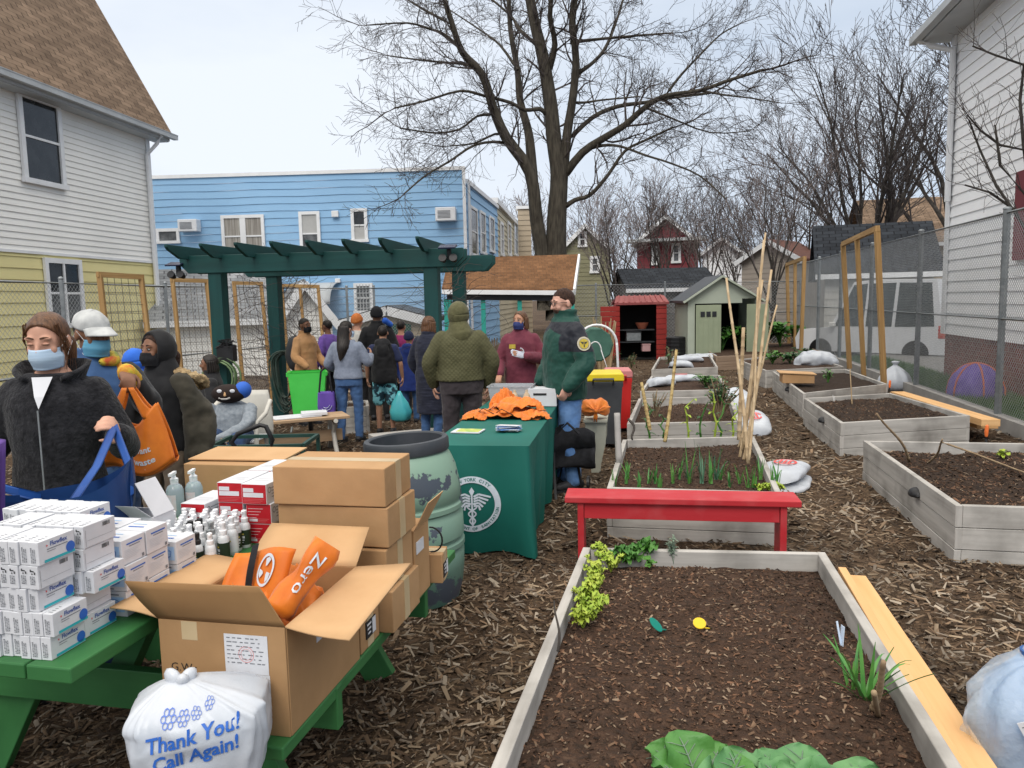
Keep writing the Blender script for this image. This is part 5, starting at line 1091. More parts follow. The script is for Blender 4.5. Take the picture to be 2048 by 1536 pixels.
for k in range(3):mb=MB();mb.tube([V((Rr*1.02*math.sin(a)*math.cos(k*1.05),Rr*.93*math.sin(a)*math.sin(k*1.05),.05+Rr*1.12*max(math.cos(a),-.1)))for a in[-1.7+3.4*j/20 for j in range(21)]],.012,6);mb.build('cord',mat('orange_cord',(.6,.14,.05)),t)
TZ=.72;TO=Z0(142,1338,TZ)
def tp(lx,ly,z):return V((TO.x,TO.y,0))+gu*lx+gv*ly+V((0,0,z))
pt_=thing('picnic_table','green painted picnic table loaded with boxes and bottles','picnic table',tp(-.36,.9,gz(2.7)),GA)
MT=lambda x_,y_,z:V((x_+.36,y_-.9,z-gz(2.7)))
mb=MB();g5=.72/5
for i in range(5):mb.box(MT(-.72+g5*(i+.5),.915+rnd.uniform(-.006,.006),TZ-.022),(g5-.007,1.83,.044))
mb.build('tabletop',M_greenpaint,pt_,uv=True,bevel=.005)
for x0_ in(.20,-1.20):
 mb=MB()
 for i in range(2):mb.box(MT(x0_+.07+i*.14,.20+.86,.43-.02),(.133,1.72,.04))
 mb.build('bench',M_greenpaint,pt_,uv=True,bevel=.005)
zg_=gz(2.7)
for yy in(.56,1.45):
 mb=MB();mb.beam(MT(-1.22,yy,.355),MT(.48,yy,.355),.14,.04,up=(0,1,0));mb.build('cross_beam',M_greenpaint,pt_,uv=True,bevel=.004)
 mb=MB();mb.beam(MT(-.68,yy,TZ-.09),MT(-.04,yy,TZ-.09),.09,.04,up=(0,1,0));mb.build('cleat',M_greenpaint,pt_,uv=True)
 for a,b_ in((-.16,.24),(-.56,-.96)):
  mb=MB();mb.beam(MT(a,yy+.042,TZ-.046),MT(b_,yy+.042,zg_),.14,.04,up=(0,1,0));mb.build('leg',M_greenpaint,pt_,uv=True,bevel=.004)
 mb=MB();s_=.5 if yy<1 else-.5;mb.beam(MT(-.36,yy+.03*s_,.35),MT(-.36,yy+s_*.7,TZ-.05),.09,.04);mb.build('brace',M_greenpaint,pt_,uv=True)
KW,KD,KH=.0315,.125,.0640
def kit(label,plain,loc,rz,group):
 t=thing('test_kit_box',label,'test kit box',loc,rz,group);mb=MB();mb.box((0,0,KH/2),(KW-.001,KD-.002,KH-.0008));mb.build('carton',M_paper,t,bevel=.0012)
 mb=MB();f_=plane_fn((KW/2-.0004,0,KH/2),(0,1,0),(0,0,1),.0008)
 def rect(x0,x1,y0,y1,mi,fn=None):mb.mi=mi;fn=fn or f_;mb.add([fn(x0,y0),fn(x1,y0),fn(x1,y1),fn(x0,y1)],[(0,1,2,3)])
 rg=random.Random(5)
 if not plain:
  mb.mi=2;put_text(mb,'Flowflex',.017,plane_fn((KW/2-.0004,.006,KH/2+.017),(0,1,0),(0,0,1),.0008),.0004)
  rect(-.036,-.031,.014,.0165,3);rect(-.0348,-.0322,.0125,.018,3)
  rect(-.034,.036,.004,.0062,1);rect(-.034,-.006,-.002,-.0005,1);rect(-.045,.06,-.029,-.0215,4)
  n=20;mb.mi=5;c0=(.045,-.011);mb.add([f_(c0[0]+.0155*math.cos(2*pi*k/n),c0[1]+.0155*math.sin(2*pi*k/n))for k in range(n)],[tuple(range(n))])
 else:
  for k in range(9):rect(.012+k*.0032,.012+k*.0032+rg.uniform(.0008,.002),.014,.026,0)
  rect(-.055,-.054,-.028,.02,1);rect(-.05,.05,-.012,-.0113,1)
 ff=plane_fn((0,-KD/2+.0008,KH/2),(1,0,0),(0,0,1),.0012)
 for k in range(3):
  y0=-.024+(0.006 if plain else 0)
  while y0<(.006 if plain else .014):h_=rg.uniform(.001,.0035);rect(-.009+k*.0055,-.0065+k*.0055+rg.uniform(0,.0015),y0,y0+h_,1,ff);y0+=h_+rg.uniform(.0008,.0022)
 if plain:
  for a in range(4):
   for b_ in range(4):
    if rg.random()<.55:rect(-.008+a*.004,-.0042+a*.004,.010+b_*.0035,.0132+b_*.0035,0,ff)
 ft=plane_fn((0,0,KH-.0008),(1,0,0),(0,1,0),.0012)
 for k in range(4):rect(-.008,.006-k*.002,-.05+k*.012,-.047+k*.012,1,ft)
 mb.build('printed_label',[M_ink,M_greyink,M_navyink,M_redink,M_tealink,M_blueink],t,rn=False);return t
ORD=['bottom','second','third','fourth','top']
protoK={}
def put_kit(plain,lx,ly,z,rz,label,group):
 if plain not in protoK:protoK[plain]=kit(label,plain,tp(lx,ly,z),GA+rz,group);return protoK[plain]
 return dup(protoK[plain],tp(lx,ly,z),GA+rz,label,group)
rg=random.Random(8)
offA=[-.086,-.074,-.118,-.104,-.098];offB=[-.098,-.112,-.064,-.088,-.085]
for row,(y0,off,zb_,lays)in enumerate([(.032+KD/2,offA,0,5),(.170+KD/2,offB,0,5),(.312+KD/2,[-.215]*5,0,5)]):
 rname=['front row','second row','back row'][row]
 for ly_ in range(5):
  plain=(ly_ in(1,3))if row==1 else(ly_==3)
  if row==1:plain=ly_ in(1,3,4)
  for c in range(9):
   show=row==0 or(ly_==4)or c<2
   if not show:continue
   x_=off[ly_]-KW*(c+.5)-(.012 if(row==1 and c>=6)else 0)
   if row==0 and ly_==4 and c>=4:x_-=.006
   grp=None
   if c==0:lab='test kit box at right end of the %s, %s layer'%(rname,ORD[ly_])
   else:grp='test kit boxes in the %s, %s layer'%(rname,ORD[ly_]);lab='white test kit box inside the %s, %s layer'%(rname,ORD[ly_])
   put_kit(plain,x_,y0+rg.uniform(-.005,.005)-(.006 if c==5 else 0),TZ+ly_*(KH+.0006)+.0005,rg.uniform(-.015,.015),lab,grp)
MW,MD_,MH=.108,.104,.078
def maskbox(label,loc,rz,group=None):
 t=thing('face_mask_box',label,'mask box',loc,rz,group);mb=MB();mb.box((0,0,MH/2),(MW-.001,MD_-.001,MH-.001));mb.build('carton',M_paper,t,bevel=.0015)
 mb=MB();f_=plane_fn((0,-MD_/2+.0008,MH/2),(1,0,0),(0,0,1),.0014);fr_=plane_fn((MW/2-.0008,0,MH/2),(0,1,0),(0,0,1),.0014);ft=plane_fn((0,0,MH-.0008),(1,0,0),(0,1,0),.0014)
 def rect(fn,x0,x1,y0,y1,mi,o_=0):mb.mi=mi;mb.add([fn(x0,y0),fn(x1,y0),fn(x1,y1),fn(x0,y1)],[(0,1,2,3)])
 rect(f_,-.046,.046,-.024,.022,0)
 f2=plane_fn((0,-MD_/2+.0008,MH/2),(1,0,0),(0,0,1),.0022)
 mb.mi=1
 pl=[(-.032,.008),(-.01,.017),(.018,.014),(.034,.006),(.03,-.012),(.008,-.02),(-.02,-.014)]
 for i in range(len(pl)):
  a,b_=V(pl[i]),V(pl[(i+1)%len(pl)]);n_=(b_-a).normalized();n_=V((-n_.y,n_.x))*.0009;mb.add([f2(*(a+n_)),f2(*(b_+n_)),f2(*(b_-n_)),f2(*(a-n_))],[(0,1,2,3)])
 for k in range(3):
  a,b_=V((-.028,.004-k*.007)),V((.03,.006-k*.008));mb.add([f2(*a),f2(*b_),f2(b_.x,b_.y-.001),f2(a.x,a.y-.001)],[(0,1,2,3)])
 rect(f_,-.012,.03,.027,.031,2);rect(f_,-.03,.01,-.033,-.03,2)
 rect(fr_,-.03,.038,.020,.0245,1);rect(fr_,-.02,.028,.013,.0155,2)
 for k in range(6):rect(fr_,-.04,.03-.01*(k%3),.004-k*.005,.0055-k*.005,3)
 rect(fr_,.034,.044,-.034,-.024,2);rect(ft,-.035,.02,-.02,-.012,1);rect(ft,-.04,.01,.01,.016,0)
 mb.build('printed_label',[M_paleblue,M_blueink,M_greyink,mat('faint_ink',(.55,.57,.60))],t,rn=False);return t
pm=None
for c,(x_,y_,n)in enumerate([(-.083-MW/2,.318+MD_/2,3),(-.086-MW/2,.426+MD_/2,3),(-.080-MW/2,.56+MD_/2,2),(-.200-MW/2,.45+MD_/2,3),(-.200-MW/2,.56+MD_/2,2)]):
 for k in range(n):
  lab='blue and white face mask box, %s in the %s'%(['lowest','middle' if n==3 else 'upper','topmost'][k],['near stack beside the test kits','second stack behind the near one','low stack beside the spray bottles','inner stack left of the second one','inner low stack behind the others'][c])
  z=TZ+k*(MH+.0008)+.0005
  if pm is None:pm=maskbox(lab,tp(x_,y_,z),GA)
  else:dup(pm,tp(x_+rg.uniform(-.004,.004),y_,z),GA+rg.uniform(-.02,.02),lab)
t=thing('open_carton','open white carton with one flap standing up behind the mask boxes','carton',tp(-.40,.80,TZ),GA);mb=MB()
for c_,d_ in(((0,-.06,.09),(.2,.004,.18)),((0,.06,.09),(.2,.004,.18)),((-.098,0,.09),(.004,.116,.18)),((.098,0,.09),(.004,.116,.18))):mb.box(c_,d_)
mb.build('carton',M_paper,t);mb=MB();mb.hexa([V(p)for p in((.1,-.05,.18),(.1,.06,.18),(.104,.06,.18),(.104,-.05,.18),(.03,-.05,.30),(.03,.06,.30),(.034,.06,.30),(.034,-.05,.30))]);mb.build('flap',M_paper,t)
mb=MB();mb.hexa([V(p)for p in((-.1,-.062,.18),(.1,-.062,.18),(.1,-.060,.18),(-.1,-.060,.18),(-.12,-.12,.235),(.08,-.12,.235),(.08,-.118,.235),(-.12,-.118,.235))]);mb.build('flap',M_paper,t)
M_btl=mat('clear_bottle',(.78,.80,.82),(.70,.73,.75),rough=.2,scale=4,trans=.15);M_lblg=mat('dark_green_label',(.02,.035,.018),(.03,.05,.025),scale=9,rough=.5);M_lbly=mat('label_yellow',(.6,.5,.1));M_wcap=mat('bottle_white_cap',(.84,.85,.87),(.78,.80,.83),rough=.3,scale=14)
def bottle(label,loc,rz,capm,group,lblm):
 t=thing('spray_bottle',label,'spray bottle',loc,rz,group);r=.0185
 mb=MB();mb.lathe([(r*.9,0),(r,.004),(r,.074),(r*.8,.084),(r*.5,.09)],14);mb.build('bottle',M_btl,t,smooth=50)
 mb=MB();mb.lathe([(r+.0006,.012),(r+.0006,.064)],14,caps=False);mb.build('label_band',lblm,t,smooth=180)
 mb=MB();fn=lambda x,z:V(((r+.0014)*math.sin(x/r),-(r+.0014)*math.cos(x/r),z))
 for k,(x0,x1,z0,z1,mi)in enumerate([(-.008,.008,.048,.053,0),(-.010,.010,.036,.044,1),(-.007,.009,.028,.032,1),(-.01,.006,.02,.023,1)]):
  mb.mi=mi
  for s in range(3):a0=x0+(x1-x0)*s/3;a1=x0+(x1-x0)*(s+1)/3;mb.add([fn(a0,z0),fn(a1,z0),fn(a1,z1),fn(a0,z1)],[(0,1,2,3)])
 mb.build('print',[M_lbly,M_wcap],t,rn=False)
 mb=MB();mb.lathe([(.0115,.088),(.0125,.092),(.0125,.103),(.009,.106),(.0085,.118),(.0095,.120),(.0095,.129),(.006,.131)],12);mb.box((0,-.009,.124),(.006,.012,.006));mb.build('spray_cap',capm,t,smooth=40);return t
pb={};k=0
for r_ in range(7):
 for c in range(8 if r_<6 else 7):
  x_=-.085-c*.043-(.02 if r_%2 else 0)+rg.uniform(-.006,.006);y_=.745+r_*.040+rg.uniform(-.006,.006)
  if r_==0 and c>5:continue
  cap=1 if(r_,c)in((0,1),(2,3),(3,2),(1,6))else(2 if(r_,c)in((2,1),(1,0))else 0)
  white=(k%3==0)
  key=(cap,white);grp=['spray bottles with white caps standing on the table','spray bottles with black caps','spray bottles with grey caps'][cap]+(' and white label' if white else ' and dark green label')
  lab='%s capped small spray bottle with %s label in the crowd of bottles'%(['white','black','clear grey'][cap],'white' if white else 'dark green')
  L_=tp(x_,y_,TZ+.0005);rz=GA+rg.uniform(-.8,.8)
  if key not in pb:pb[key]=bottle(lab,L_,rz,[M_wcap,M_black,M_galv][cap],grp,M_wcap if white else M_lblg)
  else:dup(pb[key],L_,rz,scale=1.12)
  k+=1
def redbox(label,loc,rz,strip,dims=(.107,.215,.080)):
 w_,d_,h_=dims;t=thing('glove_box',label,'box',loc,rz);mb=MB();mb.box((0,0,h_/2),dims);mb.build('carton',M_paper,t,bevel=.0015)
 mb=MB();f_=plane_fn((0,-d_/2,h_/2),(1,0,0),(0,0,1),.0008);f2=plane_fn((0,-d_/2,h_/2),(1,0,0),(0,0,1),.0016);fr_=plane_fn((w_/2,0,h_/2),(0,1,0),(0,0,1),.0008);ft=plane_fn((0,0,h_),(1,0,0),(0,1,0),.0008)
 def rect(fn,x0,x1,y0,y1,mi):mb.mi=mi;mb.add([fn(x0,y0),fn(x1,y0),fn(x1,y1),fn(x0,y1)],[(0,1,2,3)])
 rect(f_,-w_/2+.002,w_/2-.002,-h_/2+.002,h_/2-.002,0)
 if strip:rect(f2,-.046,-.001,.008,.024,1);rect(f2,-.046,.040,-.012,.006,1)
 else:
  for k in range(4):rect(f2,-.045,.02-k*.01,.02-k*.012,.0215-k*.012,1)
  rect(f2,-.04,-.005,-.03,-.02,1)
 for k in range(3):rect(f2,-.046,.044-k*.008,-.02-k*.006,-.019-k*.006,2)
 for k in range(4):rect(fr_,-.07,.02+.02*(k%2),.018-k*.012,.021-k*.012,3)
 n=16;mb.mi=3
 for j in range(n):
  a0,a1=2*pi*j/n,2*pi*(j+1)/n;mb.add([fr_(-.085+.012*math.cos(a)*f,.014+.012*math.sin(a)*f)for a,f in((a0,.75),(a1,.75),(a1,1),(a0,1))],[(0,1,2,3)])
 for k in range(2):rect(ft,-.03,.03,-.05+.03*k,-.042+.03*k,4)
 mb.build('printed_label',[mat('carton_red',(.48,.012,.022),(.42,.01,.018),scale=20,rough=.4),M_paper,mat('faint_pink',(.62,.2,.2)),M_greyink,mat('faint_ink',(.55,.57,.60))],t,rn=False);return t
for(x_,y_,k,lab,st,hh)in[(-.060,1.035,0,'red fronted white box at the bottom of the right stack',0,.08),(-.052,1.032,1,'red fronted white box in the middle of the right stack, no address strip',0,.08),(-.060,1.022,2,'red fronted white box on top of the right stack with white strip',1,.08),(-.172,1.04,0,'red fronted white box at the bottom of the middle stack',1,.08),(-.176,1.04,1,'red fronted white box in the centre of the middle stack',1,.08),(-.174,1.035,2,'red fronted white box on top of the middle stack',1,.08),(-.315,1.01,0,'red fronted white box at the bottom of the low left stack',0,.08),(-.315,1.0,1,'red fronted white box on top of the low left stack',1,.08),(-.058,1.255,2,'white box on top of the stack at the back right',0,.08),(-.172,1.26,2,'white box on top of the stack at the back centre',0,.08),(-.058,1.255,1,'white box under the top one at the back right',0,.08),(-.058,1.255,0,'white box at the bottom of the back right stack',0,.08),(-.172,1.26,1,'white box under the top one at the back centre',0,.08),(-.172,1.26,0,'white box at the bottom of the back centre stack',0,.08)]:
 redbox(lab,tp(x_,y_+.107,TZ+k*.0805+.0005),GA+rg.uniform(-.012,.012),st)
M_gel=mat('clear_gel_bottle',(.55,.66,.72),(.62,.72,.78),rough=.08,trans=.5,scale=3)
for(x_,y_,lab)in[(-.655,1.36,'clear pump bottle of hand sanitiser with pink label, left one'),(-.60,1.42,'clear pump bottle of hand sanitiser with red mark, right one')]:
 t=thing('pump_bottle',lab,'pump bottle',tp(x_,y_,TZ),GA);mb=MB();mb.lathe([(.034,0),(.038,.01),(.038,.115),(.03,.135),(.014,.147)],16);mb.build('bottle',M_gel,t,smooth=50)
 mb=MB();mb.lathe([(.017,.145),(.018,.168),(.012,.172),(.008,.178),(.008,.19)],12);mb.beam((0,.01,.195),(.012,-.045,.192),.014,.012);mb.build('pump',M_wcap,t,smooth=40)
 mb=MB()
 for s in range(6):a0=-.7+s*.23;a1=a0+.23;mb.add([V((.0388*math.sin(a),-.0388*math.cos(a),z))for a,z in((a0,.03),(a1,.03),(a1,.10),(a0,.10))],[(0,1,2,3)])
 mb.build('label',mat('pinkish_label',(.65,.5,.5),(.6,.62,.66),scale=40),t,smooth=180)
def carton(label,lx,ly,z,dims,rz=0,tape=True,lab=None,m_=None,side_label=False):
 t=thing('cardboard_box',label,'cardboard box',tp(lx,ly,z),GA+rz);w_,d_,h_=dims;mb=MB();mb.box((0,0,h_/2),(w_,d_,h_-.001));mb.build('carton',m_ or M_card,t,bevel=.004)
 mb=MB();e=.0012
 if tape:
  mb.box((0,0,h_-.0008),(w_+.003,.055,.0035));mb.box((w_/2,0,h_*.5),(.0035,.055,h_-.006));mb.build('tape',M_tape,t)
 if side_label:
  mb=MB();mb.mi=0;mb.box((w_/2+.002,.0,h_*.40),(.004,.085,.062));mb.mi=1;mb.box((w_/2+.0025,.026,h_*.40),(.005,.03,.056));
  for k in range(3):mb.box((w_/2+.0025,-.017,h_*.40+.018-k*.016),(.005,.036-k*.006,.006))
  mb.build('address_label',[M_ink,M_paper],t)
 return t
BZ=.4305
carton('large cardboard box with cream tape on top of the tall stack',.285,1.09,BZ+.478,(.44,.29,.145),.02,m_=M_card)
carton('cardboard box second from the top of the tall stack',.295,1.10,BZ+.325,(.44,.29,.150),-.015)
carton('cardboard box third from the top of the tall stack',.285,1.08,BZ+.165,(.44,.29,.155),.01)
carton('cardboard box at the bottom of the tall stack on the bench',.32,1.10,BZ,(.40,.30,.160),0)
carton('cardboard box with black and white label beside the open carton on the bench',.36,.85,BZ,(.22,.17,.17),0,side_label=True)
t=carton('open cardboard box with raised flap at the far end of the bench',.42,1.34,BZ,(.17,.19,.30),0,tape=False)
mb=MB();h_=.30
mb.hexa([V(p)for p in((.085,-.09,h_),(.085,.09,h_),(.089,.09,h_),(.089,-.09,h_),(.15,-.10,h_+.12),(.15,.10,h_+.12),(.154,.10,h_+.12),(.154,-.10,h_+.12))]);mb.build('flap',M_card2,t)
mb=MB();mb.box((.087,-.03,.22),(.003,.09,.05));mb.build('address_label',M_paper,t)
carton('small cardboard box at the far end of the bench by the green barrel',.48,1.52,BZ,(.13,.12,.13),.1,side_label=True)
t=thing('keyring_bottle','small pink sanitiser bottle with a white loop on the little cardboard box','sanitiser bottle',tp(.45,1.47,BZ+.131),GA);mb=MB();mb.capsule([(0,0,.012),(0,0,.05),(0,0,.07)],[.014,.016,.012],10);mb.build('bottle',mat('pink_plastic',(.62,.40,.42),rough=.4),t,smooth=180);mb=MB();mb.tube([V((.02*math.cos(a)+.005,0,.1+.025*math.sin(a)))for a in[2*pi*k/12 for k in range(13)]],.003,6);mb.build('loop',M_whiteplastic,t);mb=MB();mb.tube([V((.05+.05*math.cos(a),0.01,.06+.055*math.sin(a)))for a in[-1.9+3.6*k/12 for k in range(13)]],.004,6);mb.build('strap',M_black,t)
carton('wide cardboard box with loose lid on the far left corner of the table',-.60,1.80,TZ,(.42,.30,.17),0,tape=False)
mb=MB();mb.box((0,0,0),(.50,.28,.006),Matrix.Translation(tp(-.58,1.86,TZ+.183))@Matrix.Rotation(GA+.05,4,'Z')@Matrix.Rotation(.03,4,'X'));mb.solo('cardboard_sheet',M_card2,'flat sheet of cardboard lying on the box at the far corner','cardboard')
ob_=thing('cardboard_box','big open cardboard box full of orange bags on the picnic bench','cardboard box',tp(.272,.50,BZ),GA);w_,d_,h_=.400,.49,.325;th=.005;mb=MB()
for c_,d2 in(((0,-d_/2,h_/2),(w_,th,h_)),((0,d_/2,h_/2),(w_,th,h_)),((-w_/2,0,h_/2),(th,d_-th*1.1,h_-.002)),((w_/2,0,h_/2),(th,d_-th*1.1,h_-.002)),((0,0,.004),(w_-.02,d_-.02,.006))):mb.box(c_,d2)
mb.build('carton',dirt(mat('cardboard_dark',(.33,.19,.085),(.40,.235,.11),scale=3,rough=.85,bump=.5,bscale=6,bdist=.012),.25,5,(.22,.12,.05)),ob_,bevel=.002)
def flap(pts,m_,lab=None):
 mb=MB();n_=(V(pts[1])-V(pts[0])).cross(V(pts[2])-V(pts[0])).normalized()*.005
 pa=[V(p)for p in pts];rows=[]
 for i in range(7):
  u=i/6;rows.append([pa[0].lerp(pa[1],v).lerp(pa[3].lerp(pa[2],v),u)+n_*(1.2*math.sin(pi*u)*(1+math.sin(v*5)))for v in[k/6 for k in range(7)]])
 mb.add([q for r in rows for q in r],[(i*7+j,i*7+j+1,(i+1)*7+j+1,(i+1)*7+j)for i in range(6)for j in range(6)])
 o=mb.build('flap',m_,ob_,smooth=180);modifier(o,'SOLIDIFY',thickness=.005,offset=0);return o
a,c,e=w_/2,d_/2,h_
flap([(-a,-c,e),(a,-c,e),(a-.055,-c-.03,e+.125),(-a-.06,-c-.05,e+.125)],M_cardin)
flap([(a,-c,e),(a,c,e),(a+.205,c-.02,e+.03),(a+.205,-c-.03,e-.01)],M_card2)
flap([(-a,c,e),(a,c,e),(a+.0,c+.13,e+.10),(-a+.02,c+.13,e+.10)],M_card2)
flap([(-a,-c,e),(-a,c,e),(-a-.16,c,e+.02),(-a-.16,-c,e+.02)],M_card2)
mb=MB();f_=plane_fn((0,-c-th/2,e/2),(1,0,0),(0,0,1),.001);
put_text(mb,'G.W.:',.035,plane_fn((-.125,-c-th/2,.182),(1,0,0),(0,0,1),.001));put_text(mb,'N.W.:',.035,plane_fn((-.125,-c-th/2,.138),(1,0,0),(0,0,1),.001));mb.build('lettering',M_ink,ob_,rn=False)
def paperlabel(x0,x1,z0,z1,lines,stamp=False,bars=False,name='shipping_label'):
 mb=MB();mb.box(((x0+x1)/2,-c-th/2-.0012,(z0+z1)/2),(x1-x0,.001,z1-z0));o=mb.build(name,M_paper,ob_)
 mb=MB();f3=plane_fn((0,-c-th/2-.0018,0),(1,0,0),(0,0,1),.0006);rg3=random.Random(int(x0*1000))
 for k in range(lines):
  z=z1-.012-k*(z1-z0-.03)/lines;x=x0+.008;mb.mi=0
  while x<x1-.02:w3=rg3 .uniform(.004,.016);mb.add([f3(x,z),f3(x+w3,z),f3(x+w3,z+.003),f3(x,z+.003)],[(0,1,2,3)]);x+=w3+rg3 .uniform(.002,.014)
 if bars:
  x=x1-.065
  while x<x1-.012:w3=rg3 .uniform(.001,.004);mb.add([f3(x,z0+.008),f3(x+w3,z0+.008),f3(x+w3,z0+.026),f3(x,z0+.026)],[(0,1,2,3)]);x+=w3+rg3 .uniform(.001,.003)
 if stamp:
  mb.mi=1;cx_,cz_=(x0+x1)/2,(z0+z1)/2;n=24
  for rr in(.024,.017):
   for j in range(n):
    a0,a1=2*pi*j/n,2*pi*(j+1)/n;mb.add([f3(cx_+rr*f*math.cos(q_),cz_+rr*f*math.sin(q_))for q_,f in((a0,.93),(a1,.93),(a1,1),(a0,1))],[(0,1,2,3)])
 mb.build('print',[M_greyink,mat('stamp_pink',(.75,.30,.30))],o,rn=False)
paperlabel(.010,.145,.180,.295,7,stamp=True);paperlabel(-.022,.147,.060,.179,8,bars=True)
mb=MB();mb.box((a+th/2+.001,-.02,e-.07),(.002,.10,.11));o=mb.build('shipping_label',M_paper,ob_);mb=MB()
for k in range(5):mb.box((a+th/2+.0024,-.02,e-.035-k*.016),(.001,.075-k*.006,.004))
mb.build('print',M_greyink,o)
mb=MB();mb.box((-.10,-c-.0028,e-.03),(.05,.001,.055));mb.build('tape',M_tape,ob_)
def crumple(label,name,cat,c_,size,seed,m_,hgt=.12,rz=0,world_n=34,fold=1.0,thing_=None,ridg=7,dome=1.0):
 def fn(u,v):
  x_=(u-.5)*2;y_=(v-.5)*2;r=min(1,math.hypot(x_,y_)/1.15);q=V((u*2.1+seed*3.1,v*2.1,seed))
  rd=1-abs(noise.noise(q*(ridg/4.0)))*2;rd2=1-abs(noise.noise(q*(ridg/1.9)))*2
  z=hgt*((1-r**2.2)*dome*.6+.45*rd*(1-r*.5)*fold+.20*rd2*fold)
  return V((x_*size[0]*(1+.13*noise.noise(q*2)),y_*size[1]*(1+.13*noise.noise(q*2+V((9,0,0)))),max(z,-.0)if r<.97 else max(z*.3,0)))
 mb=MB();mb.grid(fn,world_n,world_n);o=mb.build(name,m_,None,smooth=180);o.location=c_;o.rotation_euler=(0,0,rz);modifier(o,'SOLIDIFY',thickness=.004);return tag(o,label,cat),fn
o1,_=crumple('orange fabric bag folded at the back inside the big open carton','tote_bag','bag',tp(.27,.56,BZ+.19),(.14,.15),3,M_orange,.19,GA)
t=thing('tote_bag','orange tote bag with round white emblem and black strap sticking out of the carton','bag',tp(.245,.44,BZ+.24),GA+.05)
pl=lambda u,v:V(((u-.5)*.21+.03*v,-.02+.10*v+.02*math.sin(u*6),.02+.19*v+.018*math.sin(u*5+v*4)))
mb=MB();mb.grid(pl,12,12);o=mb.build('fabric',M_orange,t,smooth=180);modifier(o,'SOLIDIFY',thickness=.012,offset=-1)
off=V((0,-.88,.47))*.006
def em(x_,y_):return pl(.60+x_,.74+y_)+off
mb=MB();n=28
for f0,f1 in((.82,1),):
 for j in range(n):
  a0,a1=2*pi*j/n,2*pi*(j+1)/n;mb.add([em(.17*f*math.cos(q_),.19*f*math.sin(q_))for q_,f in((a0,f0),(a1,f0),(a1,f1),(a0,f1))],[(0,1,2,3)])
for k in range(3):
 a0=pi/2+k*2*pi/3;mb.add([em(.13*math.cos(a0+d2)*r_,.145*math.sin(a0+d2)*r_)for d2,r_ in((-.75,1),(-.35,1.05),(.15,.95),(.1,.35),(-.5,.4))],[(0,1,2,3,4)])
mb.build('printed_emblem',M_logo,t,rn=False)
mb=MB();mb.grid(lambda u,v:pl(.22+.12*u+.1*v,1.08-.62*v)+off*1.6+V((0,-.012*math.sin(v*3),0)),3,8);mb.build('strap',M_blackfab,t,rn=False,smooth=180)
t=thing('tote_bag','rolled orange tote bag with white lettering on the right side of the carton','bag',tp(.385,.42,BZ+.24),GA);R_=.040
axis=V((-.10,-.12,-.16));
rl=lambda s,th_:V((.10,.10,.24))+axis*1.1*s+(V((1,.2,-.7)).normalized()*math.cos(th_)+V((.35,-.9,.35)).normalized()*math.sin(th_))*R_*(1+.22*math.sin(th_*3+s*6)+.14*math.sin(s*9)+.25*noise.noise(V((math.cos(th_)*2,math.sin(th_)*2,s*4))))
mb=MB();mb.loft([[rl(s/10,2*pi*j/18)for j in range(18)]for s in range(11)]);mb.build('fabric',M_orange,t,smooth=180)
mb=MB();put_text(mb,'Zero',.075,lambda x_,y_:(lambda p_:p_+V((.2,-.85,.4))*.007)(rl(.42+x_*3.6,1.35-y_*16)),.0006);mb.build('lettering',M_logo,t,rn=False)
crumple('crumpled orange bag piled at the near left of the open carton','tote_bag','bag',tp(.20,.44,BZ+.19),(.09,.08),8,M_orange,.15,GA)
cb=thing('plastic_bag','white plastic carrier bag with blue lettering sitting on the near end of the bench','bag',tp(.30,.10,BZ),GA+.42);W2,D2,Hb=.165,.13,.24
def bag(th_,z):
 u=z/Hb;cx=math.cos(th_);kx=-.045
 br_=.62+.14*max(0,cx)**1.5
 env=(.93+.12*math.sin(min(u,br_)/br_*2.2))if u<br_ else max(.07,(.93+.12*math.sin(2.2))*(1-((u-br_)/(1.06-br_))**1.7))
 sq=lambda c__:math.copysign(abs(c__)**.58,c__)
 g_=max(0,u-.38)*1.6;wr=1+.05*g_*(1-2*abs(math.sin(th_*6.5+u*2.2)))+.03*g_*math.sin(th_*23+1)
 n1_=noise.noise(V((cx*2.2,math.sin(th_)*2.2,z*9)));n2_=1-2*abs(noise.noise(V((cx*3.1+5,math.sin(th_)*3.1,z*16))))
 wr+=.05*n1_+.030*n2_
 sh=max(0,u-br_)/(1-br_);
 return V((W2*env*wr*sq(cx)*(1-.0*sh)+kx*min(1,sh)**.8,D2*env*wr*sq(math.sin(th_)),z))
mb=MB();mb.loft([[bag(2*pi*j/96,Hb*(.002+.998*i/48))for j in range(96)]for i in range(49)])
for k,(a0,sc3)in enumerate(((2.6,1.0),(.5,.85),(-1.2,.7))):mb.ell((0,0,0),(.030*sc3,.016,.022*sc3),Matrix.Translation((-.045+.022*math.cos(a0),.012*math.sin(a0),Hb+.006))@Matrix.Rotation(a0,4,'Z')@Matrix.Rotation(-.7,4,'Y'),10,7)
M_bag=mat('thin_white_plastic',(.62,.65,.70),(.50,.545,.61),rough=.3,scale=5,bump=.35,bscale=14,trans=.12)
o=mb.build('bag_body',M_bag,cb,smooth=180,rn=False)
def bt(x_,z):
 lo_,hi_=-pi,0
 for _ in range(16):
  mid_=(lo_+hi_)/2
  if bag(mid_,z).x<x_:lo_=mid_
  else:hi_=mid_
 return bag(mid_,z)+V((0,-.0035,.001))
mb=MB()
put_text(mb,'Thank You!',.050,lambda x_,y_:bt(x_*.95+.005,.152+y_+x_*.16),.0012);put_text(mb,'Call Again!',.050,lambda x_,y_:bt(x_*.95+.010,.105+y_+x_*.16),.0012)
mb.build('lettering',M_blueink,cb,rn=False)
mb=MB()
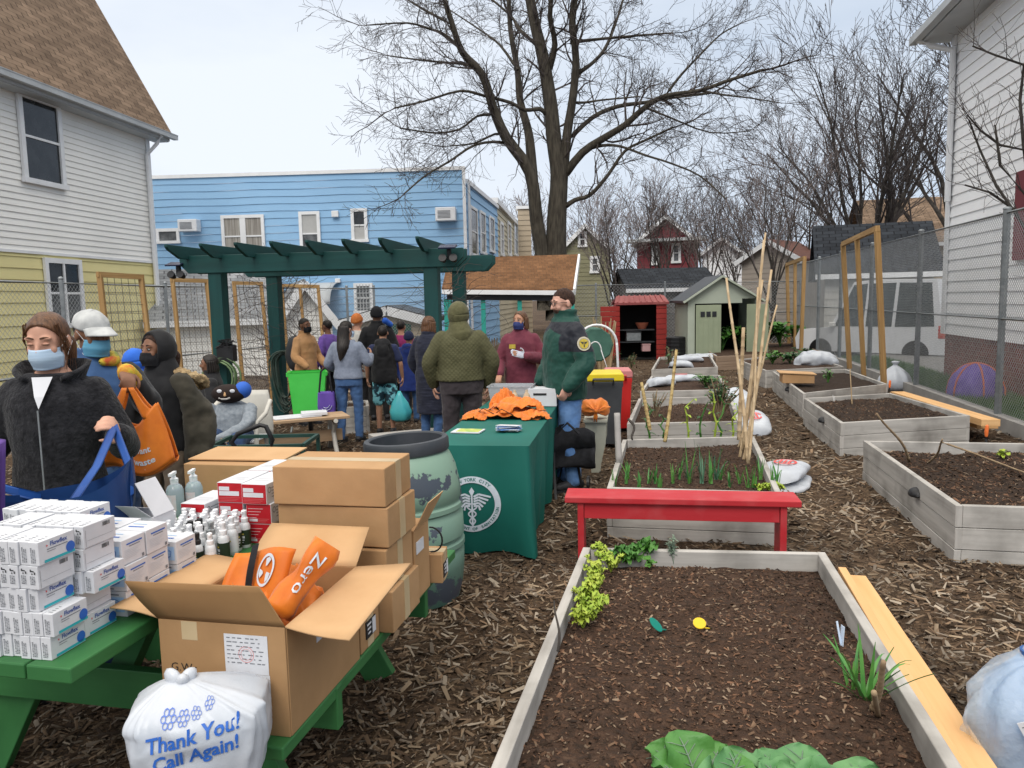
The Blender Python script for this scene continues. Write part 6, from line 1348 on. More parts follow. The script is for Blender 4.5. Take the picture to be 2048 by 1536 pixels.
for fx,fz,fr in((-.055,.192,.02),(-.02,.190,.016),(.01,.196,.014),(.04,.21,.012),(-.09,.02,.026),(-.03,.012,.022),(.085,.022,.028)):
 for k in range(6):
  a0=k*pi/3;cx_,cz_=fx+fr*.62*math.cos(a0),fz+fr*.62*math.sin(a0);n=8
  for j in range(n):
   b0,b1=2*pi*j/n,2*pi*(j+1)/n;mb.add([bt(cx_+fr*.36*f*math.cos(q_),cz_+fr*.36*f*math.sin(q_))for q_,f in((b0,.7),(b1,.7),(b1,1),(b0,1))],[(0,1,2,3)])
mb.build('printed_flowers',mat('flower_blue',(.12,.20,.55)),cb,rn=False)
bc=V((-.565,4.33,gz(4.3)));br_=thing('barrel','weathered green plastic barrel with dark grey screw rim','barrel',bc);br_.rotation_euler=(0,-.05,0)
mbm=bpy.data.materials.new('peeling_green_barrel');mbm.use_nodes=True;nt=mbm.node_tree;N=nt.nodes;L=nt.links;b=N['Principled BSDF'];b.inputs['Roughness'].default_value=.5
tc=N.new('ShaderNodeTexCoord');n1=N.new('ShaderNodeTexNoise');n1 .inputs['Scale'].default_value=4.5;n1 .inputs['Detail'].default_value=9;n1 .inputs['Roughness'].default_value=.62;L.new(tc.outputs['Object'],n1 .inputs['Vector'])
sx=N.new('ShaderNodeSeparateXYZ');L.new(tc.outputs['Object'],sx.inputs[0])
ml=N.new('ShaderNodeMath');ml.operation='MULTIPLY_ADD';ml.inputs[1].default_value=-.11;L.new(sx.outputs['X'],ml.inputs[0]);L.new(n1 .outputs['Fac'],ml.inputs[2])
wv=N.new('ShaderNodeMath');wv.operation='SINE';w0=N.new('ShaderNodeMath');w0 .operation='MULTIPLY';w0 .inputs[1].default_value=21;L.new(sx.outputs['Z'],w0 .inputs[0]);L.new(w0 .outputs[0],wv.inputs[0])
m3=N.new('ShaderNodeMath');m3 .operation='MULTIPLY_ADD';m3 .inputs[1].default_value=.035;L.new(wv.outputs[0],m3 .inputs[0]);L.new(ml.outputs[0],m3 .inputs[2])
rp=N.new('ShaderNodeValToRGB');rp.color_ramp.elements[0].position=.535;rp.color_ramp.elements[1].position=.548;L.new(m3 .outputs[0],rp.inputs['Fac'])
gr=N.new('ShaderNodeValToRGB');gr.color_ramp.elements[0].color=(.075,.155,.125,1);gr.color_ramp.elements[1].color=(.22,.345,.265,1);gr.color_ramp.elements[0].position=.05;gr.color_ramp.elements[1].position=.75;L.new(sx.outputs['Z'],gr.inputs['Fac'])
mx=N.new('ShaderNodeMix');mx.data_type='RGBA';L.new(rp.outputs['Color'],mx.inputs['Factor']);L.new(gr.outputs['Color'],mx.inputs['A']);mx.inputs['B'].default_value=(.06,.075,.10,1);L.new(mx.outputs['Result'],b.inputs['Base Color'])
bp=N.new('ShaderNodeBump');bp.inputs['Strength'].default_value=.4;bp.inputs['Distance'].default_value=.003;bp.invert=True;L.new(rp.outputs['Color'],bp.inputs['Height']);L.new(bp.outputs['Normal'],b.inputs['Normal'])
prof=[(.20,0),(.235,.01),(.262,.10),(.278,.20),(.284,.285),(.276,.295),(.276,.31),(.290,.32),(.290,.345),(.276,.355),(.276,.37),(.290,.38),(.292,.50),(.282,.51),(.282,.53),(.294,.54),(.294,.565),(.282,.575),(.282,.59),(.292,.60),(.287,.68),(.27,.78),(.245,.845),(.225,.875),(.222,.885)]
mb=MB();mb.lathe(prof,48,caps=False);mb.lathe([(.20,.0),(.05,.002)],48,caps=False);mb.build('barrel_body',mbm,br_,smooth=50)
mb=MB();mb.lathe([(.222,.872),(.240,.874),(.243,.885),(.243,.93),(.236,.945),(.212,.947),(.205,.94),(.205,.90),(.20,.80)],48,caps=False)
for k in range(3):mb.lathe([(.226,.855+k*.008),(.231,.859+k*.008),(.226,.863+k*.008)],48,caps=False)
mb.build('rim',mat('rim_grey',(.035,.042,.05),(.055,.06,.07),rough=.5,scale=6),br_,smooth=40)
mb=MB();mb.lathe([(.01,.70),(.26,.70)],32,caps=False);mb.build('water',M_shade,br_)  # flat black disc paints the dark inside of the barrel
mb=MB();mb.box((-.13,-.235,.74),(.15,.05,.09),Matrix.Rotation(.0,4,'X'));mb.build('handle',mat('rim_grey',(.035,.042,.05)),br_,bevel=.03)
dirv=(V((math.sin(.155),math.cos(.155),0)));sidev=V((dirv.y,-dirv.x,0));Rn=Z0(1057,893,.68);st_ang=math.atan2(sidev.y,sidev.x);TL_,TW_=2.3,.68
tbc=Rn-sidev*(TW_/2);zf=gz(6)
tb_=thing('folding_table','folding table covered by the green sanitation cloth','table',V((tbc.x,tbc.y,zf))+dirv*(TL_/2),st_ang);ht=.68-zf
mb=MB();mb.box((0,0,ht-.03),(TW_-.02,TL_-.02,.04));mb.build('tabletop',M_dgrey,tb_)
for s in(-1,1):
 for s2 in(-1,1):mb=MB();mb.tube([(s2*(TW_/2-.08),s*(TL_/2-.25),0),(s2*(TW_/2-.08),s*(TL_/2-.25),ht-.05)],.014,8);mb.build('leg',M_galv,tb_)
def cloth(u,v):
 """perimeter parameter u, v from table edge (0) to hem (1)"""
 pr=[(-TW_/2,-TL_/2),(TW_/2,-TL_/2),(TW_/2,TL_/2),(-TW_/2,TL_/2)];per_=2*(TW_+TL_);s=u*per_;seg=[TW_,TL_,TW_,TL_];i=0
 while i<3 and s>seg[i]:s-=seg[i];i+=1
 a,b2=V(pr[i]),V(pr[(i+1)%4]);q=a.lerp(b2,min(s/seg[i],1));d=(b2-a).normalized();n_=V((d.y,-d.x));cd=min(s,seg[i]-s);corner=math.exp(-(cd/.07)**2)
 bulge=v*(.035*math.sin(s*9+i)+.015*math.sin(s*23+1)+.06*corner)-.05*v*v*(1-corner)
 if i in(0,):bulge+=.03*math.sin(v*3)
 n2=q.normalized()*corner+n_*(1-corner);n2 .normalize();q=q+n2*(bulge+.006)
 return V((q.x,q.y,ht+.004-v*(ht-.03)-.006*(1-math.cos(min(v*9,pi)))))
mb=MB();mb.grid(cloth,220,14);mb.grid(lambda u,v:V(((u-.5)*(TW_+.01),(v-.5)*(TL_+.01),ht+.003+.002*noise.noise(V((u*5,v*12,0))))),8,20)
cl=mb.build('tablecloth',M_tblcloth,None,smooth=180);cl.location=tb_.location;cl.rotation_euler=tb_.rotation_euler;tag(cl,'dark green tablecloth with a round white city emblem on its front','tablecloth')
def cf_(x_,z):
 u=(x_+TW_/2)/(2*(TW_+TL_));v=(ht-z)/(ht-.03);p_=cloth(u,v);return p_+V((0,-.006,0))
mb=MB();cx_,cz_,Ro=-.045,.385,.19;n=56
def ring(r0_,r1_):
 for j in range(n):
  a0,a1=2*pi*j/n,2*pi*(j+1)/n;mb.add([cf_(cx_+r*math.cos(q_),cz_+r*math.sin(q_))for q_,r in((a0,r0_),(a1,r0_),(a1,r1_),(a0,r1_))],[(0,1,2,3)])
ring(.150,.192)
def strip(pl,w_):
 for i in range(len(pl)-1):
  a,b2=V(pl[i]),V(pl[i+1]);d=(b2-a).normalized();n_=V((-d.y,d.x))*w_/2;mb.add([cf_(cx_+q_.x,cz_+q_.y)for q_ in(a+n_,b2+n_,b2-n_,a-n_)],[(0,1,2,3)])
strip([(0,-.15),(0,.07)],.012)
mb.add([cf_(cx_+x_,cz_+z)for x_,z in((0,.12),(.018,.092),(.008,.07),(-.008,.07),(-.018,.092))],[(0,1,2,3,4)])
for s in(-1,1):
 for k in range(5):strip([(s*.012,.055-k*.016),(s*(.045),.072-k*.02),(s*(.125-k*.018),.048-k*.022)],.013)
 strip([(s*math.sin(t_*3.0)*(.035-.02*t_/3.2),.01-t_*.048)for t_ in[k*.16 for k in range(21)]],.010)
mb.build('printed_emblem',M_logo,cl,rn=False)
mb=MB()
def arc_text(s_,a_mid,rad,size,inward):
 tot=len(s_)*size*.68/rad
 for i,ch in enumerate(s_):
  if ch==' ':continue
  f=(i+.5)/len(s_)-.5;a0=a_mid-f*tot if not inward else a_mid+f*tot;rot=a0-pi/2 if not inward else a0+pi/2;cc,ss=math.cos(rot),math.sin(rot);ox,oy=rad*math.cos(a0),rad*math.sin(a0)
  put_text(mb,ch,size,lambda x_,y_:cf_(cx_+ox+x_*cc-y_*ss,cz_+oy+x_*ss+y_*cc)+V((0,-.003,0)),.0006)
arc_text('NEW YORK CITY',pi/2,.171,.030,False);arc_text('DEPARTMENT OF SANITATION',-pi/2+.1,.171,.028,True)
mb.build('lettering',mat('emblem_green_ink',(.03,.16,.14)),cl,rn=False)
sp=lambda x_,y_,z:V((tb_.location.x,tb_.location.y,0))+sidev*x_+dirv*(y_-TL_/2)+V((0,0,zf+ht+.008+z))
for i,(x_,y_,s0_,s1_,sd,hh,lab)in enumerate([(-.02,1.30,.31,.21,21,.065,'wide flat heap of orange bags spread on the green table'),(.08,1.32,.20,.15,22,.10,'upper orange bag on the right of the heap on the table'),(-.06,1.46,.13,.11,23,.17,'peaked orange bag standing at the back left of the heap'),(-.24,1.16,.13,.10,24,.055,'orange bag with black straps at the left edge of the heap'),(.22,1.20,.13,.12,26,.06,'orange bag sagging at the right edge of the heap')]):
 crumple(lab,'tote_bag','bag',sp(x_,y_,.0 if i!=1 else .04),(s0_,s1_),sd,M_orange,hh,st_ang+i*.5,fold=1.2)
for i,(x_,y_)in enumerate([(-.22,1.12),(-.06,1.08),(-.15,1.22)]):
 mb=MB();q=sp(x_,y_,.06);mb.tube([q,q+V((.04,-.03,.03)),q+V((.08,.02,.0)),q+V((.13,-.02,-.02))],.012,6,flat=.3);mb.solo('bag_strap',M_blackfab,'black bag strap curling on the orange heap, '+['left one','front one','upper one'][i],'strap')
M_broch=mat('green_yellow_print',(.25,.45,.10),(.65,.62,.15),scale=22,rough=.5)
mb=MB();mb.box((0,0,.004),(.22,.16,.008),Matrix.Translation(sp(-.18,.52,0))@Matrix.Rotation(-.25,4,'Z'));mb.mi=1;mb.box((.0,.0,.0095),(.17,.12,.003),Matrix.Translation(sp(-.17,.52,0))@Matrix.Rotation(-.25,4,'Z'));mb.solo('leaflet_stack',[M_paper,M_broch],'green and yellow leaflets lying on the front of the green table','leaflet')
mb=MB();rg4=random.Random(4)
for k in range(7):mb.mi=k%2;mb.box((0,0,.006+k*.006),(.17,.11,.003),Matrix.Translation(sp(.12,.55,0))@Matrix.Rotation(rg4 .uniform(-.5,.5),4,'Z')@Matrix.Rotation(rg4 .uniform(-.12,.12),4,'X'))
mb.solo('wrapped_masks',[M_paper,mat('blue_packet',(.10,.25,.62),(.45,.58,.80),scale=18,rough=.3)],'pile of blue and white wrapped packets on the front of the green table','packets')
t=thing('plastic_tub','clear plastic storage tub at the far end of the green table','tub',sp(-.08,2.02,0),st_ang);mb=MB();mb.loft([[V((x_*s,y_*s,z))for x_,y_ in((-.2,-.13),(.2,-.13),(.2,.13),(-.2,.13))]for s,z in((.88,0),(1,.17),(1.06,.17),(1.06,.18),(.96,.18),(.86,.02))],caps=False);mb.build('tub',mat('cloudy_plastic',(.62,.65,.68),rough=.2,trans=.5),t);mb=MB();mb.box((0,0,.06),(.3,.18,.08));mb.build('contents',M_paper,t)
mb=MB();mb.box((0,0,.08),(.26,.2,.16),Matrix.Translation(sp(.22,1.96,0))@Matrix.Rotation(st_ang,4,'Z'));mb.mi=1;mb.box((-.02,-.102,.11),(.12,.004,.02),Matrix.Translation(sp(.22,1.96,0))@Matrix.Rotation(st_ang,4,'Z'));mb.solo('white_carton',[M_paper,M_ink],'white carton with black stripe at the far right of the green table','carton',bevel=.004)
for i in range(2):
 q=sp(-.03+i*.11,1.86,0);mb=MB();mb.lathe([(.032,0),(.034,.09),(.02,.12),(.012,.13),(.012,.15)],12,q);mb.solo('bottle',mat('cream_bottle',(.62,.52,.38),(.5,.35,.22),scale=30),'cream coloured bottle behind the orange heap, '+['left one','right one'][i],'bottle',smooth=50)
q=G(1192,945);t=thing('plank_stool','pale painted wooden seat post holding a tied orange bag','stool',q,-.15);mb=MB();mb.loft([[V((x_*s,y_,z))for x_,y_ in((-.10,-.02),(.10,-.02),(.10,.02),(-.10,.02))]for s,z in((.45,0),(.55,.10),(1,.30),(1.05,.52))]);mb.build('end_panel',mat('pale_cream_paint',(.46,.46,.38),(.40,.40,.33),scale=6),t,bevel=.004);mb=MB();mb.box((0,.25,.535),(.24,.6,.03));mb.build('seat',mat('pale_cream_paint',(.46,.46,.38)),t,bevel=.005);mb=MB();mb.loft([[V((x_*s,.52+y_,z))for x_,y_ in((-.10,-.02),(.10,-.02),(.10,.02),(-.10,.02))]for s,z in((.45,0),(.55,.10),(1,.30),(1.05,.52))]);mb.build('end_panel',mat('pale_cream_paint',(.46,.46,.38)),t)
ot=thing('tied_bag','bunched orange bag tied in a knot on the pale wooden seat','bag',q+V((-.01,.0,.55)),0);mb=MB();rings=[]
for i in range(16):
 u=i/15;rr=(.02+.98*math.sin(min(u*1.25,1)*pi/2))*(1 if u<.6 else math.cos((u-.6)/.4*1.45));cre=.16*(1-u)**1.2
 rings.append([V((.165*rr*math.cos(a)*(1+cre*math.sin(a*11))+.02*u,-.12+.26*u+.02*math.sin(a*11)*(1-u),.10+(.115*rr*math.sin(a)*(1+cre*math.sin(a*11+1))if math.sin(a)>-.6 else-.07*rr)+.012*math.sin(a*5+u*4)))for a in[2*pi*j/60 for j in range(60)]])
mb.loft(rings);mb.build('fabric',M_orange,ot,smooth=180);mb=MB();mb.ell((0,-.135,.10),(.022,.018,.02));
for a in(-1.5,-1.8,.4,2.7):mb.tube([(0,-.12,.10),(.05*math.cos(a),-.14,.10+.05*math.sin(a)),(.08*math.cos(a),-.125,.10+.11*math.sin(a))],[.012,.016,.005],6,flat=.4)
mb.build('knot',M_orange,ot,smooth=180)
q=G(1140,985);t=thing('shopping_trolley','black folding trolley with drooping black bag beside the green table','trolley',q,-.2);q0=q
mb=MB();hx=P(1125,845,q.y)-q;fx=P(1128,1035,q.y-.3)-q;mb.tube([fx,V((fx.x-.05,-.1,.2)),V((hx.x-.08,.0,hx.z-.15)),hx+V((-.02,0,-.03)),hx+V((.05,0,.0)),V((hx.x+.10,.02,hx.z-.18)),V((.10,.05,.05))],.012,8);mb.tube([V((-.12,.05,.05)),V((-.02,.1,.45)),hx+V((.04,.05,0))],.012,8);mb.build('frame',M_black,t,smooth=60)
mb=MB();mb.grid(lambda u,v:V((-.26+.50*u,-.07+.10*math.sin(u*3)+.03*math.sin(v*9+u*4),.60-.05*abs(u-.35)-.30*u*u*0-v*(.42-.12*u)+.035*noise.noise(V((u*4,v*4,2))))),20,16);o=mb.build('bag',M_blackfab,t,smooth=180);modifier(o,'SOLIDIFY',thickness=.03)
mb=MB();mb.tube([(-.1,-.09,.56),(.0,-.12,.66),(.10,-.10,.56)],.012,6);mb.build('strap',M_blackfab,t)
for s in(-1,1):mb=MB();mb.lathe([(.05,-.012),(.07,-.012),(.07,.012),(.05,.012)],16,(0,0,0),Matrix.Translation((s*.16,.08,.07))@Matrix.Rotation(pi/2,4,'Y'));mb.build('wheel',M_black,t)
q=G(2050,1600)+V((-.06,.12,0));q.z=gz(2);jc=V((1.665,2.36,gz(2.3)))
t=thing('water_jug','blue plastic water jug inside the clear bag at the bottom right corner','jug',jc);mb=MB();mb.lathe([(.12,.01),(.15,.05),(.155,.32),(.14,.40),(.07,.48),(.045,.51)],24);mb.build('jug_body',mat('blue_jug_plastic',(.10,.28,.58),(.17,.38,.68),rough=.25,trans=.15,scale=4),t,smooth=60);mb=MB();mb.lathe([(.045,.50),(.045,.53)],16);mb.build('cap',mat('blue_cap',(.03,.10,.30),rough=.4),t)
cbg=thing('clear_bag','clear plastic bag with a small printed tag at the bottom right corner','bag',jc+V((-.02,-.03,0)));mb=MB();rings=[]
for i in range(24):
 u=i/23;e_=(1-(2*u-.85)**2*.18)if u<.75 else max(.05,.87*(1-((u-.75)/.26)**1.8));rings.append([V((.20*e_*math.cos(a)*(1+.05*(1-2*abs(math.sin(a*4+u*5)))+.04*math.sin(a*13+u*9)*u+(.10+.28*u)*noise.noise(V((math.cos(a)*2.4,math.sin(a)*2.4,u*4)))),.175*e_*math.sin(a)*(1+.06*(1-2*abs(math.sin(a*4.5+u*4)))+.04*math.sin(a*17+u*7)*u),(.005+.56*u)*(1-.10*max(0,-math.cos(a))*u)))for a in[2*pi*j/48 for j in range(48)]])
mb.loft(rings,caps=False);m_=mat('clear_film',(.70,.78,.86),rough=.3,alpha=.40,bump=.8,bscale=30,scale=8,spec=.7);mb.build('film',m_,cbg,smooth=180)
mb=MB();Mt=Matrix.Translation((-.105,-.165,.36))@Matrix.Rotation(-.55,4,'Z')@Matrix.Rotation(-.5,4,'Y');mb.mi=0;mb.box((0,0,0),(.06,.003,.09),Mt);mb.mi=1
for k in range(5):mb.box((0,-.002,.03-k*.014),(.045-.006*(k%2),.001,.003),Mt)
mb.build('printed_tag',[M_paper,M_greyink],cbg)
t=thing('black_pipe','dark blue pipe end standing in front of the clear bag','pipe',jc+V((-.03,-.25,0)));mb=MB();mb.lathe([(.024,0),(.024,.27),(.033,.275),(.034,.32),(.026,.322),(.025,.25)],18,caps=False);mb.build('pipe',mat('dark_blue_plastic',(.012,.03,.08),rough=.35),t,smooth=40);mb=MB();mb.lathe([(.005,.24),(.025,.24)],18,caps=False);mb.build('bore',M_shade,t)
t.rotation_euler=(.06,.05,0)
def skinm(name,c):return mat('skin_'+name,c,tuple(min(1,x_*1.12)for x_ in c),rough=.5,scale=9,spec=.35,subs=0)
SK_L=skinm('light',(.55,.30,.21));SK_M=skinm('tan',(.42,.22,.14));SK_B=skinm('brown',(.20,.095,.055));SK_D=skinm('dark',(.10,.047,.03))
def cloth_m(name,a,b_,**k):d=dict(rough=.85,scale=7,bump=.25,bscale=22,bdist=.012,sheen=.1);d.update(k);return mat('cloth_'+name,a,b_,**d)
M_hair_dk=mat('dark_hair',(.008,.006,.005),(.025,.018,.014),rough=.45,scale=3,stretch=(30,30,2),bump=.3,bscale=8)
M_hair_br=mat('brown_hair',(.06,.028,.014),(.16,.075,.035),rough=.4,scale=3,stretch=(30,30,3),bump=.3,bscale=8)
M_hair_au=mat('auburn_hair',(.03,.014,.010),(.09,.042,.026),rough=.6,scale=3,stretch=(30,30,9),bump=1.0,bscale=9,bdist=.02)
M_denim=cloth_m('denim',(.035,.085,.20),(.06,.13,.28));M_denim2=cloth_m('light_denim',(.07,.17,.40),(.15,.28,.52),scale=5);M_dkdenim=cloth_m('dark_denim',(.018,.04,.10),(.03,.065,.15))
M_shoe=mat('dark_shoes',(.02,.02,.022),(.035,.035,.04),rough=.6)
def hand(mb,w,d,pn,s=1.0,curl=.5,thumb=1,splay=.08):
 """w wrist, d direction of the fingers, pn palm normal (fingers curl towards it); palm plus five separate fingers"""
 w=V(w);d=V(d).normalized();pn=V(pn);pn=(pn-d*pn.dot(d)).normalized();sd=d.cross(pn).normalized()*thumb
 M=Matrix((sd,d,pn)).transposed().to_4x4();M.translation=w+d*.045*s
 mb.ell((0,0,0),(.040*s,.052*s,.017*s),M)
 for i,(off,ln,r)in enumerate([(-.028,.070,.0095),(-.010,.080,.0100),(.010,.074,.0095),(.028,.058,.0085)]):
  b0=w+d*(.085*s)-sd*(off*s)*-1;dd=(d+sd*(off*splay*12)).normalized();pts=[b0-dd*.012*s,b0];c=0
  for k in range(3):
   c+=curl*(.75+.1*i);v_=dd*math.cos(c)+pn*math.sin(c);pts.append(pts[-1]+v_*ln*s*(.42,.33,.25)[k])
  mb.capsule(pts,[r*s*q_ for q_ in(1.1,1.05,1,.92,.8)],8)
 t0=w+d*.02*s-sd*.024*s;mb.capsule([t0,t0+(-sd*.8+d*.5+pn*.3).normalized()*.038*s,t0+(-sd*.8+d*.5+pn*.3).normalized()*.038*s+(-sd*.15+d*.8+pn*.5).normalized()*.03*s,t0+(-sd*.8+d*.5+pn*.3).normalized()*.038*s+(-sd*.05+d*.6+pn*.8).normalized()*.052*s],[.014*s,.012*s,.0105*s,.008*s],8)
def head_geo(mb,T,s,nose=True,ears=True):
 E=lambda c,r:mb.ell(c,r,T,18,12)
 E((0,.012*s,.030*s),(.076*s,.096*s,.090*s));E((0,-.018*s,-.045*s),(.058*s,.068*s,.062*s));E((0,-.05*s,-.082*s),(.032*s,.030*s,.025*s));E((0,-.045*s,.01*s),(.064*s,.045*s,.06*s))
 for q in(-1,1):E((q*.036*s,-.062*s,-.022*s),(.026*s,.024*s,.028*s));E((q*.032*s,-.078*s,.034*s),(.026*s,.012*s,.010*s))
 if nose:mb.capsule([T@V((0,-.082*s,.022*s)),T@V((0,-.098*s,-.004*s)),T@V((0,-.106*s,-.022*s))],[.009*s,.011*s,.0135*s],8);E((0,-.092*s,-.024*s),(.020*s,.012*s,.010*s))
 E((0,-.080*s,-.052*s),(.026*s,.010*s,.007*s));E((0,-.078*s,-.064*s),(.022*s,.010*s,.008*s))
 if ears:
  for q in(-1,1):E((q*.078*s,.012*s,-.004*s),(.010*s,.020*s,.032*s))
def shell(T,c,r,axis,a0,a1=pi,nu=36,nv=16,fn=None):
 """cap of an ellipsoid: polar angle a0..a1 around axis"""
 x,y,d=frame(axis,V((0,0,1)));c=V(c);mb=MB()
 def f(u,v):
  a=a0+(a1-a0)*v;ph=2*pi*u;q=d*math.cos(a)+(x*math.cos(ph)+y*math.sin(ph))*math.sin(a);k=fn(u,v,q)if fn else 1
  return T@(c+V((q.x*r[0]*k,q.y*r[1]*k,q.z*r[2]*k)))
 mb.grid(f,nu,nv);return mb
def person(label,px,Y,face,h,skin,top,legs,arms=None,yaw=0,pitch=0,roll=0,vox=.009,w=1.0,hair=None,mask=None,hood=None,shoes=M_shoe,eyes=False,belly=0,X=None,sit=None,stride=0,lean=0,hands=True,group=None,tilt=0):
 x0=X if X is not None else P(px,600,Y).x;t=thing('person',label,'person',(x0,Y,gz(Y)),math.radians(face),group);s=h/1.70
 t['category']='person'
 S_=lambda x,y,z:V((x*s,y*s+lean*max(0,z-.9)*s,z*s))
 nb=S_(0,.012,1.43);hc=S_(0,-.012,1.575)
 T=Matrix.Translation(hc)@Matrix.Rotation(math.radians(yaw),4,'Z')@Matrix.Rotation(math.radians(pitch),4,'X')@Matrix.Rotation(math.radians(roll),4,'Y')
 arms=arms or{};A={}
 for k,sg in(('a',-1),('b',1)):
  d=arms.get(k,{});A[k]=(S_(sg*.158*w,.012,1.345),S_(*d.get('e',(sg*(.235*w+.01),.03,1.11))),S_(*d.get('w',(sg*(.25*w+.01),-.06,.87))),d.get('d',(0,-.15,-1)),d.get('p',(-sg,0,0)),d.get('c',.45))
 hipz=.90
 L={}
 for k,sg in(('a',-1),('b',1)):
  st_=stride*sg
  if sit:L[k]=[S_(sg*.09,0,sit[0]),S_(sg*.13,-.42,sit[0]+.02),S_(sg*.13,-.46,.09)]
  else:L[k]=[S_(sg*.088*w,0,hipz),S_(sg*.10*w,-.02+st_*.5,.49),S_(sg*.10*w,.02+st_,.085)]
 def torso(mb,ex,z0,z1=1.44,wid=1.0):
  rows=[(.78,.172,.125,0),(.92,.178,.128,0),(1.05,.158,.115,-.005),(1.18,.172,.122,-.005),(1.30,.180,.120,0),(1.36,.160,.102,.005),(1.41,.112,.082,.01),(1.46,.070,.066,.012)]
  rings=[]
  zs=sorted(set([z0]+[r_[0]for r_ in rows if z0<r_[0]<z1]+[z1]))
  for z in zs:
   for i in range(len(rows)-1):
    if rows[i][0]<=z<=rows[i+1][0]or(i==0 and z<rows[0][0])or i==len(rows)-2:
     f=max(0,min(1,(z-rows[i][0])/(rows[i+1][0]-rows[i][0])));q=[rows[i][j]+(rows[i+1][j]-rows[i][j])*f for j in range(4)];break
   bl=belly*math.exp(-((z-1.08)/.16)**2);fx=w*wid if z<1.40 else 1
   zz=z
   if sit:zz=z-.90+sit[0]
   rings.append([V(((q[1]*fx+ex+bl*.6)*math.cos(a)*s,((q[2]*(.6+.4*w)+ex+bl)*math.sin(a)+q[3]-bl*.3)*s+lean*max(0,z-.9)*s,zz*s))for a in[2*pi*j/22 for j in range(22)]])
  mb.loft(rings)
 dz=(sit[0]-.90)if sit else 0
 if sit:
  nb=nb+V((0,0,dz*s));T=Matrix.Translation((0,0,dz*s))@T
  A={k:(v[0]+V((0,0,dz*s)),v[1]+V((0,0,dz*s)),v[2]+V((0,0,dz*s)),v[3],v[4],v[5])for k,v in A.items()}
 mb=MB();torso(mb,-.014,.80,1.46);head_geo(mb,T,s);nk=T@V((0,.012*s,-.05*s));mb.capsule([nb-V((0,0,.05*s)),nb,nk],[.062*s,.056*s,.054*s],14)
 for k in 'ab':
  sh,el,wr,hd,pnm,cu=A[k];mb.capsule([sh,sh.lerp(el,.5),el,el.lerp(wr,.4),wr],[.05*s,.046*s,.036*s,.035*s,.025*s],12)
  if hands:hand(mb,wr,hd,pnm,s*1.0,cu,thumb=1 if k=='a' else-1)
  hp,kn,an=L[k];mb.capsule([hp,hp.lerp(kn,.5),kn,kn.lerp(an,.35),an],[.078*s,.068*s,.050*s,.050*s,.034*s],12)
 o=mb.build('body',skin,t,rn=False);remesh(o,vox,4 if vox<.008 else 2)
 if top:
  mb=MB();ex=top.get('ex',.012);hem=top.get('hem',.84);torso(mb,ex,hem,1.455 if top.get('collar')else 1.435,top.get('wid',1.0));sl=top.get('sleeve',1.0)
  for k in 'ab':
   sh,el,wr,_,_,_=A[k];e2=el.lerp(wr,.93)if sl==1.0 else sh.lerp(el,sl)
   if sl==1.0:mb.capsule([sh,sh.lerp(el,.5),el,el.lerp(wr,.5),e2],[(.054+ex*.9)*s,(.053+ex)*s,(.047+ex)*s,(.043+ex)*s,(.034+ex*.8)*s],14)
   elif sl>0:mb.capsule([sh,sh.lerp(e2,.5),e2],[(.062+ex)*s,(.056+ex)*s,(.056+ex)*s],14)
   else:mb.ell(sh,((.062+ex)*s,)*3)
  if top.get('collar'):mb.lathe([((.076+ex*.5)*s,-.03*s),((.078+ex*.5)*s,.035*s),((.082+ex*.5)*s,.055*s*top['collar'])],18,nb+V((0,.0,.02*s)))
  if top.get('hooddown'):mb.ell(nb+V((0,.10*s,.0)),(.12*s,.075*s,.07*s));mb.ell(nb+V((0,.12*s,-.05*s)),(.10*s,.05*s,.10*s))
  o=mb.build(top.get('name','jacket'),top['m'],t,rn=False);remesh(o,max(vox,.009),top.get('sm',6),top.get('fold',.03)*.6,top.get('fs',.10))
 if legs:
  mb=MB();ex=legs.get('ex',.010)
  if sit:mb.ell(S_(0,.02,sit[0]+.02),(.17*s,.15*s,.12*s))
  else:torso(mb,ex-.006,.80,1.0,1.0);mb.ell(S_(0,0.01,.86),(.16*w*s,.12*s,.10*s))
  for k in 'ab':
   hp,kn,an=L[k]
   if legs.get('shorts'):mb.capsule([hp,hp.lerp(kn,.6),hp.lerp(kn,.92)],[(.088+ex)*s,(.085+ex)*s,(.083+ex)*s],14)
   else:mb.capsule([hp,hp.lerp(kn,.5),kn,kn.lerp(an,.4),an+V((0,0,.0*s))],[(.088*(.5+.5*w)+ex)*s,(.078+ex)*s,(.058+ex)*s,(.054+ex)*s,(.046+ex)*s],14)
  o=mb.build(legs.get('name','trousers'),legs['m'],t,rn=False);remesh(o,max(vox,.009),4,legs.get('fold',.02),.08)
 if shoes:
  for k in 'ab':
   an=L[k][2];mb=MB();mb.capsule([an+V((0,.05*s,-.035*s)),an+V((0,-.05*s,-.04*s)),an+V((0,-.15*s,-.05*s))],[.042*s,.045*s,.036*s],12);mb.box(an+V((0,-.055*s,-.078*s)),(.085*s,.27*s,.02*s));mb.build('shoe',shoes,t,smooth=50)
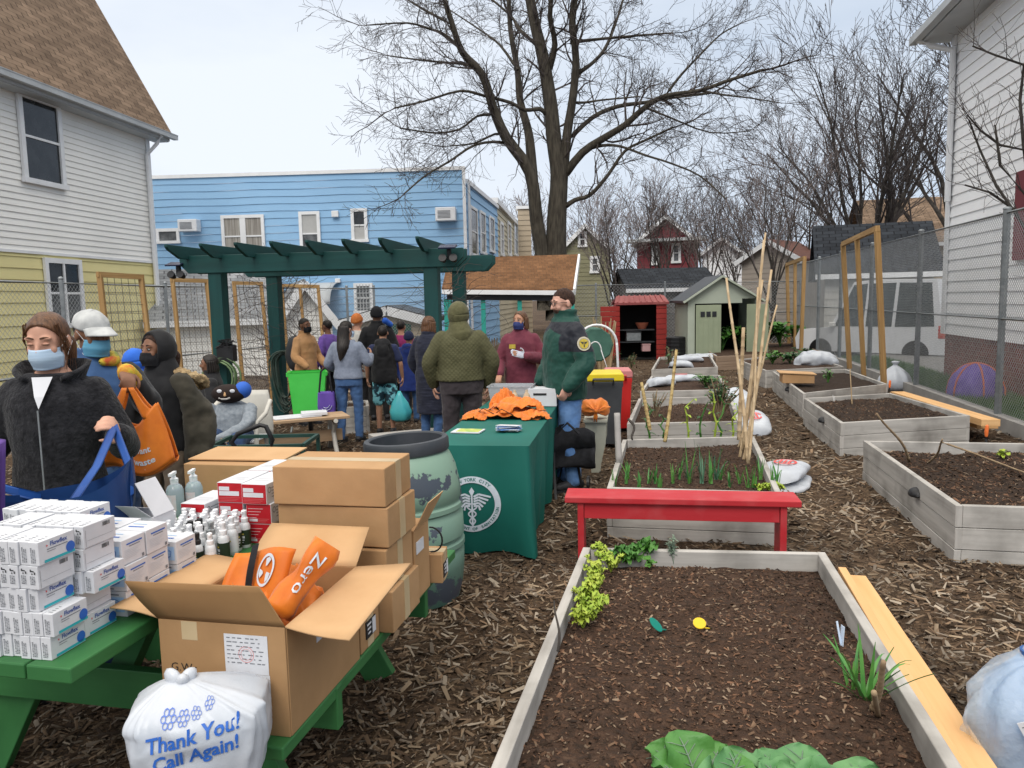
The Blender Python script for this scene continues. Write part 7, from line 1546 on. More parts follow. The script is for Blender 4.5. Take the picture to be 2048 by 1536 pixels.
 if eyes:
  for q in(-1,1):
   zl=-.0075*s if eyes=='down' else 0
   mb=MB();mb.ell((q*.031*s,-.0835*s,.012*s),(.0135*s,.006*s,.0055*s),T,12,8);e_=mb.build('eye',skin if eyes=='down' else mat('eye_white',(.5,.48,.46),rough=.3),t,smooth=180);mb=MB();mb.ell((q*.031*s,-.0885*s,.0105*s),(.0055*s,.0025*s,.0052*s),T,10,8)
   if eyes!='down':mb.build('iris',M_ink,e_,smooth=180)
   mb=MB();mb.capsule([T@V((q*.015*s,-.088*s,.036*s)),T@V((q*.032*s,-.088*s,.041*s)),T@V((q*.052*s,-.078*s,.036*s))],[.003*s,.0036*s,.002*s],6);mb.capsule([T@V((q*.017*s,-.0895*s,.0175*s+zl)),T@V((q*.031*s,-.0915*s,.0195*s+zl*1.5)),T@V((q*.047*s,-.085*s,.0165*s+zl))],[.0012*s,.002*s,.0012*s],6);mb.build('eyebrow',hair[1]if hair else M_hair_dk,t,smooth=180)
 if mask:
  def mf(u,v):
   a=(u-.5)*2*1.30;z=(-.020-.092*v)*s;pinch=1-.25*abs(v-.45)*1.2;bul=1.05+.15*math.sin(pi*min(v*1.15,1))*max(0,math.cos(a))+.006*math.sin(v*26)
   return T@V((math.sin(a)*.076*s*pinch,(-.010-.098*math.cos(a)*bul*(1.02 if v<.2 else 1.0))*s+.004*s,z+.012*s*math.cos(a)))
  mb=MB();mb.grid(mf,22,14);o=mb.build('face_mask',mask,t,smooth=180);modifier(o,'SOLIDIFY',thickness=.003)
  mb=MB()
  for q in(0,1):mb.tube([mf(q,.05),T@V(((q*2-1)*.083*s,.005*s,.02*s)),T@V(((q*2-1)*.086*s,.03*s,-.01*s)),mf(q,.9)],.0016,5)
  mb.build('ear_loop',M_whiteplastic if mask not in(M_blackfab,)else mask,o)
 if hair:
  kind,hm=hair
  if kind=='cap':
   mb=shell(T,(0,.016*s,.032*s),(.0775*s,.098*s,.094*s),(0,-.60,-.80),1.40,fn=lambda u,v,q:1+.05*noise.noise(V((q.x*7,q.y*7,q.z*7)))+.03*noise.noise(V((q.x*22,q.y*22,q.z*22))));o=mb.build('hair',hm,t,smooth=180);modifier(o,'SOLIDIFY',thickness=.004)
  elif kind in('parted','long','bob'):
   mb=shell(T,(0,.012*s,.028*s),(.082*s,.102*s,.100*s),(0,-.88,-.47),1.14 if kind=='parted' else 1.16,fn=lambda u,v,q:1-.05*math.exp(-(q.x*9)**2)*(q.z>0)+.008*math.sin(u*70))
   if kind=='long':
    for i in range(11):a=(i-5)*.22;mb.capsule([T@V((math.sin(a)*.082*s,.075*s*math.cos(a)+.02*s,.03*s)),T@V((math.sin(a)*.088*s,(.10*math.cos(a)+.02)*s,-.10*s)),S_(math.sin(a)*.085+.01,.145*math.cos(a)+.02,1.33),S_(math.sin(a)*.05+.03,.15*math.cos(a)+.02,1.16+.03*abs(i-5)*.5)],[.03*s,.03*s,.028*s,.010*s],8)
   if kind=='bob':
    for i in range(13):a=(i-6)*.30;mb.capsule([T@V((math.sin(a)*.084*s,.085*s*math.cos(a)*.9+.01*s,.03*s)),T@V((math.sin(a)*.086*s,(.088*math.cos(a)+.015)*s,-.06*s)),T@V((math.sin(a)*.094*s,(.09*math.cos(a)+.012)*s,-.095*s))],[.014*s,.016*s,.008*s],8)
   if kind=='parted':
    mb.capsule([T@V((0,.10*s,-.02*s)),T@V((.01,.14*s,-.05*s)),T@V((.02,.13*s,-.14*s))],[.03*s,.035*s,.015*s],10)
   o=mb.build('hair',hm,t,smooth=180,rn=False);modifier(o,'SOLIDIFY',thickness=.008)
  elif kind=='beanie':
   mb=shell(T,(0,.014*s,.036*s),(.092*s,.110*s,.110*s),(0,-.30,-.95),.0+1.30,fn=lambda u,v,q:(1.05 if v<.22 else 1)+.012*math.sin(u*150));o=mb.build('beanie',hm,t,smooth=180);modifier(o,'SOLIDIFY',thickness=.012)
 if hood:
  hm,up_=hood
  mb=shell(T,(0,.020*s,.012*s),(.104*s,.124*s,.132*s),(0,-1,.02),.95,fn=lambda u,v,q:1+.035*noise.noise(V((q.x*3,q.y*3,q.z*3)))-.10*max(0,-q.z-.55));o=mb.build('hood',hm,t,smooth=180);modifier(o,'SOLIDIFY',thickness=.022)
  mb=MB();mb.capsule([nb+V((0,.02*s,-.04*s)),T@V((0,.035*s,-.075*s))],[.135*s,.092*s],16);o=mb.build('hood_neck',hm,t,smooth=180)
 t['_T']=0;del t['_T']
 return t,s,T,A,S_
def zipper(t,S_,z0,z1,y,m_=M_galv):mb=MB();mb.beam(S_(0,y,z0),S_(0,y*.88,z1),.008,.004,up=(0,1,0));mb.build('zip',m_,t)
M_fleece=cloth_m('black_fleece',(.006,.006,.008),(.022,.022,.026),scale=30,bump=.9,bscale=60,rough=1)
M_mask_b=mat('pale_blue_mask',(.42,.56,.72),(.50,.64,.78),rough=.8,scale=3,stretch=(1,1,14),bump=.3,bscale=6)
t,s,T,A,S_=person('woman in black fleece jacket and pale blue mask looking down behind the table',92,3.35,8,1.69,SK_L,dict(m=M_fleece,ex=.022,hem=.80,fold=.025,fs=.12,name='fleece_jacket'),dict(m=M_dkdenim),arms=dict(b=dict(e=(.265,.03,1.10),w=(.335,-.24,1.19),d=(.10,-.75,.55),p=(-.9,.1,-.3),c=.95),a=dict(e=(-.29,.03,1.10),w=(-.285,-.24,1.06),d=(.1,-.9,.1),p=(.5,0,-.8),c=.9)),yaw=-4,pitch=14,vox=.006,w=1.0,hair=('parted',M_hair_br),mask=M_mask_b,eyes='down')
mb=MB();mb.lathe([(.105*s,-.05),(.112*s,.0),(.125*s,.045)],24,S_(0,.015,1.43),caps=False);mb2=MB();n=20
def colf(u,v):a=-pi/2+.55+u*(2*pi-1.1);r=.098+.035*v;return S_(math.cos(a)*r*1.05,math.sin(a)*r*.95+.015-.01*v,1.405+.085*v*(1-.75*(1-min(u,1-u)*4 if min(u,1-u)<.25 else 0)))
mb=MB();mb.grid(colf,30,6);o=mb.build('collar',M_fleece,t,smooth=180);modifier(o,'SOLIDIFY',thickness=.018)
mb=MB();mb.add([S_(-.042,-.100,1.425),S_(.042,-.100,1.425),S_(.022,-.150,1.345),S_(.004,-.166,1.295),S_(-.016,-.150,1.345)],[(0,1,2,3,4)]);mb.build('white_shirt',M_paper,t)
mb=MB();mb.add([S_(-.050,-.088,1.475),S_(.050,-.088,1.475),S_(.052,-.100,1.43),S_(-.052,-.100,1.43)],[(0,1,2,3)]);mb=MB();mb.beam(S_(.002,-.172,.84),S_(.002,-.170,1.29),.006,.004,up=(0,1,0));mb.build('zip',M_galv,t)
mb=MB();rgh=random.Random(6)
for q in(-1,1):
 for i in range(14):
  a_=rgh.uniform(-.02,.02);mb.tube([T@V((q*(.060+.012*rgh.random())*s,(-.055+.05*rgh.random())*s,.085*s)),T@V((q*(.082+a_*.3)*s,(-.035+a_)*s,.02*s)),T@V((q*(.080+a_)*s,(-.02+a_)*s,-.06*s)),T@V((q*(.07+a_)*s,(-.03+a_*2)*s,-.11*s-.03*rgh.random()))],[.0016,.0016,.0013,.0006],4)
mb.build('loose_hair',M_hair_br,t,rn=False)
M_bluebag=mat('blue_tote',(.008,.032,.12),(.014,.055,.19),rough=.5,scale=4,bump=.25,bscale=7)
q=P(110,985,2.72);bg_=thing('tote_bag','large open blue tote bag with long handles held over the table','bag',(q.x,2.72,.785),.05)
mb=MB()
def bb(u,v):
 a=2*pi*u;x_=.27*math.copysign(abs(math.cos(a))**.6,math.cos(a));y_=.11*math.copysign(abs(math.sin(a))**.8,math.sin(a));return V((x_*(.9+.12*v)+.02*noise.noise(V((u*6,v*3,1))),y_*(.8+.3*v)+.02*noise.noise(V((u*7,v*3,7))),-.26+.50*v+.04*v*math.sin(a*2+1)+.05*v*math.cos(a)))
mb.grid(bb,48,14);o=mb.build('bag_body',M_bluebag,bg_,smooth=180,rn=False)
hb=V(A['b'][2]);hwb=wm(t)@(hb+V((.02,-.09,.03)));hwa=wm(t)@(V(A['a'][2])+V((.01,-.09,0)))
for(h_,xs_)in((hwb,(.10,.25)),(hwa,(-.22,-.08))):
 mb=MB();l_=wm(bg_).inverted()@h_
 for x_,y_ in((xs_[0],-.11),(xs_[1],.05)):mb.tube([V((x_,y_,.18)),V((x_,y_,.20)).lerp(l_,.5)+V((.015,0,-.01)),l_+V((0,0,.012))],.018,6,flat=.12,up=V((0,1,0)))
 mb.build('handle',mat('bright_blue_strap',(.012,.06,.26),(.016,.085,.33),scale=6,rough=.5),bg_,smooth=180)
q=P(8,930,2.5);mb=MB();mb.grid(lambda u,v:V((q.x-.08+.10*u-.05*v,2.5+.05*math.sin(u*5),1.22-.48*v)),10,10);o=mb.solo('purple_bag',mat('purple_bag',(.08,.035,.20),(.12,.05,.28),scale=6),'purple cloth bag hanging at the left edge of the picture','bag',smooth=180);modifier(o,'SOLIDIFY',thickness=.02)
M_jkt=cloth_m('dark_parka',(.010,.011,.014),(.02,.022,.026))
t,s,T,A,S_=person('man in white cap and blue mask wearing a denim jacket, passing an orange bag',178,4.15,38,1.70,SK_B,dict(m=M_denim,ex=.008,hem=.80,fold=.02,name='denim_jacket',collar=1.0),dict(m=M_dkdenim),arms=dict(b=dict(e=(.22,-.20,1.19),w=(.055,-.50,1.40),d=(-.1,-.9,-.45),p=(-.3,0,-1),c=1.0)),yaw=22,pitch=12,vox=.0075,hair=('cap',M_hair_dk),mask=mat('teal_blue_mask',(.10,.32,.48),(.16,.40,.56),scale=3,stretch=(1,1,14)),eyes=True,hood=None)
mb=shell(T,(0,.014*s,.045*s),(.085*s,.106*s,.088*s),(0,.10,-1),1.42,fn=lambda u,v,q_:1+.012*math.sin(u*38)+.03*noise.noise(V((q_.x*3,q_.y*3,q_.z*3))))
mb.grid(lambda u,v:T@V((math.sin((u-.5)*2.3)*(.080+.006*v)*s,(-.082*math.cos((u-.5)*2.1)-.095*v*math.cos((u-.5)*2.4))*s,(.058-.030*v-.02*((u-.5)*2)**2)*s)),14,5)
o=mb.build('cap',mat('white_cap',(.55,.56,.55),(.40,.41,.41),scale=14,bump=.4,bscale=20),t,smooth=180,rn=False);modifier(o,'SOLIDIFY',thickness=.006)
mb=MB();mb.capsule([S_(.03,-.085,1.43),S_(.09,-.05,1.43),S_(.10,.03,1.45),S_(.12,-.10,1.34)],[.022,.03,.028,.018],10);o=mb.build('scarf',mat('rasta_scarf',(.55,.10,.03),(.12,.22,.05),scale=16,c3=(.60,.42,.04)),t,smooth=180)
mb=MB();torso_c=[S_(.10,.02,1.33),S_(.12,.0,1.22),S_(.12,.0,1.0),S_(.12,0,.78)];mb.capsule(torso_c,[.09,.115,.115,.10],12);mb.capsule([A['b'][0],A['b'][1],A['b'][1].lerp(A['b'][2],.75)],[.080,.070,.054],14);o=mb.build('open_parka',M_jkt,t,rn=False);remesh(o,.011,4,.03)
mb=MB();e1_,e2_=A['b'][1].lerp(A['b'][2],.78),A['b'][1].lerp(A['b'][2],.98);mb.capsule([e1_,e2_],[.05,.045],12);mb.build('knit_cuff',mat('rasta_scarf',(.55,.10,.03)),t,smooth=180)
hw=wm(t)@(A['b'][2]+V((-.01,-.085,-.05)))
ob2=thing('tote_bag','orange tote bag with white lettering held up between the man and the hooded woman','bag',hw,.15)
def ob(u,v,side):
 x_=(u-.5)*(.14+.20*v**.8)+.03*v;y_=side*(.012+.075*v*math.sin(pi*min(max(u,.02),.98))**.5)+.014*math.sin(u*11+v*5)*(.4+v);z=-.02-.36*v-.04*v*math.cos((u-.5)*3)+.02*math.sin(u*7)*v
 return V((x_,y_,z))
mb=MB()
for sd in(-1,1):
 def f2(u,v):
  g=.12+.36*math.sin(pi*u)**2*0
  return ob(u,.34+.66*v,sd)+V((0,0,(1-v)*-.05*math.cos((u-.5)*5)))
 mb.grid(f2,22,18)
 for xa in(.12,.88):mb.grid(lambda u,v:ob(xa+(u-.5)*(.16+.1*v)+(.5-xa)*(1-v)*.75,.0+.38*v,sd)+V((0,sd*.006*(1-v),0)),6,10)
mb.grid(lambda u,v:ob(u,1,-1).lerp(ob(u,1,1),v)+V((0,0,-.02*math.sin(pi*v))),22,4)
o=mb.build('fabric',M_orange,ob2,smooth=180,rn=False);modifier(o,'SOLIDIFY',thickness=.004)
mb=MB();of=lambda cx,cz,k:(lambda x_,y_:ob(.5+(x_+cx)/.34,.80-(y_+cz)/.41,-1)+V((0,-.006,0)))
put_text(mb,"don't want",.040,of(0,.03,1),.001);put_text(mb,'to be waste',.040,of(.0,-.025,1),.001)
mb.add([of(0,-.06,1)(x_,y_)for x_,y_ in((-.05,0),(.05,0),(.05,.004),(-.05,.004))],[(0,1,2,3)]);mb.build('lettering',M_logo,ob2,rn=False)
M_olv=cloth_m('dark_olive',(.030,.027,.018),(.055,.048,.034));M_blk=cloth_m('black',(.006,.006,.007),(.016,.016,.018))
t,s,T,A,S_=person('woman with black hood and black mask wearing an open dark olive parka',308,4.85,-14,1.57,SK_B,dict(m=M_blk,ex=.010,hem=.88,fold=.02,name='black_jacket'),dict(m=cloth_m('khaki',(.16,.12,.085),(.22,.17,.12))),arms=dict(b=dict(e=(.30,.06,1.10),w=(.31,-.04,.83)),a=dict(e=(-.26,-.05,1.12),w=(-.16,-.24,1.05),d=(.3,-.8,.2))),yaw=-14,vox=.0075,hair=('parted',M_hair_au),mask=M_blackfab,eyes=True,hood=(M_blk,1))
mb=MB()
for sg in(-1,1):mb.capsule([S_(sg*.17,.03,1.34),S_(sg*.24,.02,1.15),S_(sg*.25,.02,.8),S_(sg*.25,.03,.55)],[.06,.075,.082,.072],14)
mb.capsule([S_(0,.10,1.32),S_(0,.14,1.1),S_(0,.15,.6)],[.13,.16,.17],16)
for k in 'ab':mb.capsule([A[k][0],A[k][0].lerp(A[k][1],.5),A[k][1],A[k][1].lerp(A[k][2],.9)],[.078,.070,.064,.055],14)
o=mb.build('parka',M_olv,t,rn=False);remesh(o,.012,4,.035,.09)
mb=MB();pts=[S_(.10+.13*math.sin(a),.10-.10*math.cos(a)+.03,1.36+.05*math.cos(a))for a in[k*.35 for k in range(9)]];mb.capsule(pts,[.035]*9,10);o=mb.build('fur_trim',mat('tan_fur',(.30,.20,.10),(.50,.37,.20),scale=30,bump=1,bscale=50,bdist=.02),t,rn=False);remesh(o,.012,1,.05,.02)
mb=MB();mb.ell(S_(-.065,-.165,1.24),(.016,.006,.009));mb.build('printed_emblem',M_paper,t)
q=P(262,720,6.2);person('person in bright blue hooded jacket almost hidden behind the hooded woman',262,6.4,150,1.40,SK_B,dict(m=cloth_m('bright_blue',(.02,.10,.50),(.03,.15,.62)),ex=.02),dict(m=M_dkdenim),hood=(cloth_m('bright_blue',(.02,.10,.50),(.03,.15,.62)),1),vox=.011)
pz_=P(405,760,9.6)
person('man in black jacket with dreadlocks sitting behind the scarecrow',412,9.3,-75,1.68,SK_B,dict(m=M_blk,ex=.025,hem=.86,collar=1.0),dict(m=M_blk),sit=(.43,),vox=.010,hair=('bob',M_hair_dk),eyes=True)
mb=MB();q=P(412,800,9.35);mb.box((q.x,9.4,.12),(.9,.45,.08));mb.box((q.x-.3,9.4,-.05),(.1,.4,.3));mb.box((q.x+.3,9.4,-.05),(.1,.4,.3));mb.solo('stone_bench',M_concrete,'low concrete bench under the seated man','bench',bevel=.01)
M_tanc=cloth_m('tan_coat',(.46,.24,.10),(.54,.30,.14));M_greyblue=cloth_m('grey_blue_sweater',(.17,.20,.26),(.22,.25,.32),scale=30)
t,s,T,A,S_=person('woman in tan coat and black mask with a dark backpack, facing right',606,11.6,62,1.62,SK_B,dict(m=M_tanc,ex=.022,hem=.86,collar=1.0,name='coat'),dict(m=M_blk),arms=dict(a=dict(e=(-.25,-.02,1.1),w=(-.22,-.22,.95)),b=dict(e=(.25,-.02,1.1),w=(.2,-.22,.95))),vox=.010,hair=('cap',M_hair_dk),mask=M_blackfab,eyes=True)
mb=MB();mb.capsule([S_(0,.20,1.30),S_(0,.24,1.12),S_(0,.22,.98)],[.12,.14,.12],14);o=mb.build('backpack',M_dgrey,t,smooth=180)
person('person in purple top behind the tan coat woman',652,13.0,-120,1.58,SK_B,dict(m=cloth_m('purple',(.12,.06,.30),(.17,.09,.38)),ex=.02),dict(m=M_blk),vox=.011,hair=('cap',M_hair_dk))
t,s,T,A,S_=person('woman in grey blue sweater and jeans with long black hair seen from behind',690,9.9,168,1.58,SK_M,dict(m=M_greyblue,ex=.018,hem=.90,name='sweater',fold=.02),dict(m=M_denim,ex=.008),arms=dict(a=dict(e=(-.28,-.04,1.12),w=(-.24,-.26,1.20),d=(.2,-.5,.6)),b=dict(e=(.285,.02,1.1),w=(.27,-.20,1.0))),yaw=-25,vox=.009,w=1.10,hair=('long',M_hair_dk),stride=.06,shoes=M_shoe,mask=M_mask_b)
hwp=wm(t)@S_(.24,-.12,.98)
tb2=thing('tote_bag','purple tote bag with white curved emblem hanging beside the woman in the grey blue sweater','bag',(P(653,800,9.75).x,9.75,.18),.1);mb=MB()
mb.loft([[V((.105*a_*k_,.06*b_*k_,z))for a_,b_ in((-1,-1),(1,-1),(1,1),(-1,1))]for z,k_ in((0,.92),(.18,1.05),(.36,.95))]);mb.build('bag_body',mat('violet_bag',(.09,.05,.28),(.13,.07,.36),scale=5),tb2,bevel=.02)
mb=MB();mb.tube([(-.08,-.05,.36),(-.05,-.02,.62),(0,0,.66),(.05,-.02,.62),(.08,-.05,.36)],.012,6);mb.build('strap',M_blackfab,tb2);mb=MB()
for r_ in(.045,.075):mb.tube([V((r_*math.cos(a),-.068,.2+r_*math.sin(a)))for a in[-2.4+2.2*k/10 for k in range(11)]],.010,6,flat=.3)
mb.build('printed_emblem',M_logo,tb2)
person('person in orange knitted beanie and white coat seen from behind',712,12.4,160,1.66,SK_L,dict(m=cloth_m('off_white',(.52,.50,.46),(.60,.58,.54)),ex=.025,hem=.66),dict(m=M_blk),vox=.011,hair=('beanie',mat('orange_knit',(.50,.14,.03),(.62,.2,.05),scale=40,bump=.6,bscale=60)))
t,s,T,A,S_=person('tall person in black hat and black jacket standing behind the boy',752,12.0,190,1.76,SK_B,dict(m=M_blk,ex=.03,hem=.80,collar=1.0),dict(m=M_blk),vox=.011,hair=('beanie',M_blackfab))
mb=MB();mb.capsule([S_(-.12,.10,1.50),S_(-.2,.06,1.44)],[.05,.04],10);o=mb.build('blue_scarf',cloth_m('bright_blue',(.02,.10,.50),(.03,.15,.62)),t,smooth=180)
person('person in magenta jacket mostly hidden behind the boy',800,12.6,170,1.55,SK_M,dict(m=cloth_m('magenta',(.24,.02,.10),(.30,.03,.14)),ex=.03),dict(m=M_blk),vox=.012,hair=('cap',M_hair_dk))
M_navyt=cloth_m('navy',(.012,.018,.055),(.02,.028,.08))
t,s,T,A,S_=person('boy in black hooded vest, navy short sleeves and patterned shorts seen from behind',763,10.6,182,1.50,SK_M,dict(m=M_navyt,ex=.008,hem=.9,sleeve=.75,name='t_shirt'),dict(m=mat('camo_shorts',(.02,.05,.07),(.25,.62,.68),scale=14,detail=2,lo=.46,hi=.54,c3=(.10,.32,.40)),shorts=True,ex=.012,name='shorts'),vox=.0095,w=1.06,hair=('cap',M_hair_dk))
mb=MB()
mb.loft([[S_(r_[1]*math.cos(a)*1.08,r_[2]*math.sin(a)*1.12,r_[0])for a in[2*pi*j/24 for j in range(24)]]for r_ in((.80,.17,.14),(.84,.188,.15),(1.05,.18,.14),(1.25,.19,.145),(1.36,.165,.125),(1.42,.11,.10))]);mb.ell(S_(0,.10,1.42),(.13*s,.08*s,.09*s));mb.ell(S_(0,.14,1.33),(.10*s,.06*s,.12*s));o=mb.build('vest',M_blk,t,rn=False);remesh(o,.010,3,.025,.1)
q=wm(t)@A['a'][2]
tbx=thing('plastic_bag','turquoise plastic bag hanging from the hand of the boy in the vest','bag',(P(799,790,10.5).x,10.5,.02));mb=MB();rings=[]
for z,r_ in((0,.5),(.03,.9),(.14,1),(.26,.72),(.36,.3),(.42,.12)):rings.append([V((.15*r_*math.cos(a)*(1+.1*math.sin(a*5+z*9)),.10*r_*math.sin(a)*(1+.1*math.sin(a*5)),z))for a in[2*pi*j/26 for j in range(26)]])
mb.loft(rings);mb.build('bag_body',mat('turquoise_film',(.05,.38,.46),(.10,.50,.50),rough=.3,scale=4),tbx,smooth=180)
person('child in navy beanie and bright navy coat behind the boy',815,11.6,175,1.38,SK_M,dict(m=cloth_m('royal_navy',(.014,.03,.16),(.02,.045,.22)),ex=.035,hem=.60,hooddown=True),dict(m=M_denim),vox=.011,hair=('beanie',M_navyt))
t,s,T,A,S_=person('woman in long navy quilted coat standing beside the pergola post, seen from behind',856,9.6,150,1.62,SK_M,dict(m=cloth_m('navy_quilt',(.008,.010,.022),(.018,.021,.04),bump=.8,bscale=7,stretch=(1,1,6)),ex=.04,hem=.42,collar=1.0,fold=.03,name='long_coat'),dict(m=M_denim),vox=.0095,hair=('bob',M_hair_br),arms=dict(b=dict(e=(.28,-.02,1.1),w=(.25,-.16,.86)),a=dict(e=(-.27,0,1.1),w=(-.25,-.1,.86))))
M_olq=bpy.data.materials.new('olive_quilt');M_olq.use_nodes=True;nt=M_olq.node_tree;N=nt.nodes;Lk=nt.links;b=N['Principled BSDF'];b.inputs['Roughness'].default_value=.85;b.inputs['Base Color'].default_value=(.085,.085,.032,1)
tc=N.new('ShaderNodeTexCoord');mp=N.new('ShaderNodeMapping');mp.inputs['Rotation'].default_value=(0,pi/4,0);mp.inputs['Scale'].default_value=(1,.2,1);Lk.new(tc.outputs['Object'],mp.inputs['Vector']);ck=N.new('ShaderNodeTexVoronoi');ck.inputs['Scale'].default_value=34;ck.inputs['Randomness'].default_value=.12;Lk.new(mp.outputs[0],ck.inputs['Vector'])
bp=N.new('ShaderNodeBump');bp.inputs['Strength'].default_value=.6;bp.inputs['Distance'].default_value=.01;bp.invert=True;Lk.new(ck.outputs['Distance'],bp.inputs['Height']);Lk.new(bp.outputs['Normal'],b.inputs['Normal'])
rr_=N.new('ShaderNodeValToRGB');rr_.color_ramp.elements[0].color=(.098,.094,.040,1);rr_.color_ramp.elements[1].color=(.062,.060,.026,1);Lk.new(ck.outputs['Distance'],rr_.inputs['Fac']);Lk.new(rr_.outputs['Color'],b.inputs['Base Color'])
t,s,T,A,S_=person('man in olive green quilted hooded jacket and dark trousers seen from behind',918,7.9,188,1.75,SK_L,dict(m=M_olq,ex=.035,hem=.93,fold=.03,fs=.13,name='quilted_jacket'),dict(m=cloth_m('dark_plum',(.035,.028,.032),(.055,.045,.05)),ex=.022),arms=dict(a=dict(e=(-.31,.02,1.12),w=(-.27,-.08,.86)),b=dict(e=(.31,.0,1.12),w=(.27,-.10,.88))),yaw=-30,vox=.009,w=1.14,hood=(cloth_m('olive_knit',(.075,.072,.030),(.11,.105,.048),scale=25,bscale=40),1),belly=.03,hair=('cap',M_hair_br))
mb=MB();
M_mar=cloth_m('maroon',(.12,.022,.040),(.17,.035,.055));
t,s,T,A,S_=person('woman in maroon jacket and navy mask with white glove gesturing behind the table',1040,9.3,-6,1.66,SK_M,dict(m=M_mar,ex=.028,hem=.78,collar=1.0,fold=.028),dict(m=M_blk),arms=dict(b=dict(e=(.29,.02,1.10),w=(.07,-.27,1.16),d=(-.85,-.3,.25),p=(0,-.9,.3),c=.12),a=dict(e=(-.27,0,1.08),w=(-.25,-.22,.93),d=(0,-.8,-.4),p=(0,-.2,-1),c=.6)),yaw=-28,vox=.008,hair=('bob',M_hair_br),mask=mat('navy_mask',(.02,.03,.12),(.03,.045,.16),scale=9),eyes=True)
mb=MB();hand(mb,A['b'][2],(-.85,-.3,.25),(0,-.9,.3),s*1.13,.12,thumb=-1);o=mb.build('glove',mat('white_glove',(.60,.62,.70),(.54,.56,.64),scale=9),t,rn=False);remesh(o,.006,2)
mb=MB();mb.box(S_(-.09,-.165,1.27),(.075,.006,.05));mb.build('name_badge',mat('yellow_badge',(.55,.42,.06),(.45,.33,.05),scale=40),t)
M_grj=cloth_m('bottle_green',(.006,.052,.038),(.008,.062,.046),rough=.6,scale=3,bump=.3,bscale=12);M_nvj=cloth_m('black_navy',(.010,.012,.020),(.018,.02,.03))
t,s,T,A,S_=person('man in glasses wearing a dark green uniform jacket with a round shoulder patch, facing left',1128,7.05,-68,1.85,skinm('fair',(.58,.33,.25)),dict(m=M_grj,ex=.036,hem=.78,collar=1.35,fold=.045,fs=.10,name='uniform_jacket'),dict(m=M_denim2,ex=.02),arms=dict(b=dict(e=(.29,.05,1.10),w=(.25,-.10,.90),d=(-.2,-.4,-.9),c=.7),a=dict(e=(-.29,.02,1.10),w=(-.24,-.12,.90))),yaw=0,pitch=9,vox=.0065,w=1.08,hair=('cap',M_hair_au),eyes=True,belly=.015)
sh,el=A['b'][0],A['b'][1]
nt=M_grj.node_tree;N=nt.nodes;Lk=nt.links;b=N['Principled BSDF'];src_=b.inputs['Base Color'].links[0].from_socket;tc=N.new('ShaderNodeTexCoord');sx=N.new('ShaderNodeSeparateXYZ');Lk.new(tc.outputs['Object'],sx.inputs[0])
def mth(op,a_,b_):
 m_=N.new('ShaderNodeMath');m_.operation=op
 for i_,v_ in enumerate((a_,b_)):
  if isinstance(v_,(int,float)):m_.inputs[i_].default_value=v_
  else:Lk.new(v_,m_.inputs[i_])
 return m_.outputs[0]
ax_=mth('ABSOLUTE',sx.outputs['X'],0);side_=mth('MULTIPLY',mth('GREATER_THAN',ax_,.155*s),mth('GREATER_THAN',sx.outputs['Z'],1.185*s));top_=mth('MULTIPLY',mth('GREATER_THAN',mth('ADD',sx.outputs['Z'],mth('MULTIPLY',ax_,.35)),1.375*s),mth('LESS_THAN',sx.outputs['Z'],1.425*s));msk=mth('MAXIMUM',side_,top_)
mx=N.new('ShaderNodeMix');mx.data_type='RGBA';Lk.new(msk,mx.inputs['Factor']);Lk.new(src_,mx.inputs['A']);mx.inputs['B'].default_value=(.010,.012,.020,1);Lk.new(mx.outputs['Result'],b.inputs['Base Color'])
pc=sh.lerp(el,.38)+V((.124,-.018,.0));ax=V((1,-.12,.18)).normalized();x_,y_,_=frame(ax)
def disc(r0_,r1_,off,m_,nm):
 mb=MB();n=32
 for j in range(n):
  a0,a1=2*pi*j/n,2*pi*(j+1)/n;mb.add([pc+ax*off+(x_*math.cos(a)+y_*math.sin(a))*r for a,r in((a0,r0_),(a1,r0_),(a1,r1_),(a0,r1_))],[(0,1,2,3)])
 return mb.build(nm,m_,t,rn=False)
pch=disc(.001,.062,.004,mat('patch_cream',(.62,.56,.42),(.55,.50,.38),scale=60),'shoulder_patch');M_py=mat('patch_yellow',(.60,.46,.06),(.5,.38,.06),scale=40)
disc(.001,.043,.007,M_py,'patch_field');mb=MB()
for pl in([(0,.03),(.006,-.03),(-.006,-.03)],[(.004,.012),(.036,.02),(.012,-.006)],[(-.004,.012),(-.036,.02),(-.012,-.006)]):mb.add([pc+ax*.010+x_*a+y_*b_ for a,b_ in pl],[(0,1,2)])
mb.build('patch_figure',M_dgrey,t,rn=False);disc(.046,.048,.008,M_dgrey,'patch_ring')
mb=MB()
for q in(-1,1):
 mb.tube([T@V(((q*.033+.024*math.cos(a))*s,-.100*s,(.012+.017*math.sin(a))*s))for a in[2*pi*k/14 for k in range(15)]],.0022,5);mb.tube([T@V((q*.057*s,-.097*s,.016*s)),T@V((q*.080*s,-.05*s,.016*s)),T@V((q*.083*s,.01*s,.010*s))],.0025,5)
mb.tube([T@V((-.010*s,-.101*s,.016*s)),T@V((.010*s,-.101*s,.016*s))],.0022,5);mb.build('glasses',M_black,t)
mb=shell(T,(0,-.016*s,-.048*s),(.064*s,.074*s,.066*s),(0,-.45,-.9),.25,1.25);o=mb.build('beard',M_hair_au,t,smooth=180);
M_slat=wood('bench_slats',(.34,.22,.13),(.48,.34,.21),sv=10)
bq=P(590,880,9.1);be=thing('bench','wooden slat bench with curved grey metal frame behind the barrel','bench',(bq.x,9.1,gz(9.1)),.42);Lb2=1.25
mb=MB()
for k in range(4):mb.box((0,-.17+k*.115,.43),(Lb2,.10,.035))
mb.build('seat',M_slat,be,uv=True,bevel=.006);mb=MB();mb.box((0,-.02,.20),(Lb2*.9,.03,.14));mb.build('stretcher',M_slat,be,uv=True)
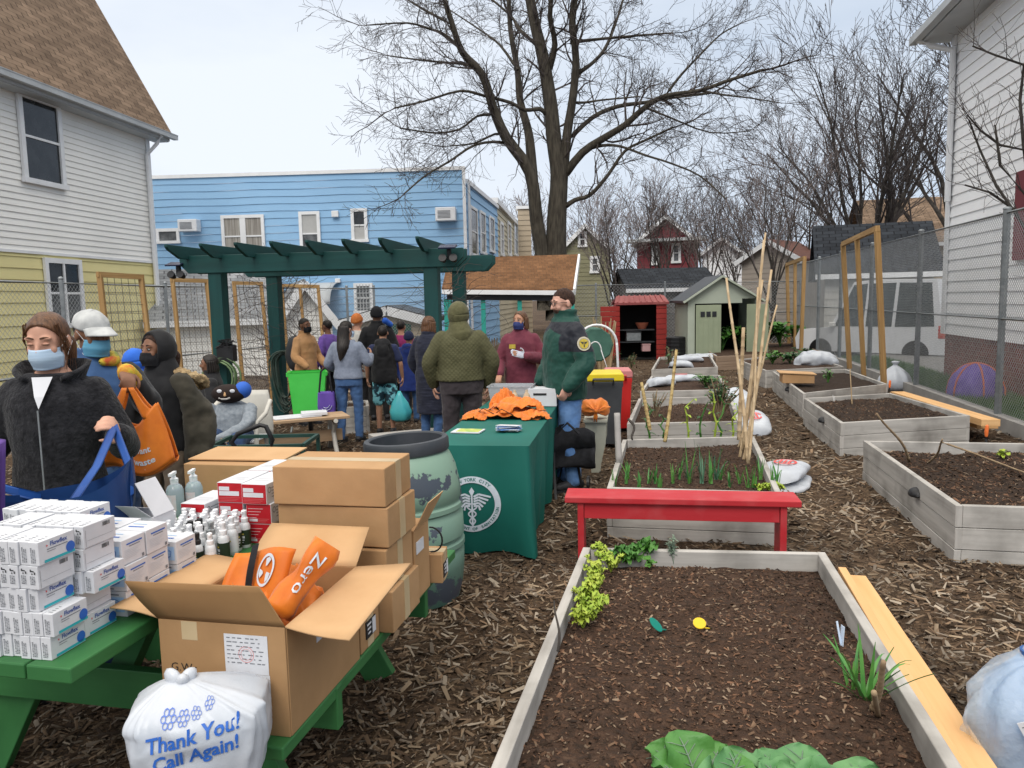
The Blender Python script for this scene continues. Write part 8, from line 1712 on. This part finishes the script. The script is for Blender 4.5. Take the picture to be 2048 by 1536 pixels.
for sg in(-1,1):
 mb=MB();x_=sg*Lb2*.36;mb.tube([(x_,-.24,.40),(x_,-.16,.36),(x_,-.07,.24),(x_,-.16,.08),(x_,-.24,0)],.028,8);mb.tube([(x_,.24,.40),(x_,.16,.36),(x_,.07,.24),(x_,.16,.08),(x_,.24,0)],.028,8);mb.build('leg',mat('grey_beige_metal',(.40,.38,.34),(.34,.32,.29),scale=8),be,smooth=60)
mb=MB();mb.box((0,0,.005),(.55,.30,.01),Matrix.Translation(bq+V((.02,.02,0))*1.0+V((0,0,.45+gz(9)-bq.z)))@Matrix.Rotation(.5,4,'Z'));mb.box((.1,.0,.03),(.3,.24,.03),Matrix.Translation(bq+V((.12,.08,.45+gz(9)-bq.z)))@Matrix.Rotation(.3,4,'Z'));mb.solo('newspaper',M_paper,'white papers spread on the wooden slat bench','paper')
q=P(617,790,10.6);wb=thing('wheelbarrow','bright green wheelbarrow tray tipped up beside the tan coat woman','wheelbarrow',(q.x,10.6,gz(10.6)),.2);M_wb=mat('bright_green_plastic',(.05,.48,.06),(.07,.55,.08),rough=.35,scale=3)
zt_=P(617,742,10.6).z-gz(10.6);mb=MB();mb.loft([[V((x_*.25*s_,y0_+y_*.2,z))for x_,y_ in((-1,-1),(1,-1),(1,1),(-1,1))]for z,s_,y0_ in((.30,.80,.0),(zt_-.06,1.0,.05),(zt_-.06,1.1,.05),(zt_,1.1,.05),(zt_-.02,.95,.05),(.34,.76,0.02))],caps=False);mb.box((0,-.19,.46),(.26,.02,.2),Matrix.Rotation(-.08,4,'X'));mb.build('tray',M_wb,wb,bevel=.01);mb=MB();mb.lathe([(.12,-.03),(.15,-.02),(.15,.02),(.12,.03)],18,(0,0,0),Matrix.Translation((0,.2,.15))@Matrix.Rotation(pi/2,4,'Y'));mb.build('wheel',M_black,wb);mb=MB();mb.tube([(-.25,.1,.1),(-.26,-.3,.0)],.015,6);mb.tube([(.25,.1,.1),(.26,-.3,.0)],.015,6);mb.build('leg',M_galv,wb)
q=P(470,900,7.6);ch=thing('plastic_chair','white plastic garden chair under the scarecrow','chair',(q.x,7.75,gz(7.7)),-.05);mb=MB();mb.box((0,0,.42),(.46,.44,.03));mb.build('seat',M_whiteplastic,ch,bevel=.01)
for sx_ in(-1,1):
 for sy_ in(-1,1):mb=MB();mb.beam((sx_*.20,sy_*.19,.42),(sx_*.25,sy_*.25,0),.05,.03);mb.build('leg',mat('cream_plastic',(.56,.54,.48),(.50,.48,.43),rough=.4),ch)
 mb=MB();mb.tube([(sx_*.25,-.24,.0),(sx_*.26,-.22,.45),(sx_*.27,-.22,.62),(sx_*.30,-.05,.68),(sx_*.27,.18,.78)],.024,8);mb.build('armrest',mat('cream_plastic',(.56,.54,.48)),ch,smooth=60)
mb=MB();mb.grid(lambda u,v:V(((u-.5)*.56*(1-.25*v*v),.20+.10*v,.42+.46*v)),8,8);o=mb.build('backrest',mat('cream_plastic',(.56,.54,.48)),ch,smooth=180);modifier(o,'SOLIDIFY',thickness=.02)
sc_=thing('scarecrow','scarecrow doll with dark stuffed head, grey sweater and blue jeans seated on the plastic chair','scarecrow',(q.x-.02,7.6,gz(7.6)),-.05);M_swt=cloth_m('grey_marl',(.20,.23,.26),(.28,.31,.34),scale=30)
mb=MB();mb.loft([[V((rx*math.cos(a),.05+ry*math.sin(a),z))for a in[2*pi*j/20 for j in range(20)]]for z,rx,ry in((.42,.17,.13),(.55,.20,.15),(.70,.22,.14),(.78,.17,.11),(.81,.08,.07))])
mb.capsule([(-.20,.0,.74),(-.28,-.06,.58),(-.27,-.26,.44)],[.065,.058,.045],12);mb.capsule([(.20,.0,.74),(.20,-.14,.60),(-.06,-.30,.47)],[.068,.06,.045],12);o=mb.build('sweater',M_swt,sc_,rn=False);remesh(o,.010,3,.025,.07)
mb=MB()
for sg in(-1,1):mb.capsule([(sg*.11,.05,.46),(sg*.15,-.22,.47),(sg*.16,-.30,.38),(sg*.16,-.30,.04)],[.10,.09,.085,.075],12)
o=mb.build('jeans',M_dkdenim,sc_,rn=False);remesh(o,.011,3,.02,.08)
mb=MB();mb.ell((0,-.02,.90),(.175,.10,.095));hd_=mb.build('head',mat('black_brown_stocking',(.012,.006,.005),(.02,.010,.008),rough=.8),sc_,smooth=180)
for x_ in(-.055,.075):mb=MB();mb.ell((x_,-.108,.935),(.026,.008,.018));mb.build('eye',M_paper,hd_,smooth=180)
mb=MB();mb.capsule([(0,-.108,.925),(.003,-.118,.895)],[.008,.014],8);mb.build('nose',mat('tan_felt',(.5,.3,.15)),hd_);mb=MB();mb.tube([(-.06,-.115,.868),(-.03,-.120,.858),(.02,-.120,.858),(.05,-.112,.870)],.009,6);mb.build('mouth',mat('grey_felt',(.42,.40,.38)),hd_)
mb=MB();mb.ell((.13,.02,.93),(.08,.10,.085));mb.build('blue_scarf',mat('blue_felt',(.03,.12,.50)),sc_,smooth=180)
mb=MB();hand(mb,(-.27,-.28,.43),(-.1,-.45,-.9),(0,1,0),1.15,.1,1,.12);o=mb.build('glove',mat('white_blue_glove',(.62,.65,.75),(.55,.58,.72),scale=5),sc_,rn=False);remesh(o,.008,1);mb=MB();hand(mb,(-.05,-.31,.47),(-.95,-.2,.1),(0,0,-1),1.1,.2,-1);o=mb.build('glove',mat('white_blue_glove',(.62,.65,.75)),sc_,rn=False);remesh(o,.008,1)
mb=MB();a_=V((q.x+.0,7.25,gz(7)+.02));mb.tube([a_,a_+V((.05,.02,.42))],.012,6);mb.box(a_+V((.05,.02,.46)),(.12,.03,.03));mb.solo('garden_fork',M_stem,'small wooden handled garden fork between the scarecrow legs','garden fork')
q=P(505,905,6.4);gc=thing('garden_cart','garden cart with dark green angle frame and bent black tube handle','cart',(q.x,6.4,gz(6.4)),0);zr_=P(505,893,6.4).z-gz(6.4);xl=P(418,890,6.4).x-q.x;xr_=P(606,890,6.4).x-q.x;M_cart=mat('dark_green_metal',(.012,.045,.035),(.02,.06,.05),rough=.5);mb=MB()
for y_ in(0,.5):mb.beam((xl,y_,zr_),(xr_,y_,zr_),.03,.03)
for x_ in(xl,xr_,0):mb.beam((x_,0,zr_),(x_,0,.12),.03,.03);mb.beam((x_,.5,zr_),(x_,.5,.12),.03,.03)
for x_ in(xl,xr_):mb.beam((x_,0,zr_),(x_,.5,zr_),.03,.03)
mb.build('frame',M_cart,gc);mb=MB();mb.box(((xl+xr_)/2,.25,.14),(xr_-xl,.5,.02));mb.build('bed',M_cart,gc)
for x_ in(xl+.12,xr_-.12):
 for y_ in(-.04,.54):mb=MB();mb.lathe([(.09,-.03),(.13,-.03),(.13,.03),(.09,.03)],18,(0,0,0),Matrix.Translation((x_,y_,.13))@Matrix.Rotation(pi/2,4,'X'));mb.build('wheel',M_black,gc)
mb=MB();pp=[P(x_,y_,6.1)-V((q.x,6.4,gz(6.4)))for x_,y_ in((535,930),(545,880),(532,853),(520,850),(475,868),(463,885),(480,905),(525,928))];mb.tube(pp,.019,10);mb.build('handle',M_black,gc,smooth=180)
q=P(386,832,8.2);mb=MB();mb.lathe([(.08,0),(.12,.20),(.14,.20),(.14,.24),(.125,.24)],18,(q.x,8.2,gz(8)));mb.solo('plant_pot',mat('terracotta',(.42,.10,.05),(.36,.08,.04)),'red terracotta pot behind the hooded woman','pot',smooth=40)
onion('green grassy tuft behind the red pot',P(400,815,9.0)+V((0,0,-.35)),14,.4,.02,.6,301,M_leaf,name='grass_tuft',cat='plant')
carton_=MB();q=P(658,898,7.0);carton_.box((q.x,7.0,gz(7)+.18),(.34,.3,.36));carton_.solo('cardboard_box',M_card2,'plain cardboard box standing on the ground behind the tall carton stack','cardboard box',bevel=.01)
q=P(800,826,9.7);plank('pale wooden board lying on the ground behind the barrel',V((q.x-.35,9.5,gz(9.5)+.12)),V((q.x+.5,9.9,gz(9.5)+.12)),.22,.06,M_weath2,'wooden_board','board')
mb=MB();q=P(1208,640,19.0)
for i in range(26):a_=rnd.uniform(-.28,.28);mb.tube([(q.x+a_*.5,19+rnd.uniform(-.1,.1),gz(19)),(q.x+a_,19+rnd.uniform(-.1,.1),gz(19)+rnd.uniform(1.0,1.5))],.014,4)
mb.solo('straw_bundle',M_bamboo,'bundle of pale dry canes leaning behind the compost tumbler','cane bundle')
